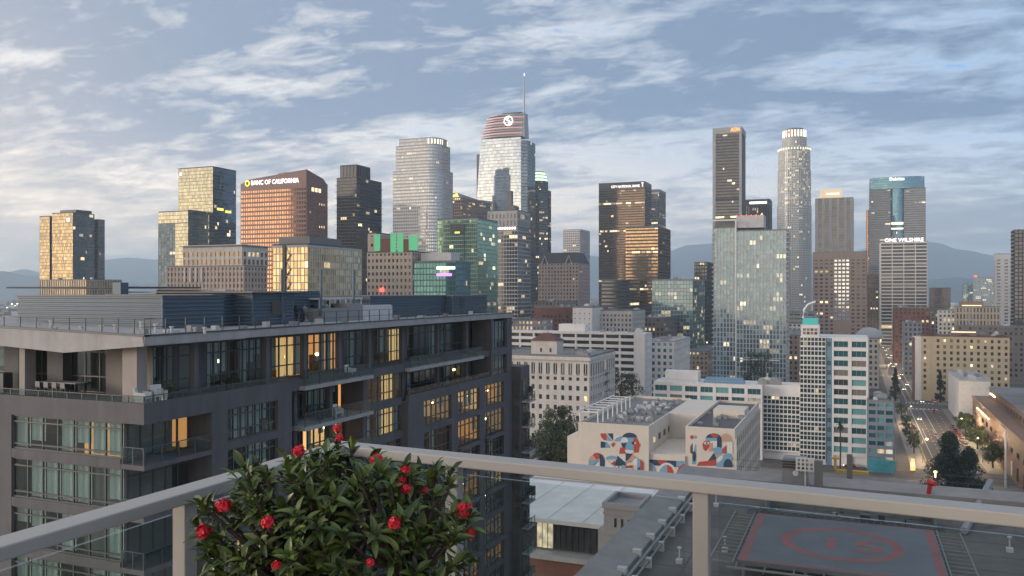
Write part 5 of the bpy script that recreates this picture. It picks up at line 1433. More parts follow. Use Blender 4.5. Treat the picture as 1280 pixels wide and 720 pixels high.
# ------------------------------------------------------------------ loft building across the gap
wall_mat('loft_wall', (0.100, 0.100, 0.110), 0.8, 0.17, 0.45, 1.0); wall_mat('loft_concrete', (0.34, 0.335, 0.335), 0.8, 0.2, 0.6)
wall_mat('loft_column', (0.30, 0.27, 0.25), 0.8, 0.1, 0.6); wall_mat('corrugated', (0.095, 0.135, 0.175), 0.55, 0.08, 0.4, metallic=0.1)
wall_mat('loft_metal', (0.075, 0.08, 0.085), 0.5, 0.1); wall_mat('room_wall', (0.20, 0.19, 0.18), 0.9, 0.1)
wall_mat('curtain', (0.62, 0.70, 0.68), 0.9, 0.10, 1.5, 1.5); wall_mat('wicker', (0.66, 0.65, 0.62), 0.7, 0.1, 4.0)
plain_mat('lit_room', (0.5, 0.4, 0.3), 0.9, 0, (1.0, 0.56, 0.22), 0.55)  # room walls glow themselves, standing for the light inside
plain_mat('lit_room_orange', (0.5, 0.35, 0.2), 0.9, 0, (1.0, 0.44, 0.14), 0.42)
plain_mat('lit_room_dim', (0.45, 0.38, 0.3), 0.9, 0, (1.0, 0.62, 0.32), 0.20)
plain_mat('lit_blind', (0.6, 0.5, 0.3), 0.9, 0, (1.0, 0.60, 0.22), 0.5)  # blind glows itself, light of the room put into it


def loft_glass(name, tint, refl):
    m, nt, b = principled(name)
    nt.nodes.remove(b)
    out = nt.nodes['Material Output']
    tr = nn(nt, 'BsdfTransparent'); tr.inputs[0].default_value = tuple(tint) + (1,)
    gs = nn(nt, 'BsdfGlossy'); gs.inputs['Roughness'].default_value = 0.03; gs.inputs[0].default_value = (0.9, 0.95, 0.95, 1)
    lw = nn(nt, 'LayerWeight'); lw.inputs[0].default_value = 0.5
    f = mth(nt, 'MULTIPLY_ADD', mth(nt, 'POWER', lw.outputs['Facing'], 4.0), 0.6, refl + 0.02, clamp=True)
    oi = nn(nt, 'ObjectInfo'); geo = nn(nt, 'NewGeometry')
    nz = nn(nt, 'TexNoise', i_Scale=0.5, i_Detail=1.0); nt.links.new(geo.outputs['Position'], nz.inputs['Vector'])
    bp = nn(nt, 'Bump', i_Strength=0.25, i_Distance=0.05); nt.links.new(nz.outputs[0], bp.inputs['Height']); nt.links.new(bp.outputs[0], gs.inputs['Normal'])
    mx = nn(nt, 'MixShader'); nt.links.new(f, mx.inputs[0]); nt.links.new(tr.outputs[0], mx.inputs[1]); nt.links.new(gs.outputs[0], mx.inputs[2])
    nt.links.new(mx.outputs[0], out.inputs[0])
loft_glass('loft_glass', (0.84, 0.90, 0.89), 0.10)
loft_glass('clear_glass', (0.91, 0.94, 0.93), 0.012)
loft_glass('rail_glass', (0.86, 0.92, 0.91), 0.05)


def loft():
    c = P(180, HZ, 50.0); Xe, Ys = c.x, c.y
    YE = lambda x: on_X(x, Xe)[1]
    XS = lambda x: on_Y(x, Ys)[1]
    root = thing('loft_building', 'dark grey loft apartment building with concrete roof slab and corrugated rooftop sheds', 'building', (Xe - 10, Ys + 20, GZ))
    rg = random.Random(3)
    xw = XS(-170); yn = YE(640)
    zf = [-7.3 - 3.13 * k for k in range(12)]
    npane = [0]; restg = MB(); rooms = MB(); curt = MB(); frames_count = [0]
    nm = 'loft_wall'

    def bx(name, mat, *a):
        return part_box(name, root, mat, *a)

    def window_wall(p0, p1, z0, z1, n, p_cur=0.5, p_lit=0.12, depth=4.0, transoms=(0.3, 0.78), lit=None, bright=None):
        """glazed wall from p0 to p1 (outward on the right hand side of the direction)"""
        w = math.hypot(p1[0] - p0[0], p1[1] - p0[1]); d = ((p1[0] - p0[0]) / w, (p1[1] - p0[1]) / w); n_ = (d[1], -d[0])
        cw = w / n; fr = MB(); t = 0.045
        for i in range(n + 1):
            s = min(max(i * cw, t), w - t); fr.obox(p0, d, n_, s - t, s + t, -0.06, 0.06, z0, z1)
        for f_ in (0.0,) + tuple(transoms) + (1.0,):
            z = z0 + (z1 - z0 - 0.09) * f_; fr.obox(p0, d, n_, 0.001, w - 0.001, -0.055, 0.055, z, z + 0.09)
        fr.build('window_frame', 'loft_metal', root)
        isl = rg.random() < p_lit if lit is None else lit
        for i in range(n):
            b = MB(); b.obox(p0, d, n_, i * cw + t, (i + 1) * cw - t, -0.015, 0.015, z0 + 0.05, z1 - 0.05)
            npane[0] += 1
            if npane[0] <= 290:
                b.build('window_pane', 'loft_glass', root)
            else:
                o_ = len(restg.v); restg.v += b.v; restg.f += [tuple(k + o_ for k in f_) for f_ in b.f]; restg.m += b.m; restg.c += b.c
            # curtains and blinds hang behind single panes
            if rg.random() < p_cur and not (bright and i in bright):
                top = z1 - 0.1; low_ = z0 + 0.1 if rg.random() < 0.6 else z0 + (z1 - z0) * rg.uniform(0.2, 0.65)
                k = 6
                for q in range(k):
                    sa, sb = i * cw + 0.06 + (cw - .12) * q / k, i * cw + 0.06 + (cw - .12) * (q + 1) / k
                    oa, ob = -0.22 - 0.05 * (q % 2), -0.22 - 0.05 * ((q + 1) % 2)
                    g = lambda s, o2, z: (p0[0] + d[0] * s + n_[0] * o2, p0[1] + d[1] * s + n_[1] * o2, z)
                    curt.quad(g(sa, oa, low_), g(sb, ob, low_), g(sb, ob, top), g(sa, oa, top), 0)
            if bright and i in bright:
                g = lambda s, o2, z: (p0[0] + d[0] * s + n_[0] * o2, p0[1] + d[1] * s + n_[1] * o2, z)
                curt.quad(g(i * cw + .05, -.25, z0 + .1), g(i * cw + cw - .05, -.25, z0 + .1), g(i * cw + cw - .05, -.25, z1 - .2), g(i * cw + .05, -.25, z1 - .2), 1)
        g = lambda s, o2, z: (p0[0] + d[0] * s + n_[0] * o2, p0[1] + d[1] * s + n_[1] * o2, z)
        m = rg.choice((1, 3, 3, 4)) if isl else 0
        rooms.quad(g(0, -depth, z0), g(w, -depth, z0), g(w, -depth, z1), g(0, -depth, z1), m)
        rooms.quad(g(0, -0.1, z0), g(w, -0.1, z0), g(w, -depth, z0), g(0, -depth, z0), 0)
        rooms.quad(g(0, -depth, z1), g(w, -depth, z1), g(w, -0.1, z1), g(0, -0.1, z1), 0)
        rooms.quad(g(0, -depth, z0), g(0, -depth, z1), g(0, -0.1, z1), g(0, -0.1, z0), m)
        rooms.quad(g(w, -depth, z0), g(w, -depth, z1), g(w, -0.1, z1), g(w, -0.1, z0), m)
        # furniture silhouettes and a lamp
        for q in range(max(1, int(w / 2.5))):
            s = rg.uniform(0.3, max(0.4, w - 1.4)); k = rg.uniform(1.0, 3.0)
            h_ = rg.uniform(0.5, 1.6); rooms.obox(p0, d, n_, s, s + rg.uniform(0.5, 1.2), -k - 0.5, -k, z0 + .02, z0 + h_, 2)
        if isl or rg.random() < 0.12:
            s = rg.uniform(0.3, w - 0.5); z = z0 + rg.uniform(1.2, 2.0)
            b = MB(); b.obox(p0, d, n_, s, s + 0.22, -1.3, -1.1, z, z + 0.22); b.build('room_lamp', 'lamp_glow', root)

    def glass_rail(p0, p1, z, h=1.05, step=1.5):
        w = math.hypot(p1[0] - p0[0], p1[1] - p0[1]); d = ((p1[0] - p0[0]) / w, (p1[1] - p0[1]) / w); n_ = (d[1], -d[0])
        k = max(1, round(w / step)); b = MB()
        for i in range(k + 1):
            s = min(max(w * i / k, 0.03), w - .03); b.obox(p0, d, n_, s - .03, s + .03, -.03, .03, z, z + h)
        b.obox(p0, d, n_, 0.001, w - .001, -.035, .035, z + h, z + h + .05)
        rl = b.build('balcony_rail', 'loft_metal', root)
        for i in range(k):
            b = MB(); b.obox(p0, d, n_, w * i / k + .05, w * (i + 1) / k - .05, -.01, .01, z + .08, z + h - .03); b.build('rail_pane', 'rail_glass', rl)

    # core and lowest storeys
    bx('core_wall', 'room_wall', xw, Xe - 8, Ys + 5, yn - .5, GZ, -3.4)
    zl = zf[10]
    bx('base_wall', nm, xw, Xe - .02, Ys + .02, yn, GZ, zl - 0.01)
    # roof slab: folded concrete edge to the south
    top = [(x, zpx(y, on_Y(x, Ys)[0])) for x, y in ((-170, 399), (0, 410), (178, 421))]
    bot = [(-170, 416), (0, 432), (80, 441), (180, 433)]
    zt_c = zpx(421, 50.0)
    pts = [(XS(x), z) for x, z in top] + [(XS(x), zpx(y, on_Y(x, Ys)[0])) for x, y in reversed(bot)]
    b = MB(); Yb = Ys + 9.0
    b.poly([(p[0], Ys, p[1]) for p in reversed(pts)])
    for i in range(len(pts)):
        p, q = pts[i], pts[(i + 1) % len(pts)]
        b.quad((p[0], Ys, p[1]), (q[0], Ys, q[1]), (q[0], Yb, q[1] if i < 2 else max(q[1], -3.3)), (p[0], Yb, p[1] if i < 2 else max(p[1], -3.3)))
    b.build('roof_slab_edge', 'loft_concrete', root)
    bx('roof_slab', 'loft_concrete', xw, Xe + .02, Ys + .05, yn + .3, -3.24, zt_c)
    b = MB(); b.box(Xe - .5, Xe + .05, Ys - .02, yn + .32, zt_c + .005, zt_c + .1); b.build('roof_coping', 'loft_metal', root)
    b = MB(); b.hexa([(XS(-170), Ys - .03, top[0][1] + .005), (Xe + .05, Ys - .03, zt_c + .005), (Xe + .05, Ys + .4, zt_c + .005), (XS(-170), Ys + .4, top[0][1] + .005), (XS(-170), Ys - .03, top[0][1] + .1), (Xe + .05, Ys - .03, zt_c + .1), (Xe + .05, Ys + .4, zt_c + .1), (XS(-170), Ys + .4, top[0][1] + .1)]); b.build('roof_coping', 'loft_metal', root)
    # penthouse storey, set back behind terraces
    zT = -6.88; z0, z1 = zT + .02, -3.3
    yb = Ys + 4.0
    XB = lambda x: on_Y(x, yb)[1]
    bx('terrace_slab', 'loft_wall', xw, Xe - .3, Ys + .3, yn - .3, zf[0] - .3, zT)
    window_wall((XB(-160), yb), (XB(24), yb), z0, z1, 7, .5, 0)
    bx('terrace_wall', nm, XB(25), XB(43), yb - 1.2, yb + .3, z0, z1)
    window_wall((XB(43.5), yb + .1), (XB(68), yb + .1), z0, z1, 3, .2, 0)
    bx('terrace_wall', nm, XB(68.5), XB(88), yb - .6, yb + .3, z0, z1)
    window_wall((XB(89), yb), (Xe - 2.6, yb), z0, z1, 6, .25, 0)
    for (a_, b_) in ((24, 31), (153, 171)):
        yc = Ys + .8; bx('column', 'loft_column', on_Y(a_, yc)[1], on_Y(b_, yc)[1], yc, yc + .8, z0, z1)
    bx('barbecue', 'metal_dark', XB(31), XB(44), yb - 2.4, yb - 1.7, z0, z0 + 1.3)
    # east side of the penthouse storey
    xg = Xe - 2.6; YG = lambda x: on_X(x, xg)[1]
    cols = [180, 243, 333, 380, 424, 461, 503, 547, 583, 615]
    for i, px in enumerate(cols[1:]):
        y = on_X(px, Xe - .9)[1]; bx('column', 'loft_wall', Xe - 1.3, Xe - .9, y, y + .4, z0 if px < 500 else zf[1] + .02, z1)
    segs = [(190, 217, 3), (222, 238, 1), (257, 328, 8), (338, 378, 4), (384, 424, 5), (428, 461, 4), (466, 503, 5), (508, 546, 5), (550, 582, 5), (586, 614, 5)]
    for (a, b_, n) in segs:
        br = None; lt = None
        if a == 338: br = (1, 2)
        if a < 300: lt = False
        if a in (384, ): lt = True
        if a == 466: br = (3, 4)
        window_wall((xg, YG(a)), (xg, YG(b_)), z0, z1 - .25, n, .7 if a < 380 else .4, .1, lit=lt, bright=br)
        nx_ = [q_[0] for q_ in segs if q_[0] > b_]
        bx('terrace_wall', nm, xg - .2, xg + .05, YG(b_) + .01, YG(nx_[0]) - .01 if nx_ else yn, z0, z1)
    bx('soffit_beam', nm, xg - .25, xg + .06, Ys + 4, yn, z1 - .25, z1)
    # solid parapet band of the corner volume
    zbt, zbb = -6.71, -7.97
    bx('parapet_band', nm, xw, Xe - .305, Ys, Ys + .3, zbb, zbt); bx('parapet_band', nm, Xe - .3, Xe, Ys, YE(365), zbb, zbt)
    glass_rail((XS(-160), Ys + .15), (Xe - .15, Ys + .15), zbt, .36, 1.25); glass_rail((Xe - .15, Ys + .15), (Xe - .15, YE(365) - .1), zbt, .36, 1.5)
    for px in (-60, 42, 147):
        x = XS(px); bx('panel_joint', 'loft_metal', x - .012, x + .012, Ys - .003, Ys + .01, zbb, zbt)
    for px in (231, 280, 350):
        y = YE(px); bx('panel_joint', 'loft_metal', Xe - .01, Xe + .003, y - .012, y + .012, zbb, zbt)
    for px in (520, 569, 603, 635):
        y = YE(px); bx('panel_joint', 'loft_metal', Xe - .01, Xe + .003, y - .012, y + .012, zf[1] - .35, zf[1] + .5)
    # south face
    bx('wall', nm, xw, XS(14), Ys + .01, Ys + .5, zl, zbb)
    xr = XS(150)
    for k in range(0, 9):
        zt_, zb_ = (zbb if k == 0 else zf[k] - .3), zf[k + 1] + .28
        window_wall((XS(14), Ys + .18), (xr, Ys + .18), zb_, zt_, 7, .72, .0, transoms=(.14, .82))
        bx('spandrel', nm, XS(14), xr, Ys + .02, Ys + .45, zf[k + 1] - .3, zf[k + 1] + .28)
        # corner balcony
        window_wall((xr, Ys + .5), (xr, YE(264)), zf[k + 1] + .02, zf[k] - .31, 5, .4, .0, depth=3.5, lit=(k == 0), transoms=(.8,))
        bx('balcony_slab', 'loft_wall', xr + .02, Xe - .01, Ys + .02, YE(265), zf[k + 1] - .3, zf[k + 1])
        glass_rail((xr + .1, Ys + .08), (Xe - .08, Ys + .08), zf[k + 1], 1.0, 1.0); glass_rail((Xe - .08, Ys + .1), (Xe - .08, YE(264)), zf[k + 1], 1.0, 1.3)
        # corner volume, east
        bx('wall', nm, Xe - 4, Xe - .01, YE(265), YE(285), zf[k + 1] - .29, zbb if k == 0 else zf[k] - .295)
        window_wall((Xe - .25, YE(285)), (Xe - .25, YE(348)), zf[k + 1] + .22, zbb if k == 0 else zf[k] - .3, 7, .6, .1)
        bx('spandrel', nm, Xe - .5, Xe - .012, YE(285), YE(348), zf[k + 1] - .3, zf[k + 1] + .22)
        bx('wall', nm, Xe - 2.6, Xe - .011, YE(348), YE(365), zf[k + 1] - .29, zbb if k == 0 else zf[k] - .295)
    # recessed bay with balconies
    for k in range(0, 9):
        zt_, zb_ = zf[k] - .3, zf[k + 1] + .02
        window_wall((xg, YG(368)), (xg, YG(378)), zb_, zt_, 2, .5, .1); window_wall((xg, YG(384)), (xg, YG(422)), zb_, zt_, 5, .7, .22); window_wall((xg, YG(427)), (xg, YG(459)), zb_, zt_, 4, .7, .22)
        window_wall((Xe - .7, YE(466)), (Xe - .7, YE(508)), zb_ + .35, zt_ + .1, 6, .2, .1, bright=(3, 4) if k in (0, 1) else None)
        bx('spandrel', nm, Xe - 1.0, Xe - .6, YE(463), YE(510), zf[k + 1] - .3, zf[k + 1] + .37)
        bx('bay_wall', nm, xg - .3, Xe - .55, YE(461), YE(464.5), zf[k + 1] - .31, zt_ + .32)
    for px in (380, 424):
        bx('column', 'loft_wall', Xe - 1.3, Xe - .9, YE(px), YE(px) + .4, zl, zf[0] - .31)
    for k in range(0, 9):
        bx('balcony_slab', 'loft_concrete', xg, Xe + .25, YE(378), YE(464), zf[k] - .3, zf[k])
        glass_rail((Xe + .2, YE(378.5)), (Xe + .2, YE(463)), zf[k], 1.0, 1.8)
        bx('balcony_slab', 'loft_wall', xg - .2, Xe - .8, YE(365), YE(378), zf[k] - .29, zf[k] - .01)
    # far volume: top two storeys recessed, then solid wall with three bays
    zv = zf[1] + .55
    for (a, b_, n) in ((508, 546, 5), (550, 582, 5), (586, 614, 5)):
        window_wall((xg, YG(a)), (xg, YG(b_)), zf[1] + .02, zf[0] - .3, n, .45, .2)
    for (z_a, z_b) in ((zf[0] + .02, -3.55), (zf[1] + .02, zf[0] - .3)):
        window_wall((Xe - .3, YE(617)), (Xe - .3, YE(634)), z_a + .5, z_b, 4, .7, 0)
        bx('spandrel', nm, Xe - .6, Xe - .02, YE(615), YE(640), z_a - .3, z_a + .5)
    bx('wall', nm, Xe - 3, Xe - .01, YE(634), yn, zf[1] + .56, -3.25); bx('wall', nm, Xe - 2.5, Xe - .015, YE(614.5), YE(617), zf[1] + .56, -3.26)
    bx('balcony_slab', 'loft_concrete', xg, Xe + .2, YE(510), YE(603), zf[0] - .32, zf[0] + .01); glass_rail((Xe + .15, YE(510.5)), (Xe + .15, YE(602)), zf[0] + .01, 1.0, 1.8)
    bx('parapet_band', nm, Xe - .3, Xe, YE(511), yn, zf[1] - .35, zv); glass_rail((Xe - .15, YE(512)), (Xe - .15, yn - .2), zv, .5, 1.8)
    bx('terrace_slab', nm, xg - .2, Xe - .31, YE(511), yn - .1, zf[1] - .34, zf[1])
    for (a, b_) in ((510, 530), (565, 573), (600, 606.5), (630, 640)):
        bx('wall', nm, Xe - 2.6, Xe - .005, YE(a), YE(b_), zl, zf[1] - .355)
    for (a, b_, n) in ((530, 565, 6), (573, 600, 5), (606.5, 630, 5)):
        for k in range(1, 9):
            lt = True if k == 1 else None
            window_wall((Xe - .3, YE(a)), (Xe - .3, YE(b_)), zf[k + 1] + (.25 if k % 2 else .05), zf[k] - .36, n, .4 if k > 1 else .15, .34, lit=lt)
            if k % 2:
                bx('spandrel', nm, Xe - .6, Xe - .008, YE(a), YE(b_), zf[k + 1] - .36, zf[k + 1] + .25)
            else:
                bx('balcony_slab', nm, Xe - .55, Xe + .5, YE(a), YE(b_), zf[k + 1] - .36, zf[k + 1] - .1); 
    # north wing stepping out, with balconies
    yw = YE(640) + .4; xn = Xe + 1.0
    bx('north_wing_wall', nm, Xe - 10, xn, yw, yw + 3, GZ, -9.3)
    for k in range(1, 9):
        window_wall((xn + .08, yw + .4), (xn + .08, yw + 2.7), zf[k + 1] + .3, zf[k] - .5, 2, .4, 0, depth=.05)
        window_wall((Xe + .2, yw - .08), (xn - .1, yw - .08), zf[k + 1] + .3, zf[k] - .5, 2, .4, 0, depth=.05)
        bx('balcony_slab', 'loft_concrete', xn + .01, xn + .9, yw + .3, yw + 2.8, zf[k + 1] - .2, zf[k + 1]); glass_rail((xn + .1, yw + .35), (xn + .85, yw + .35), zf[k + 1], 1.0, .7); glass_rail((xn + .85, yw + .35), (xn + .85, yw + 2.7), zf[k + 1], 1.0, 1.5)
    restg.build('window_pane', 'loft_glass', root, 'stuff'); rooms.build('interior', ['room_wall', 'lit_room', 'loft_metal', 'lit_room_orange', 'lit_room_dim'], root, 'stuff'); curt.build('curtain', ['curtain', 'lit_blind'], root, 'stuff')
    # ---------------- rooftop
    def corrugated(name, p0, p1, z0, z1, pitch=.26, mat='corrugated'):
        w = math.hypot(p1[0] - p0[0], p1[1] - p0[1]); d = ((p1[0] - p0[0]) / w, (p1[1] - p0[1]) / w); n_ = (d[1], -d[0])
        b = MB(); n = int((z1 - z0) / pitch)
        g = lambda s, o2, z: (p0[0] + d[0] * s + n_[0] * o2, p0[1] + d[1] * s + n_[1] * o2, z)
        for j in range(n):
            z = z0 + (z1 - z0) * j / n; h = (z1 - z0) / n
            for (za, oa, zb_, ob) in ((z, .02, z + h * .5, .02), (z + h * .5, .02, z + h * .6, .14), (z + h * .6, .14, z + h * .9, .14), (z + h * .9, .14, z + h, .02)):
                b.quad(g(0, oa, za), g(w, oa, za), g(w, ob, zb_), g(0, ob, zb_))
        return b.build(name, mat, root)
    def shed(x0, x1, y0, y1, zt, mat='corrugated'):
        bx('shed_wall', mat, x0, x1, y0, y1, zt_c, zt - .02)
        corrugated('corrugated_cladding', (x0, y0 - .005), (x1, y0 - .005), zt_c, zt, mat=mat); corrugated('corrugated_cladding', (x1 + .005, y0), (x1 + .005, y1), zt_c, zt, mat=mat)
        b = MB(); b.box(x0 - .1, x1 + .15, y0 - .15, y1 + .1, zt, zt + .1); b.build('shed_coping', 'loft_metal', root)
        b = MB(); b.box(x1 - .02, x1 + .13, y0 - .13, y0 + .02, zt_c, zt - .01); b.build('corner_trim', 'corrugated', root)
    pc = P(203, 371, 58.0); xs = pc.x
    zA = pc.z
    shed(on_Y(23, pc.y)[1], xs, pc.y, pc.y + 6, zA)
    y2 = pc.y + 6.2
    shed(xs - 12, xs - 1.2, y2, y2 + 6, zA + .05)
    x3 = xs + .2; ya = on_X(294, x3)[1]
    shed(xs - 9, x3 + .4, y2 + 2.4, y2 + 7.5, zA + .15)
    shed(xs - 8, x3 - 1.2, y2 + 7.6, on_X(398, x3)[1] + 2, zA + .3)
    bx('shed_roof', 'roof_grey', xs - 12, x3 + .9, y2 + 1.8, y2 + 7.8, zA + .26, zA + .36)
    yy = on_X(310, x3)[1]; bx('louvre', 'metal_bronze', x3 + .5, x3 + .58, y2 + 4.6, y2 + 6.0, zA - 1.5, zA - .4)
    yd = on_X(354, x3 - 1.2)[1]; bx('door', 'unit_white', x3 - 1.09, x3 - 1.0, yd, yd + 1.1, zt_c, zt_c + 2.0)
    xF = xs + .5
    y4 = on_X(462, xF)[1]; y5 = on_X(556, xF)[1]; y6 = on_X(600, xF)[1]
    shed(xs - 14, xF, y4, y5, zpx(371, 84)); shed(xs - 14, xF + .9, y5 + .1, y6, zpx(370.5, 96))
    bx('louvre', 'metal_dark', xF + 1.0, xF + 1.05, y5 + 2.0, y5 + 3.2, -1.9, -.8)
    # plant screens, ducts, white units
    for i, px in enumerate((373, 383, 394, 405, 416, 428)):
        y = on_X(px, xF - 1)[1]; b = MB(); b.tube([(xF - 1, y, zt_c), (xF - 1.1, y, -1.6), (xF - 1.7, y + .3, -1.0)], [.3, .28, .2], 8); b.build('duct', 'unit_grey' if i % 2 else 'metal_dark', root)
    b = MB(); b.box(xF - 2.2, xF - .4, on_X(402, xF)[1], on_X(458, xF)[1], -.75, -.62); b.build('pipe_tray', 'unit_white', root)
    for i in range(5):
        y = on_X(404 + 13 * i, xF)[1]; b = MB(); b.box(xF - .5, xF - .4, y, y + .1, zt_c, -.75); b.build('tray_leg', 'unit_white', root); b = MB(); b.box(xF - 2.2, xF - 2.1, y, y + .1, zt_c, -.75); b.build('tray_leg', 'unit_white', root)
    for (a, b_, h) in ((398, 428, 1.1), (429, 446, 1.5), (447, 484, 1.3)):
        y0, y1 = on_X(a, xF)[1], on_X(b_, xF)[1]; b = MB(); b.box(xF - 1.6, xF + .6, y0, y1, zt_c, zt_c + h); b.box(xF - 1.5, xF + .5, y0 + .1, y1 - .1, zt_c + h, zt_c + h + .08); b.build('condenser', 'unit_white' if a > 440 else 'unit_grey', root)
    for px, zt_ in ((350, 1.8), (399, 1.9), (440, 2.0)):
        y = on_X(px, xF)[1]; b = MB(); b.tube([(xF + .2, y, zt_c), (xF + .2, y, zt_)], .11, 8); b.box(xF + .05, xF + .35, y - .15, y + .15, -2.2, -1.7); b.build('vent_pipe', 'corrugated', root)
    # raised roof platform on the south end and satellite arm
    b = MB(); b.box(on_Y(45, pc.y + 12)[1], on_Y(190, pc.y + 12)[1], pc.y + 9, pc.y + 18, .25, .4); b.build('roof_canopy', 'roof_dark', root)
    b = MB(); b.box(on_Y(153, pc.y + 8)[1], on_Y(163, pc.y + 8)[1], pc.y + 7.0, pc.y + 7.8, zA, zA + 1.1); b.build('roof_unit', 'corrugated', root)
    b = MB(); b.box(on_Y(215, pc.y + 20)[1], on_Y(300, pc.y + 20)[1], pc.y + 18, pc.y + 19, -.6, .15); b.build('roof_unit', 'roof_pale', root)
    for i in range(12):
        x = XS(4 + i * 17) + rg.uniform(-.3, .3); y = Ys + rg.uniform(1.2, 4.5); h = rg.uniform(.3, .7)
        b = MB(); b.cyl(x, y, zt_c - .02, zt_c + h, .09, n=8); b.cyl(x, y, zt_c + h, zt_c + h + .08, .14, n=8); b.build('vent_stack', 'unit_white', root)
    for i in range(14):
        y = YE(205 + i * 31) + rg.uniform(-.3, .3); h = rg.uniform(.2, .5)
        b = MB(); b.box(Xe - 2.2, Xe - 1.8, y, y + rg.uniform(.3, 1.2), zt_c, zt_c + h); b.build('vent_stack', 'unit_white' if i % 2 else 'unit_grey', root)
    # roof railing, one post after the other
    rr = thing('roof_railing', 'x', 'x'); del rr['label'], rr['category']; rr.parent = root; rr.matrix_parent_inverse = Matrix.Translation(-root.location)
    for i in range(11):
        x = XS(-30 + i * 20.5); y = Ys + .8; b = MB(); b.box(x - .03, x + .03, y - .03, y + .03, zt_c, zt_c + 1.05); b.build('post', 'loft_metal', rr)
    for i in range(34):
        y = Ys + .8 + i * 1.7
        if y > yn: break
        b = MB(); b.box(Xe - .83, Xe - .77, y - .03, y + .03, zt_c, zt_c + 1.0); b.build('post', 'loft_metal', rr)
    for z in (zt_c + .5, zt_c + 1.02):
        b = MB(); b.box(xw, Xe - .8, Ys + .78, Ys + .82, z, z + .04); b.build('rail', 'loft_metal', rr); b = MB(); b.box(Xe - .82, Xe - .78, Ys + .83, yn, z, z + .04); b.build('rail', 'loft_metal', rr)
    # tall lamp arms
    return Xe, Ys, YE, XS, zf


def leaf_material(name, c1, c2):
    m, nt, b = principled(name)
    oi = nn(nt, 'ObjectInfo'); at = nn(nt, 'Attribute', attribute_name='pc', attribute_type='GEOMETRY')
    sp = nn(nt, 'SeparateColor'); nt.links.new(at.outputs['Color'], sp.inputs[0])
    f = mth(nt, 'FRACT', mth(nt, 'ADD', oi.outputs['Random'], sp.outputs[1]))
    c = mixc(nt, f, tuple(c1), tuple(c2))
    c = mixc(nt, mth(nt, 'MULTIPLY', sp.outputs[2], 0.5), c, (c2[0] * 1.9, c2[1] * 1.5, c2[2] * .9))
    nt.links.new(c, b.inputs['Base Color']); b.inputs['Roughness'].default_value = 0.42
    try:
        b.inputs['Subsurface Weight'].default_value = 0.0
    except Exception:
        pass
    return m
leaf_material('plant_leaf', (0.014, 0.034, 0.010), (0.10, 0.15, 0.030)); leaf_material('tree_leaf', (0.016, 0.030, 0.010), (0.045, 0.068, 0.020)); leaf_material('conifer_leaf', (0.010, 0.020, 0.011), (0.026, 0.042, 0.020)); leaf_material('lit_street_leaf', (0.03, 0.055, 0.012), (0.085, 0.12, 0.03))  # avenue tree leaf: greener, with lamp light put into its brighter tone

LXe, LYs, LYE, LXS, LZF = loft()


def wicker_chair(label, x, y, z, rot, mat='wicker'):
    root = thing('armchair', label, 'chair', (0, 0, 0), 'white wicker armchairs on the roof terrace')
    def loc(name, b): return b.build(name, mat, root)
    b = MB(); b.box(-.36, .36, -.33, .34, .30, .43); loc('seat', b)
    b = MB(); b.hexa([(-.38, .27, .30), (.38, .27, .30), (.38, .36, .30), (-.38, .36, .30), (-.40, .36, 1.0), (.40, .36, 1.0), (.40, .45, 1.0), (-.40, .45, 1.0)]); loc('backrest', b)
    for s in (-1, 1):
        b = MB(); b.hexa([(s * .36 - .04, -.33, .0), (s * .36 + .04, -.33, .0), (s * .36 + .04, .3, .0), (s * .36 - .04, .3, .0), (s * .40 - .05, -.35, .66), (s * .40 + .05, -.35, .66), (s * .40 + .05, .36, .74), (s * .40 - .05, .36, .74)]); loc('arm', b)
    for sx in (-.3, .3):
        b = MB(); b.box(sx - .03, sx + .03, .28, .34, 0, .3); loc('leg', b)
    root.location = (x, y, z); root.rotation_euler = (0, 0, rot)
    return root
wicker_chair('white wicker armchair on the roof terrace, beside the corner column', LXe - 1.1, LYE(180) + 1.0, -6.87, R(110))
wicker_chair('white wicker armchair on the roof terrace, farther along from the corner column', LXe - 1.2, LYE(180) + 2.3, -6.87, R(75))

wicker_chair('white wicker armchair on the upper recessed balcony, beside the flush window bay', LXe - .7, LYE(447), LZF[0] + .01, R(100))
wicker_chair('white wicker armchair on the lower recessed balcony under the slab', LXe - .7, LYE(430), LZF[1] + .01, R(80))
for o_ in bpy.data.objects:
    if o_.name.startswith('armchair'): o_['group'] = 'white wicker armchairs on the loft terraces'
for i, (px, k) in enumerate(((395, 0), (412, 1), (532, 0), (560, 0), (590, 0), (225, 0), (300, 0))):
    x, y, z = LXe - (.9 if k < 2 else .5), LYE(px), (-6.88 if px < 365 else LZF[k] + .02)
    where = ('upper recessed balcony', 'lower recessed balcony', 'far upper balcony near its start', 'far upper balcony midway', 'far upper balcony near its end', 'corner terrace near the armchairs', 'corner terrace near the tall windows')[i]
    root = thing('planter', 'small potted shrub in a dark tub on the ' + where, 'planter', (x, y, z), 'tubs on the loft terraces')
    b = MB(); b.tube([(x, y, z), (x, y, z + .42), (x, y, z + .45)], [.2, .27, .27], 12); b.build('tub', 'metal_dark', root)
    c = MB(); rg2 = random.Random(i)
    for j in range(130):
        v = Vector((rg2.gauss(0, .2), rg2.gauss(0, .2), abs(rg2.gauss(.3, .22)))); q = Vector((x, y, z + .42)) + v; t1 = Vector((rg2.gauss(0, 1), rg2.gauss(0, 1), rg2.gauss(0, 1))).normalized(); t2 = t1.orthogonal().normalized()
        c.quad(q - t1 * .09, q + t2 * .04, q + t1 * .09, q - t2 * .04, 0, (0, rg2.random(), rg2.random() ** 3))
    c.build('foliage', 'tree_leaf', root, 'stuff')


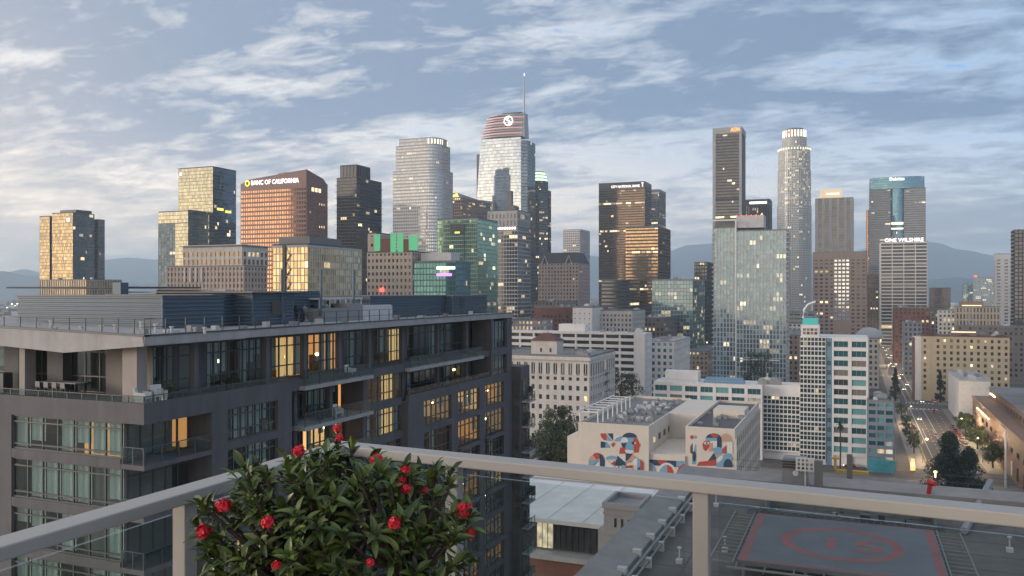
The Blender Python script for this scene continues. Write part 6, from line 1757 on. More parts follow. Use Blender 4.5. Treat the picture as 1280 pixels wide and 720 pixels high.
def terrace_table():
    xa, ya, z = LXS(22), LYs + 1.6, -6.88
    root = thing('dining_table', 'long pale topped dining table on the roof terrace', 'table', (xa + 1.6, ya + .5, z))
    b = MB(); b.box(xa, xa + 3.2, ya, ya + .95, z + .86, z + .92); b.build('tabletop', 'loft_concrete', root)
    for i in range(4):
        x, y = xa + .1 + (i % 2) * 2.9, ya + .1 + (i // 2) * .7; b = MB(); b.box(x, x + .08, y, y + .08, z, z + .86); b.build('leg', 'metal_dark', root)
    for i in range(4):
        cx = xa + .5 + i * .75; cy_ = ya - .35
        r = thing('bar_stool', 'dark slatted stool at the long terrace table, %s from the barbecue' % ('first', 'second', 'third', 'fourth')[i], 'stool', (cx, cy_, z), 'stools at the terrace table')
        b = MB(); b.box(cx - .2, cx + .2, cy_ - .2, cy_ + .2, z + .6, z + .66); b.build('seat', 'metal_dark', r)
        b = MB(); b.box(cx - .2, cx + .2, cy_ - .24, cy_ - .2, z + .66, z + 1.0); b.build('backrest', 'metal_mid', r)
        for k in range(4):
            x, y = cx - .19 + (k % 2) * .35, cy_ - .19 + (k // 2) * .35; b = MB(); b.box(x, x + .04, y, y + .04, z, z + .6); b.build('leg', 'metal_dark', r)
terrace_table()

# ------------------------------------------------------------------ neighbour roof with helipad
wall_mat('gravel_roof', (0.12, 0.113, 0.108), 0.9, 0.5, 0.16, 0.0, bump=0.4); wall_mat('parapet_concrete', (0.27, 0.255, 0.245), 0.85, 0.22, 0.5, 0.0)
wall_mat('pad_deck', (0.105, 0.115, 0.13), 0.6, 0.3, 0.22, 0.0); wall_mat('pad_red', (0.25, 0.085, 0.08), 0.7, 0.25, 0.5, 0.0)
wall_mat('net_metal', (0.22, 0.22, 0.22), 0.5, 0.1, 0.5, metallic=.4); wall_mat('well_green', (0.16, 0.20, 0.19), 0.7, 0.15, .5)


def pad_tower():
    zr = -21.8
    x0, x1, y0, y1 = -18.6, 44.0, 20.0, 98.0
    root = thing('tower_block', 'flat topped concrete tower with helipad and wide sloped parapet', 'building', (12, 60, GZ))
    b = MB(); b.box(x0, x1, y0, y1, GZ, zr); b.build('wall', 'parapet_concrete', root)
    b = MB(); b.quad((x0, y0, zr + .01), (x1, y0, zr + .01), (x1, y1, zr + .01), (x0, y1, zr + .01)); b.build('roof_sheet', 'gravel_roof', root)
    # wide parapets: outer lip high, inner edge lower
    zo, zi = -20.3, -20.75
    b = MB(); b.hexa([(x0, y0, zr), (x0 + 2.7, y0, zr), (x0 + 2.7, y1 - 2.6, zr), (x0, y1, zr), (x0, y0, zo), (x0 + 2.7, y0, zi), (x0 + 2.7, y1 - 2.6, zi), (x0, y1, zo)]); b.build('parapet', 'parapet_concrete', root)
    b = MB(); b.hexa([(x0 + 2.71, y1 - 2.6, zr), (x1 - 2.7, y1 - 2.6, zr), (x1, y1, zr), (x0, y1 + .01, zr), (x0 + 2.71, y1 - 2.6, zi), (x1 - 2.7, y1 - 2.6, zi), (x1, y1, zo), (x0, y1 + .01, zo)]); b.build('parapet', 'parapet_concrete', root)
    b = MB(); b.hexa([(x1 - 2.7, y0, zr), (x1, y0, zr), (x1, y1 - .01, zr), (x1 - 2.7, y1 - 2.62, zr), (x1 - 2.7, y0, zi), (x1, y0, zo), (x1, y1 - .01, zo), (x1 - 2.7, y1 - 2.62, zi)]); b.build('parapet', 'parapet_concrete', root)
    # window-washing rail along the parapet, on brackets
    b = MB(); b.box(x0 + 3.0, x0 + 3.25, y0, y1 - 4, -21.0, -20.85); b.build('rail', 'net_metal', root)
    b = MB(); b.box(x0 + 3.45, x0 + 3.6, y0, y1 - 4, -21.25, -21.1); b.build('rail', 'net_metal', root)
    for i in range(9):
        y = y0 + 36 + i * 4.6; b = MB(); b.box(x0 + 2.72, x0 + 3.7, y, y + .35, zr, -21.0); b.box(x0 + 2.2, x0 + 2.9, y - .1, y + .45, -20.95, -20.45); b.build('bracket', 'unit_white', root)
    for (px, py_) in ((672, 612), (842, 655), (742, 485), (1262, 690), (906, 690)):
        D = 21.8 * F / (py_ - HZ) if py_ > 560 else 70; p = P(px, HZ, D)
        if not (x0 + 4 < p.x < x1 - 4): p.x = x0 + 5.5
        b = MB(); b.box(p.x - .25, p.x + .25, p.y - .25, p.y + .25, zr, zr + .35); b.cyl(p.x, p.y, zr + .35, zr + 1.2, .07, n=8); b.cyl(p.x, p.y, zr + 1.2, zr + 1.3, .18, n=8); b.build('vent_stack', 'unit_white', root)
    for i in range(16):
        y = y0 + 30 + i * 4.1; b = MB(); b.box(x0 + 3.8, x1 - 3, y, y + .1, zr + .01, zr + .03); b.build('roof_seam', 'roof_dark', root)
    for i in range(11):
        x = x0 + 6 + i * 5.2; b = MB(); b.box(x, x + .08, y0 + 30, y1 - 3, zr + .031, zr + .045); b.build('roof_seam', 'roof_dark', root)
    # helipad deck
    hx0, hx1, hy0, hy1, hz = -8.2, 6.0, 64.3, 78.5, -20.0
    b = MB(); b.box(hx0, hx1, hy0, hy1, hz - .35, hz); pad = b.build('helipad_deck', 'pad_deck', root)
    b = MB(); w = .40; zz = hz + .006
    for (a, b_, c_, d_) in ((hx0 + .1, hx1 - .1, hy0 + .1, hy0 + .1 + w), (hx0 + .1, hx1 - .1, hy1 - .1 - w * .5, hy1 - .1), (hx0 + .1, hx0 + .1 + w * 1.4, hy0 + .1 + w, hy1 - .1 - w * .5), (hx1 - .1 - w * 1.4, hx1 - .1, hy0 + .1 + w, hy1 - .1 - w * .5)):
        b.quad((a, c_, zz), (b_, c_, zz), (b_, d_, zz), (a, d_, zz))
    b.build('painted_border', 'pad_red', pad)
    b = MB(); cx, cy_ = (hx0 + hx1) / 2, (hy0 + hy1) / 2; ro, ri = 4.55, 3.75
    for i in range(48):
        a0, a1 = 2 * math.pi * i / 48, 2 * math.pi * (i + 1) / 48
        b.quad((cx + ri * math.cos(a0), cy_ + ri * math.sin(a0), zz), (cx + ro * math.cos(a0), cy_ + ro * math.sin(a0), zz), (cx + ro * math.cos(a1), cy_ + ro * math.sin(a1), zz), (cx + ri * math.cos(a1), cy_ + ri * math.sin(a1), zz))
    b.build('painted_ring', 'pad_red', pad)
    lettering('15', pad, (cx - 2.1, cy_ - 1.7, zz + .004), (1, 0, 0), 4.6, 'pad_red', depth=.002, name='painted_number', width=4.2, dirz=(0, 1, 0))
    # safety net frames round the deck
    for i in range(15):
        t_ = i / 14
        for (xa, xb_) in ((hx0 - 2.0, hx0 - .02), (hx1 + .02, hx1 + 2.0)):
            y = hy0 + (hy1 - hy0) * t_; b = MB(); b.box(xa, xb_, y - .05, y + .05, hz - .3, hz - .2); b.build('net_arm', 'net_metal', root)
    for (xa, xb_) in ((hx0 - 2.05, hx0 - 1.95), (hx0 - .35, hx0 - .25), (hx1 + 1.95, hx1 + 2.05), (hx1 + .2, hx1 + .3)):
        b = MB(); b.box(xa, xb_, hy0 - .4, hy1 + .4, hz - .19, hz - .09); b.build('net_bar', 'net_metal', root)
    for i in range(26):
        x = hx0 + (hx1 - hx0) * i / 25; b = MB(); b.box(x - .04, x + .04, hy1 + .02, hy1 + 1.9, hz - .3, hz - .22); b.build('net_arm', 'net_metal', root)
    for k in range(4):
        b = MB(); b.box(hx0 - 1, hx1 + 1, hy1 + .3 + k * .5, hy1 + .36 + k * .5, hz - .2, hz - .14); b.build('net_bar', 'metal_dark', root)
    b = MB(); b.box(hx0 - .6, hx1 + 1.5, hy0 - 1.6, hy0 - 1.45, hz - .2, hz - .08); b.build('net_bar', 'net_metal', root)
    for i in range(8):
        x = hx0 + (hx1 - hx0) * i / 7; b = MB(); b.box(x - .04, x + .04, hy0 - 1.6, hy0 - .02, hz - .3, hz - .21); b.build('net_arm', 'net_metal', root)
    for i in range(16):
        b = MB(); x = hx0 + .4 + (i % 4) * 4.4; y = hy0 + .4 + (i // 4) * 4.4; b.cyl(x, y, zr, hz - .36, .14, n=8); b.build('deck_leg', 'net_metal', root)
    rg = random.Random(8)
    for i in range(34):       # pipes and small plant behind the deck
        x = rg.uniform(hx0 - 2, hx1 + 1); y = rg.uniform(hy1 + 2.2, hy1 + 5.5); h = rg.uniform(.4, 1.5)
        b = MB()
        if i % 3: b.box(x, x + rg.uniform(.2, .9), y, y + rg.uniform(.2, .8), zr, zr + h)
        else: b.tube([(x, y, zr), (x, y, zr + h), (x + .6, y, zr + h + .1)], .09, 6)
        b.build('plant_unit', rg.choice(('unit_grey', 'metal_dark', 'metal_mid', 'well_green')), root)
    # long sunken well with pale rim
    wx0, wx1, wy0, wy1, wz = -8.2, 6.8, 85.0, 89.2, -20.1
    b = MB(); b.box(wx0, wx1, wy1 - .2, wy1, zr, wz); b.box(wx0, wx1, wy0, wy0 + .2, zr, -21.3); b.box(wx0, wx0 + .2, wy0 + .2, wy1 - .2, zr, wz); b.box(wx1 - .2, wx1, wy0 + .2, wy1 - .2, zr, wz); b.build('well_wall', 'well_green', root)
    b = MB(); b.box(wx0 - .1, wx1 + .1, wy1 - .25, wy1 + .15, wz, wz + .12); b.box(wx0 - .1, wx0 + .25, wy0, wy1 - .26, wz, wz + .12); b.box(wx1 - .25, wx1 + .1, wy0, wy1 - .26, wz, wz + .12); b.build('well_rim', 'frame_white', root)
    for i in range(6):
        x = wx0 + 2 + i * 2.4; b = MB(); b.box(x, x + .14, wy1 - .32, wy1 - .21, zr, wz - .02); b.build('well_rib', 'metal_mid', root)
    # cooling unit, louvred panel, mast, red stand
    p = P(994, 600, 90)
    b = MB(); b.hexa([(p.x - 1.4, p.y - 1, zr), (p.x + 1.4, p.y - 1, zr), (p.x + 1.4, p.y + 1.4, zr), (p.x - 1.4, p.y + 1.4, zr), (p.x - 1.2, p.y - .8, -17.8), (p.x + 1.2, p.y - .8, -17.8), (p.x + 1.2, p.y + 1.2, -17.8), (p.x - 1.2, p.y + 1.2, -17.8)]); cu = b.build('cooling_unit', 'unit_grey', root)
    for k in range(3):
        b = MB(); b.box(p.x - 1.25, p.x + 1.25, p.y - 1.0, p.y - .7, -18.2 - k * .3, -18.05 - k * .3); b.build('louvre', 'metal_dark', cu)
    b = MB(); b.tube([(p.x + .1, p.y - 1.02, -19.3), (p.x + .1, p.y - .9, -19.3)], .3, 12); b.build('round_plate', 'frame_white', cu)
    q = P(1006, 576, 88); b = MB()
    for i in range(5):
        b.box(q.x - .9 + i * .42, q.x - .72 + i * .42, q.y, q.y + .1, -18.9, -17.5)
    for i in range(4):
        b.box(q.x - .9, q.x + .97, q.y + .11, q.y + .2, -18.9 + i * .42, -18.72 + i * .42)
    b.box(q.x - .05, q.x + .1, q.y + .25, q.y + .4, zr, -18.2); b.build('lattice_panel', 'frame_white', root)
    q = P(1023, 600, 86); b = MB(); b.box(q.x - .4, q.x + .4, q.y, q.y + .8, zr, -17.4); b.build('duct_riser', 'metal_mid', root)
    q = P(1062, 600, 92); b = MB(); b.box(q.x - .3, q.x + .3, q.y, q.y + .4, -20.6, -17.9); b.build('duct_riser', 'metal_mid', root)
    b = MB(); qa, qb = P(1044, 590, 97), P(1086, 594, 97); b.box(qa.x, qb.x, qa.y, qa.y + .5, -20.95, -20.6); b.build('yellow_glow_beam', 'paint_yellow', root)  # thin yellow glow put into the paint of a beam
    b = MB(); b.box(qa.x - .15, qa.x + .15, qa.y, qa.y + .3, -20.6, -19.4); b.box(qa.x - .5, qa.x + .5, qa.y - .1, qa.y + .4, -19.4, -19.2); b.build('yellow_post', 'paint_yellow', root)
    q = P(1159, 618, 86); b = MB(); b.tube([(q.x, q.y, zr), (q.x + .25, q.y, -19.9)], .22, 8); b.tube([(q.x + .3, q.y + .3, -19.6), (q.x + .7, q.y - .4, -19.6)], [.36, .24], 12); b.build('red_horn', 'pad_horn', root)
    b = MB(); b.tube([(q.x + .75, q.y, -19.0), (q.x + .75, q.y, -18.4)], .06, 6); b.box(q.x + .6, q.x + .9, q.y - .08, q.y + .08, -18.5, -18.36); b.build('roof_lamp', 'lamp_dim', root)
    b = MB(); qa, qb = P(1205, 640, 75), P(1255, 610, 96); b.tube([(qa.x, qa.y, -21.4), (qb.x - 2, qb.y - 5, -20.9)], .35, 6); b.build('crane_rail', 'unit_grey', root)
    b = MB(); b.tube([(11, 88, -21.3), (16, 93, -20.6), (22, 93, -20.6)], .3, 6); b.build('crane_rail', 'unit_grey', root)
plain_mat('pad_horn', (0.45, 0.03, 0.025), 0.5)
pad_tower()

# ------------------------------------------------------------------ own balcony: rail, posts, glass, plant
wall_mat('rail_paint', (0.33, 0.315, 0.295), 0.45, 0.05, 0.8, 0.0); wall_mat('deck_tile', (0.22, 0.21, 0.20), 0.8, 0.1, 1.0, 0.0)
RZ = -0.55
def balcony():
    root = thing('balcony_railing', 'taupe metal balcony railing with square posts and clear glass panels', 'railing', (-1.72, 2.58, -1.65))
    A, Cn, B = (-1.76, 0.2), (-1.72, 2.58), (1.3, 2.37)
    hw, hh = 0.041, 0.034
    def rail(p, q, name, ext0=0.0, ext1=0.0):
        d = Vector((q[0] - p[0], q[1] - p[1])); L = d.length; d /= L; n = (d.y, -d.x)
        b = MB(); b.obox(p, (d.x, d.y), n, -ext0, L + ext1, -hw, hw, RZ - hh, RZ)
        o = b.build(name, 'rail_paint', root)
        bv = o.modifiers.new('edge', 'BEVEL'); bv.width = 0.004; bv.segments = 2
        return d, L, n
    d1, L1, n1 = rail(A, Cn, 'top_rail', 0, -hw - .001); d2, L2, n2 = rail(Cn, B, 'top_rail', hw, 0)
    def post(x, y):
        b = MB(); b.box(x - .023, x + .023, y - .023, y + .023, -1.65, RZ - hh - .0005); o = b.build('post', 'rail_paint', root)
        bv = o.modifiers.new('edge', 'BEVEL'); bv.width = 0.003; bv.segments = 2
    # posts under the rails at the columns seen in the photograph
    posts1 = []; posts2 = []
    for px in (231, ):
        D, y = on_X(px, -1.74); post(-1.74, y); posts1.append(y)
    for px in (560, 878):
        D, x = on_Y(px, 2.5); post(x, 2.58 + (x + 1.72) * (2.37 - 2.58) / 3.02); posts2.append(x)
    post(1.25, 2.373)
    ys = [0.25] + posts1 + [2.53]
    for i in range(len(ys) - 1):
        b = MB(); b.box(-1.746, -1.734, ys[i] + .05, ys[i + 1] - .05, -1.58, RZ - hh - .03); b.build('glass_panel', 'clear_glass', root)
        b = MB(); b.box(-1.755, -1.725, ys[i] + .05, ys[i + 1] - .05, -1.62, -1.58); b.build('bottom_rail', 'rail_paint', root)
    xs = [-1.68] + posts2 + [1.25]
    for i in range(len(xs) - 1):
        f = lambda x: 2.58 + (x + 1.72) * (2.37 - 2.58) / 3.02
        p, q = (xs[i] + .05, f(xs[i] + .05)), (xs[i + 1] - .05, f(xs[i + 1] - .05)); d = Vector((q[0] - p[0], q[1] - p[1])); L = d.length; d /= L
        b = MB(); b.obox(p, (d.x, d.y), (d.y, -d.x), 0, L, -.006, .006, -1.58, RZ - hh - .03); b.build('glass_panel', 'clear_glass', root)
        b = MB(); b.obox(p, (d.x, d.y), (d.y, -d.x), 0, L, -.015, .015, -1.62, -1.58); b.build('bottom_rail', 'rail_paint', root)
    b = MB(); b.box(-1.85, 1.4, -1.5, 2.7, -1.95, -1.66); structure('balcony_floor', b, 'deck_tile')
balcony()


wall_mat('bark', (0.075, 0.058, 0.045), 0.9, 0.25, 6.0, 0.5, bump=.3); wall_mat('pot', (0.20, 0.19, 0.18), 0.7, 0.1, 3.0); wall_mat('soil', (0.03, 0.022, 0.016), 0.95, 0.2, 8.0)
m, nt, bs = principled('petal'); bs.inputs['Base Color'].default_value = (0.62, 0.016, 0.035, 1); bs.inputs['Roughness'].default_value = .55; bs.inputs['Emission Strength'].default_value = 0


def flower_bush():
    D0 = 2.15
    c = P(432, HZ, D0); base = Vector((c.x, c.y, -1.65))
    root = thing('flowering_bush', 'leafy potted bush with red flowers inside the railing corner', 'plant', base)
    rg = random.Random(21)
    b = MB(); b.tube([(c.x, c.y, -1.65), (c.x, c.y, -1.35), (c.x, c.y, -1.26), (c.x, c.y, -1.24)], [.15, .19, .205, .19], 24); b.build('pot', 'pot', root)
    b = MB(); b.tube([(c.x, c.y, -1.245), (c.x, c.y, -1.23)], [.185, .17], 24); b.build('soil', 'soil', root)
    # crown outline measured in the photograph (column, row) seen as a solid round bush of that height and width
    right, up = Vector((CT, ST, 0)), Vector((0, 0, 1)); fwd = Vector((-ST, CT, 0))
    k = D0 / F
    cen = Vector((c.x, c.y, 0)) + up * zpx(672, D0)
    tips = []
    def outline(ang):                    # radius in photograph pixels, by direction in the view plane
        a = math.degrees(ang) % 360
        tab = [(0, 160), (20, 168), (45, 135), (70, 112), (88, 108), (105, 104), (125, 128), (140, 150), (160, 172), (180, 160), (210, 170), (270, 190), (330, 170), (360, 160)]
        for i in range(len(tab) - 1):
            if tab[i][0] <= a <= tab[i + 1][0]:
                t = (a - tab[i][0]) / (tab[i + 1][0] - tab[i][0]); return tab[i][1] * (1 - t) + tab[i + 1][1] * t
        return 160
    stems = MB(); n_t = 0
    seeds = [(315, 575, 2.1), (300, 590, 2.05), (421, 537, 2.2), (440, 548, 2.2), (545, 574, 2.1), (505, 580, 2.1), (470, 570, 2.15), (585, 628, 2.05), (272, 650, 2.0), (390, 556, 2.15), (365, 575, 2.1)]
    for (sx_, sy_, sD) in seeds:
        tips.append((P(sx_, sy_ + 14, sD), Vector((rg.uniform(-.3, .3), rg.uniform(-.3, .3), 1)).normalized()))
    while n_t < 265:
        a = rg.uniform(0, 2 * math.pi); q = rg.random() ** .5; dep = rg.uniform(-1, 1) if rg.random() < .35 else -rg.uniform(.55, 1)
        rr = outline(a) * q * (0.86 + .24 * rg.random())
        lim = math.sqrt(max(0, 1 - q * q * .85))
        pos = cen + right * (math.cos(a) * rr * k) + up * (math.sin(a) * rr * k) + fwd * (dep * lim * .26)
        if pos.z < -1.1: continue
        ok = all((pos - t_).length > .034 for t_, _ in tips)
        if not ok and rg.random() < .8: continue
        dirn = (pos - (cen - up * .28)).normalized() + Vector((rg.uniform(-.3, .3), rg.uniform(-.3, .3), rg.uniform(.0, .5)))
        tips.append((pos, dirn.normalized())); n_t += 1
    spot = Vector((c.x, c.y, -1.24))
    hubs = [cen + Vector((rg.uniform(-.2, .2), rg.uniform(-.14, .14), rg.uniform(-.30, -.05))) for _ in range(16)]
    for h in hubs:
        m_ = spot.lerp(h, .5) + Vector((rg.uniform(-.03, .03), rg.uniform(-.03, .03), 0)); st = MB(); st.tube([spot + Vector((rg.uniform(-.06, .06), rg.uniform(-.06, .06), 0)), m_, h], [.014, .011, .009], 6); st.build('stem', 'bark', root)
    for (p, d) in tips:
        h = min(hubs, key=lambda q_: (q_ - p).length); mid_ = h.lerp(p, .55) + Vector((0, 0, -.02)) + d * -.02
        stems.tube([h, mid_, p], [.008, .0065, .005], 5)
    stems.build('branches', 'bark', root, 'stuff')
    # one leaf, folded along the midrib and bent, shared by all leaf objects
    def leaf_mesh(L, Wd, bend, nm_):
        b = MB(); b.smooth = False; n = 6; rows = []
        for i in range(n + 1):
            t = i / n; w = Wd * (math.sin(math.pi * min(1, t ** 1.35 * .93 + .05))) * .5 + .0006; y = L * t; z = -bend * t * t * L + .1 * L * math.sin(t * 2.2)
            rows.append(((-w, y, z + w * .45), (0, y, z), (w, y, z + w * .45)))
        for i in range(n):
            for s in (0, 1):
                b.quad(rows[i][s], rows[i][s + 1], rows[i + 1][s + 1], rows[i + 1][s], 0, (0, 0, rg.random() * .2))
        b.smooth = True
        return b
    protos = [leaf_mesh(.047, .0165, .35, 'leaf'), leaf_mesh(.040, .015, .75, 'leaf'), leaf_mesh(.056, .0175, .10, 'leaf'), leaf_mesh(.030, .012, .25, 'leaf')]
    meshes = [p.mesh('leaf', 'plant_leaf') for p in protos]
    leaves = []
    for (p, d) in tips:
        n = rg.randint(9, 15); a0 = rg.uniform(0, 6.28)
        for i in range(n):
            az = a0 + i * 2.4; tilt = 1.25 - .95 * i / n + rg.uniform(-.15, .15)
            o1 = d.orthogonal().normalized(); o2 = d.cross(o1)
            out = (o1 * math.cos(az) + o2 * math.sin(az))
            yv = (d * math.cos(tilt) + out * math.sin(tilt)).normalized(); xv = yv.cross(d).normalized(); zv = xv.cross(yv)
            s = rg.uniform(.7, 1.15); org = p - d * (.045 * (1 - i / n))
            M = Matrix((( xv.x * s, yv.x * s, zv.x * s, org.x), (xv.y * s, yv.y * s, zv.y * s, org.y), (xv.z * s, yv.z * s, zv.z * s, org.z), (0, 0, 0, 1)))
            leaves.append((M, rg.choice((0, 0, 1, 1, 2, 3)), org))
    leaves.sort(key=lambda l_: (l_[2] - fwd * 0).dot(fwd) - .3 * l_[2].z + rg.uniform(0, .12))
    rest = MB(); rest.smooth = True
    rl = Matrix.Translation(-Vector(base))
    for i, (M, kd, org) in enumerate(leaves):
        if i < 290:
            o = bpy.data.objects.new('leaf', meshes[kd]); COL.objects.link(o); o.parent = root; o.matrix_parent_inverse = rl; o.matrix_basis = M
        else:
            pr = protos[kd]; o_ = len(rest.v); rest.v += [tuple(M @ Vector(v)) for v in pr.v]; rest.f += [tuple(q + o_ for q in f_) for f_ in pr.f]; rest.m += pr.m
            g = rg.random(); yl = rg.random() ** 3; rest.c += [(0, g, yl)] * len(pr.f)
    rest.build('foliage', 'plant_leaf', root, 'stuff')
    # double red flowers
    def flower(px, py_, D, rpx):
        ctr = P(px, py_, D); r_ = rpx * D / F
        b = MB()
        for i in range(46):
            z = 1 - 1.75 * (i + .5) / 46; rad = math.sqrt(max(0, 1 - z * z)); an = i * 2.39996
            nrm = (right * (rad * math.cos(an)) + up * (z * .8) - fwd * (rad * math.sin(an))).normalized()
            t1 = nrm.orthogonal().normalized(); t2 = nrm.cross(t1); s = r_ * .42 * rg.uniform(.8, 1.2); o_ = ctr + nrm * r_ * rg.uniform(.45, .95)
            pts = []
            for j in range(7):
                aa = 2 * math.pi * j / 7; cup = .28 * s * rg.uniform(.5, 1.5)
                pts.append(o_ + (t1 * math.cos(aa) + t2 * math.sin(aa)) * s * rg.uniform(.7, 1.25) + nrm * cup)
            n0 = len(b.v); b.v += [tuple(o_)] + [tuple(v) for v in pts]
            for j in range(7): b.f.append((n0, n0 + 1 + j, n0 + 1 + (j + 1) % 7)); b.m.append(0); b.c.append((0, .5, .5))
        b.build('flower', 'petal', root)
        s_ = MB(); s_.tube([ctr - up * r_ * 1.6 + fwd * .01, ctr], .003, 5); s_.build('flower_stalk', 'bark', root)
    for f_ in ((279, 632, 2.0, 9), (255, 664, 2.0, 9), (335, 653, 1.93, 8), (373, 564, 2.1, 8), (421, 536, 2.15, 5), (424, 547, 2.13, 5), (470, 575, 2.1, 8), (507, 587, 2.05, 6), (503, 600, 2.05, 5), (508, 611, 2.03, 6), (531, 613, 2.08, 5), (493, 654, 1.93, 8), (579, 638, 2.05, 11), (586, 666, 2.06, 8), (346, 707, 1.9, 6), (463, 703, 1.9, 5)):
        flower(*f_)
flower_bush()

# ------------------------------------------------------------------ trees
def tree(name, label, x, y, z, h, w, leaf='tree_leaf', n=1500, seed=1, group=None, conifer=False, ls=.45, bare=.25):
    rg = random.Random(seed)
    root = thing(name, label, 'tree', (x, y, z), group)
    b = MB(); b.tube([(x, y, z), (x + rg.uniform(-.2, .2), y, z + h * .35), (x + rg.uniform(-.3, .3), y, z + h * .9)], [h * .022 + .08, h * .016 + .05, .04], 7)
    clumps = []
    k = 34 if not conifer else 90
    for i in range(k):
        if conifer:
            t = rg.random(); zz = z + h * (.08 + .9 * t); rr = w * .5 * (1 - t) ** .75 * math.sqrt(rg.random()) * 1.05; cr = w * .10 + w * .11 * (1 - t)
        else:
            t = rg.random(); zz = z + h * (bare + (1 - bare) * (.12 + .82 * t)); prof = math.sin(math.pi * (.12 + .80 * t)) ** .6; rr = w * .5 * prof * math.sqrt(rg.random()); cr = w * rg.uniform(.10, .19)
        a = rg.uniform(0, 2 * math.pi); p = Vector((x + rr * math.cos(a), y + rr * math.sin(a), zz)); clumps.append((p, cr))
        if i % 2 == 0: b.tube([(x, y, z + (zz - z) * .62), tuple((Vector((x, y, zz)) + p) / 2), tuple(p)], [.10 * h / 12, .06, .03], 5)
    b.build('trunk', 'bark', root)
    c = MB()
    for i in range(n):
        p, cr = rg.choice(clumps); v = Vector((rg.gauss(0, 1), rg.gauss(0, 1), rg.gauss(0, .8))); v = v.normalized() * cr * rg.random() ** .4; q = p + v
        t1 = Vector((rg.gauss(0, 1), rg.gauss(0, 1), rg.gauss(0, 1))).normalized(); t2 = t1.orthogonal().normalized(); s = ls * rg.uniform(.5, 1.2)
        g, yl = rg.random(), rg.random() ** 3
        c.quad(q - t1 * s * .5, q + t2 * s * .32, q + t1 * s * .5, q - t2 * s * .32, 0, (0, g, yl))
    c.build('crown', leaf, root)
    return root


def px_ground(x, y): D = ground(y); p = P(x, HZ, D); return p.x, p.y
# big dark evergreens by the junction
p = P(1186, HZ, 262); tree('evergreen_tree', 'tall dark bushy evergreen by the junction, larger of a pair', p.x, p.y, GZ, 20.5, 15, 'conifer_leaf', 15000, 3, 'evergreens by the junction', True, .62)
p = P(1212, HZ, 258); tree('evergreen_tree', 'shorter dark bushy evergreen leaning on the larger one by the junction', p.x, p.y, GZ, 17.0, 11, 'conifer_leaf', 9000, 4, 'evergreens by the junction', True, .6)
# street trees on the east pavement
for i, (x, y, hh, ww, lab) in enumerate(((46.2, 392, 9, 9, 'round green street tree lit from below beside the stone hall'), (46.5, 352, 9.5, 9, 'wide street tree on the pavement where the stone hall lamps glow'), (46.0, 430, 9, 8, 'low green street tree near the end wall of the stone hall'), (46.5, 446, 8, 7, 'small green street tree in front of the plain white block'))):
    tree('street_tree', lab, x, y, GZ, hh, ww, 'lit_street_leaf', 4200, 30 + i, 'trees along the east pavement', False, .5)
for i, (x, y, hh, ww, lab) in enumerate(((21.5, 545, 20, 6, 'tall dark cypress at the crossing on the apartment side'), (45.5, 548, 19, 5.5, 'tall narrow dark cypress beside the buff hotel'), (46.0, 590, 20, 6, 'dark cypress second along from the buff hotel'), (46.2, 640, 21, 7, 'dark cypress third along from the buff hotel'), (45.8, 690, 18, 7, 'dark cypress farthest along from the buff hotel'))):
    tree('cypress_tree', lab, x, y, GZ, hh, ww, 'conifer_leaf', 3600, 50 + i, 'dark trees along the avenue', True, .7)
for i, (x, y, hh, ww, lab) in enumerate(((21.4, 372, 8, 5.5, 'small street tree at the foot of the aqua panelled apartments'), (21.3, 395, 8.5, 6, 'bushy street tree next along from the aqua panelled apartments'), (21.5, 430, 8, 6, 'bushy street tree midway to the crossing'), (21.4, 470, 9, 6, 'street tree close before the crossing'))):
    tree('street_tree', lab, x, y, GZ, hh, ww, 'tree_leaf', 1300, 70 + i, 'trees along the west pavement', False, .5)
# dark broad trees between the lofts and the mural block
for i, (px, D, hh, ww, lab) in enumerate(((688, 262, 25, 16, 'broad dark tree beside the cream mural block, largest of the clump'), (712, 258, 24, 12, 'dark tree touching the mural block'), (660, 268, 20, 13, 'lower dark tree of the clump beside the lofts'), (700, 285, 26, 14, 'dark tree at the back of the clump beside the mural block'))):
    p = P(px, HZ, D); tree('broad_tree', lab, p.x, p.y, GZ, hh, ww, 'tree_leaf', 9500, 90 + i, 'trees beside the mural block', False, .6, .2)
for i, (px, D, hh, ww, lab) in enumerate(((776, 420, 26, 12, 'dark tree in front of the long white flats'), (790, 415, 25, 11, 'dark tree before the end bay of the long white flats'), (938, 520, 28, 12, 'green tree on the podium of the glass condominiums'), (955, 515, 29, 14, 'larger green tree on the podium of the glass condominiums'), (826, 440, 16, 8, 'small tree between the white flats and the aqua apartments'))):
    p = P(px, HZ, D); tree('broad_tree', lab, p.x, p.y, GZ, hh, ww, 'tree_leaf', 2200, 110 + i, 'trees among the blocks', False, .75, .25)


def palm(x, y, z, h, label):
    root = thing('palm_tree', label, 'tree', (x, y, z))
    b = MB(); b.tube([(x, y, z), (x + .2, y, z + h * .5), (x + .1, y, z + h)], [.32, .25, .2], 8); b.build('trunk', 'bark', root)
    rg = random.Random(5); c = MB()
    for i in range(46):
        a = rg.uniform(0, 6.28); el = rg.uniform(-1.0, 1.2); L = rg.uniform(1.8, 2.6); pts = []
        for j in range(6):
            t = j / 5; r_ = L * t; pts.append(Vector((x + .1 + math.cos(a) * r_ * math.cos(el), y + math.sin(a) * r_ * math.cos(el), z + h + L * t * math.sin(el) - .9 * t * t)))
        side = Vector((-math.sin(a), math.cos(a), 0))
        for j in range(5):
            w0, w1 = .22 * (1 - abs(j / 5 - .4)), .22 * (1 - abs((j + 1) / 5 - .4)); c.quad(pts[j] - side * w0, pts[j] + side * w0, pts[j + 1] + side * w1, pts[j + 1] - side * w1, 0, (0, rg.random(), 0))
    c.build('crown', 'tree_leaf', root)
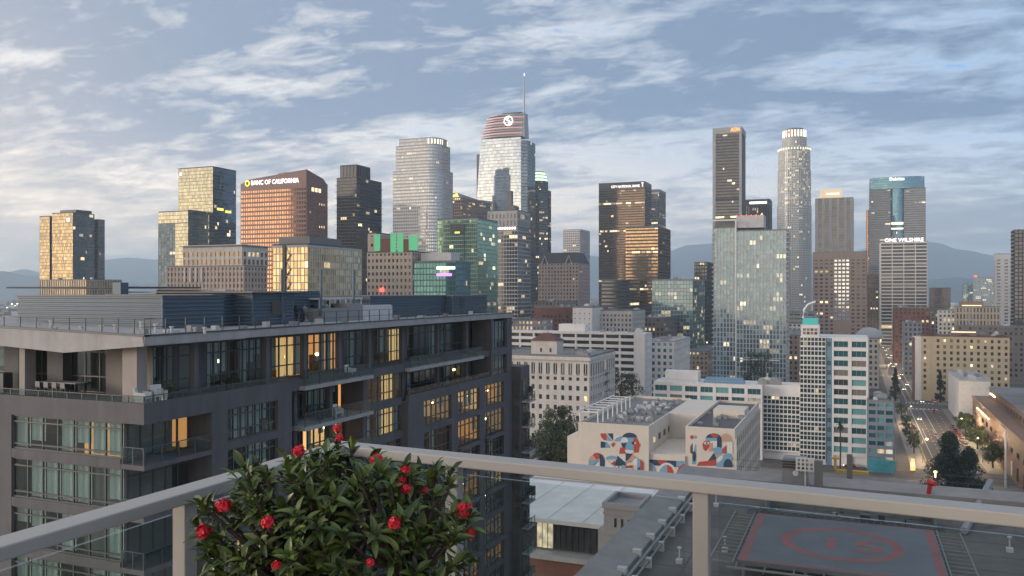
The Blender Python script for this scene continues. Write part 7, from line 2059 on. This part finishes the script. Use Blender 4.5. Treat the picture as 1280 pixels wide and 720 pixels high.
p = P(1050, HZ, 300); palm(p.x, p.y, GZ, zpx(530, 300) - GZ, 'tall palm tree in front of the aqua panelled apartments')

# ------------------------------------------------------------------ cars and lamps
for nm_, c_ in dict(car_white=(.6, .6, .6), car_black=(.02, .02, .022), car_silver=(.32, .33, .34), car_red=(.25, .02, .02), car_blue=(.03, .06, .14)).items():
    m, nt, bs = principled(nm_); bs.inputs['Base Color'].default_value = c_ + (1,); bs.inputs['Roughness'].default_value = .3; bs.inputs['Coat Weight'].default_value = .6
plain_mat('tyre', (.02, .02, .02), .9); plain_mat('car_glass', (.02, .025, .03), .08)


def make_car(paint):
    root = thing('car', 'car', 'car')
    L, Wd = 4.4, 1.8
    prof = [(-2.2, .35), (-2.2, .85), (-1.4, .95), (1.15, .95), (2.1, .80), (2.2, .55), (2.2, .35)]
    b = MB()
    lft = [(-.9, p[0], p[1]) for p in prof]; rgt = [(.9, p[0], p[1]) for p in prof]
    n = len(prof); b.poly(lft); b.poly(list(reversed(rgt)))
    for i in range(n):
        j = (i + 1) % n; b.quad(lft[j], lft[i], rgt[i], rgt[j])
    body = b.build('body', paint, root)
    b = MB(); b.hexa([(-.86, -1.75, .95), (.86, -1.75, .95), (.86, 1.2, .95), (-.86, 1.2, .95), (-.68, -1.2, 1.42), (.68, -1.2, 1.42), (.68, .35, 1.42), (-.68, .35, 1.42)]); b.build('windows', 'car_glass', root)
    b = MB(); b.hexa([(-.69, -1.21, 1.40), (.69, -1.21, 1.40), (.69, .36, 1.40), (-.69, .36, 1.40), (-.62, -1.1, 1.47), (.62, -1.1, 1.47), (.62, .25, 1.47), (-.62, .25, 1.47)]); b.build('roof', paint, root)
    for sx in (-1, 1):
        for y in (-1.35, 1.35):
            b = MB(); b.tube([(sx * .72, y, .33), (sx * .92, y, .33)], .33, 12); b.build('wheel', 'tyre', root)
        b = MB(); b.box(sx * .65 - .2, sx * .65 + .2, 2.19, 2.24, .6, .78); b.build('headlight', 'head_light', root)
        b = MB(); b.box(sx * .65 - .2, sx * .65 + .2, -2.25, -2.19, .62, .8); b.build('tail_light', 'tail_light', root)
    return root
paints = ['car_white', 'car_black', 'car_silver', 'car_red', 'car_blue']
protos = {p_: make_car(p_) for p_ in paints}
used = set()
def car(p_, x, y, rot, label):
    if p_ in used: o = copy_tree(protos[p_])
    else: o = protos[p_]; used.add(p_)
    o.location = (x, y, GZ + .01); o.rotation_euler = (0, 0, R(rot)); tag(o, label, 'car', 'cars on the avenue')
car('car_black', 38.5, 502, 0, 'black car waiting at the crosswalk')
car('car_white', 35.8, 546, 180, 'white car with headlights on just past the crosswalk')
car('car_red', 28.5, 350, 0, 'red car turning at the junction')
car('car_silver', 41.8, 575, 0, 'silver car beside the cypress trees')
car('car_white', 29.3, 610, 180, 'white car coming down the avenue past the cypress trees')
car('car_silver', 32.5, 640, 180, 'silver car coming down the avenue behind the white one')
car('car_blue', 36.0, 365, 0, 'dark blue car heading up the avenue past the stone hall')
car('car_black', 25.6, 585, 0, 'black car parked at the west kerb')
for i in range(16):
    side = i % 2
    car(rng_p := random.choice(paints), (29.5, 32.6, 36.0, 39.5)[i % 4], 690 + i * 26 + random.uniform(-4, 4), 180 if (i % 4) < 2 else 0, 'small car with glowing lights far up the avenue')

park = [('white hatchback', 'car_white'), ('black saloon', 'car_black'), ('silver saloon', 'car_silver'), ('dark blue saloon', 'car_blue'), ('red saloon', 'car_red')]
for i in range(9):
    nm_, pt = park[(i * 3) % 5]
    car(pt, 42.4, 548 + i * 7.5 + (i % 3), 0, nm_ + ' parked at the east kerb, %s from the crossing' % ('first second third fourth fifth sixth seventh eighth ninth'.split()[i]))
for i in range(7):
    nm_, pt = park[(i * 2 + 1) % 5]
    car(pt, 42.5, 372 + i * 13, 0, nm_ + ' parked beside the stone hall, %s from the junction' % ('first second third fourth fifth sixth seventh'.split()[i]))
car('car_silver', 33.0, 420, 0, 'silver car in the middle lane beside the stone hall')
car('car_white', 29.5, 470, 180, 'white car coming down towards the junction with headlights on')
car('car_black', 8, 331, 90, 'black car on the cross street in front of the aqua panelled apartments')
car('car_red', -2, 334, 90, 'red car on the cross street below the palm tree')


def lamp(x, y, label, arm=-1, glow=True, h=9.0):
    root = thing('street_lamp', label, 'street lamp', (x, y, GZ), 'street lamps on the avenue')
    b = MB(); b.tube([(x, y, GZ), (x, y, GZ + h)], [.12, .07], 8); b.build('pole', 'metal_mid', root)
    b = MB(); b.tube([(x, y, GZ + h - .1), (x + arm * 1.6, y, GZ + h + .4)], .05, 6); b.build('arm', 'metal_mid', root)
    b = MB(); b.box(x + arm * 1.6 - .3, x + arm * 1.6 + .3, y - .15, y + .15, GZ + h + .35, GZ + h + .5); b.build('lamp_head', 'metal_light', root)
    b = MB(); b.box(x + arm * 1.6 - .26, x + arm * 1.6 + .26, y - .13, y + .13, GZ + h + .22, GZ + h + .345); b.build('lamp_glass', 'head_light' if glow == 2 else 'lamp_glow', root)
    ld = bpy.data.lights.new('lamp_light', 'POINT'); ld.energy = 7000; ld.color = (1, .72, .40); ld.shadow_soft_size = .3
    lo = bpy.data.objects.new('lamp_light', ld); COL.objects.link(lo); lo.location = (x + arm * 1.6, y, GZ + h); lo.parent = root; lo.matrix_parent_inverse = Matrix.Translation(-root.location)
lamp(44.6, 560, 'street lamp with bright white glow at the crossing', -1, 2, 10)
lamp(44.4, 415, 'street lamp between the street trees by the stone hall', -1, True)
lamp(44.4, 362, 'street lamp on the pavement where the hall lamps glow', -1, True)
lamp(23.2, 352, 'street lamp at the corner by the junction', 1, True)
lamp(23.2, 450, 'street lamp on the apartment side of the avenue', 1, True)
for i in range(8): lamp(23.2 if i % 2 else 44.4, 660 + 50 * i, 'street lamp glowing far up the avenue', 1 if i % 2 else -1, True)
# orange lit kiosk sign at the junction
p = P(1141, HZ, ground(592)); root = thing('lit_pylon', 'glowing orange and white sign pylon at the junction', 'sign', (p.x, p.y, GZ))
b = MB(); b.box(p.x - .1, p.x + .1, p.y - .1, p.y + .1, GZ, GZ + 1.2); b.build('post', 'metal_mid', root)
b = MB(); b.box(p.x - .8, p.x + .8, p.y - .25, p.y + .25, GZ + 1.2, GZ + 2.6); b.build('lower_panel', 'sign_orange', root)
b = MB(); b.box(p.x - .7, p.x + .7, p.y - .27, p.y + .27, GZ + 2.65, GZ + 4.0); b.build('middle_panel', 'sign_warm', root)
b = MB(); b.box(p.x - .55, p.x + .55, p.y - .25, p.y + .25, GZ + 4.05, GZ + 5.2); b.build('upper_panel', 'sign_orange', root)

# ------------------------------------------------------------------ air
b = MB(); b.box(-15600, 8000, -650, 17700, GZ - 7, 790)
hz = b.build('haze', 'room_wall', None, 'stuff'); hz.data.materials.clear()
m = bpy.data.materials.new('haze'); m.use_nodes = True; nt = m.node_tree; nt.nodes.remove(nt.nodes['Principled BSDF'])
pv = nn(nt, 'VolumePrincipled'); pv.inputs['Color'].default_value = (0.70, 0.86, 1.0, 1); pv.inputs['Density'].default_value = 0.00012; pv.inputs['Anisotropy'].default_value = 0.2
nt.links.new(pv.outputs[0], nt.nodes['Material Output'].inputs['Volume']); hz.data.materials.append(m); hz.display_type = 'WIRE'
hz['label'] = 'pale blue evening haze over the city'; hz['category'] = 'haze'
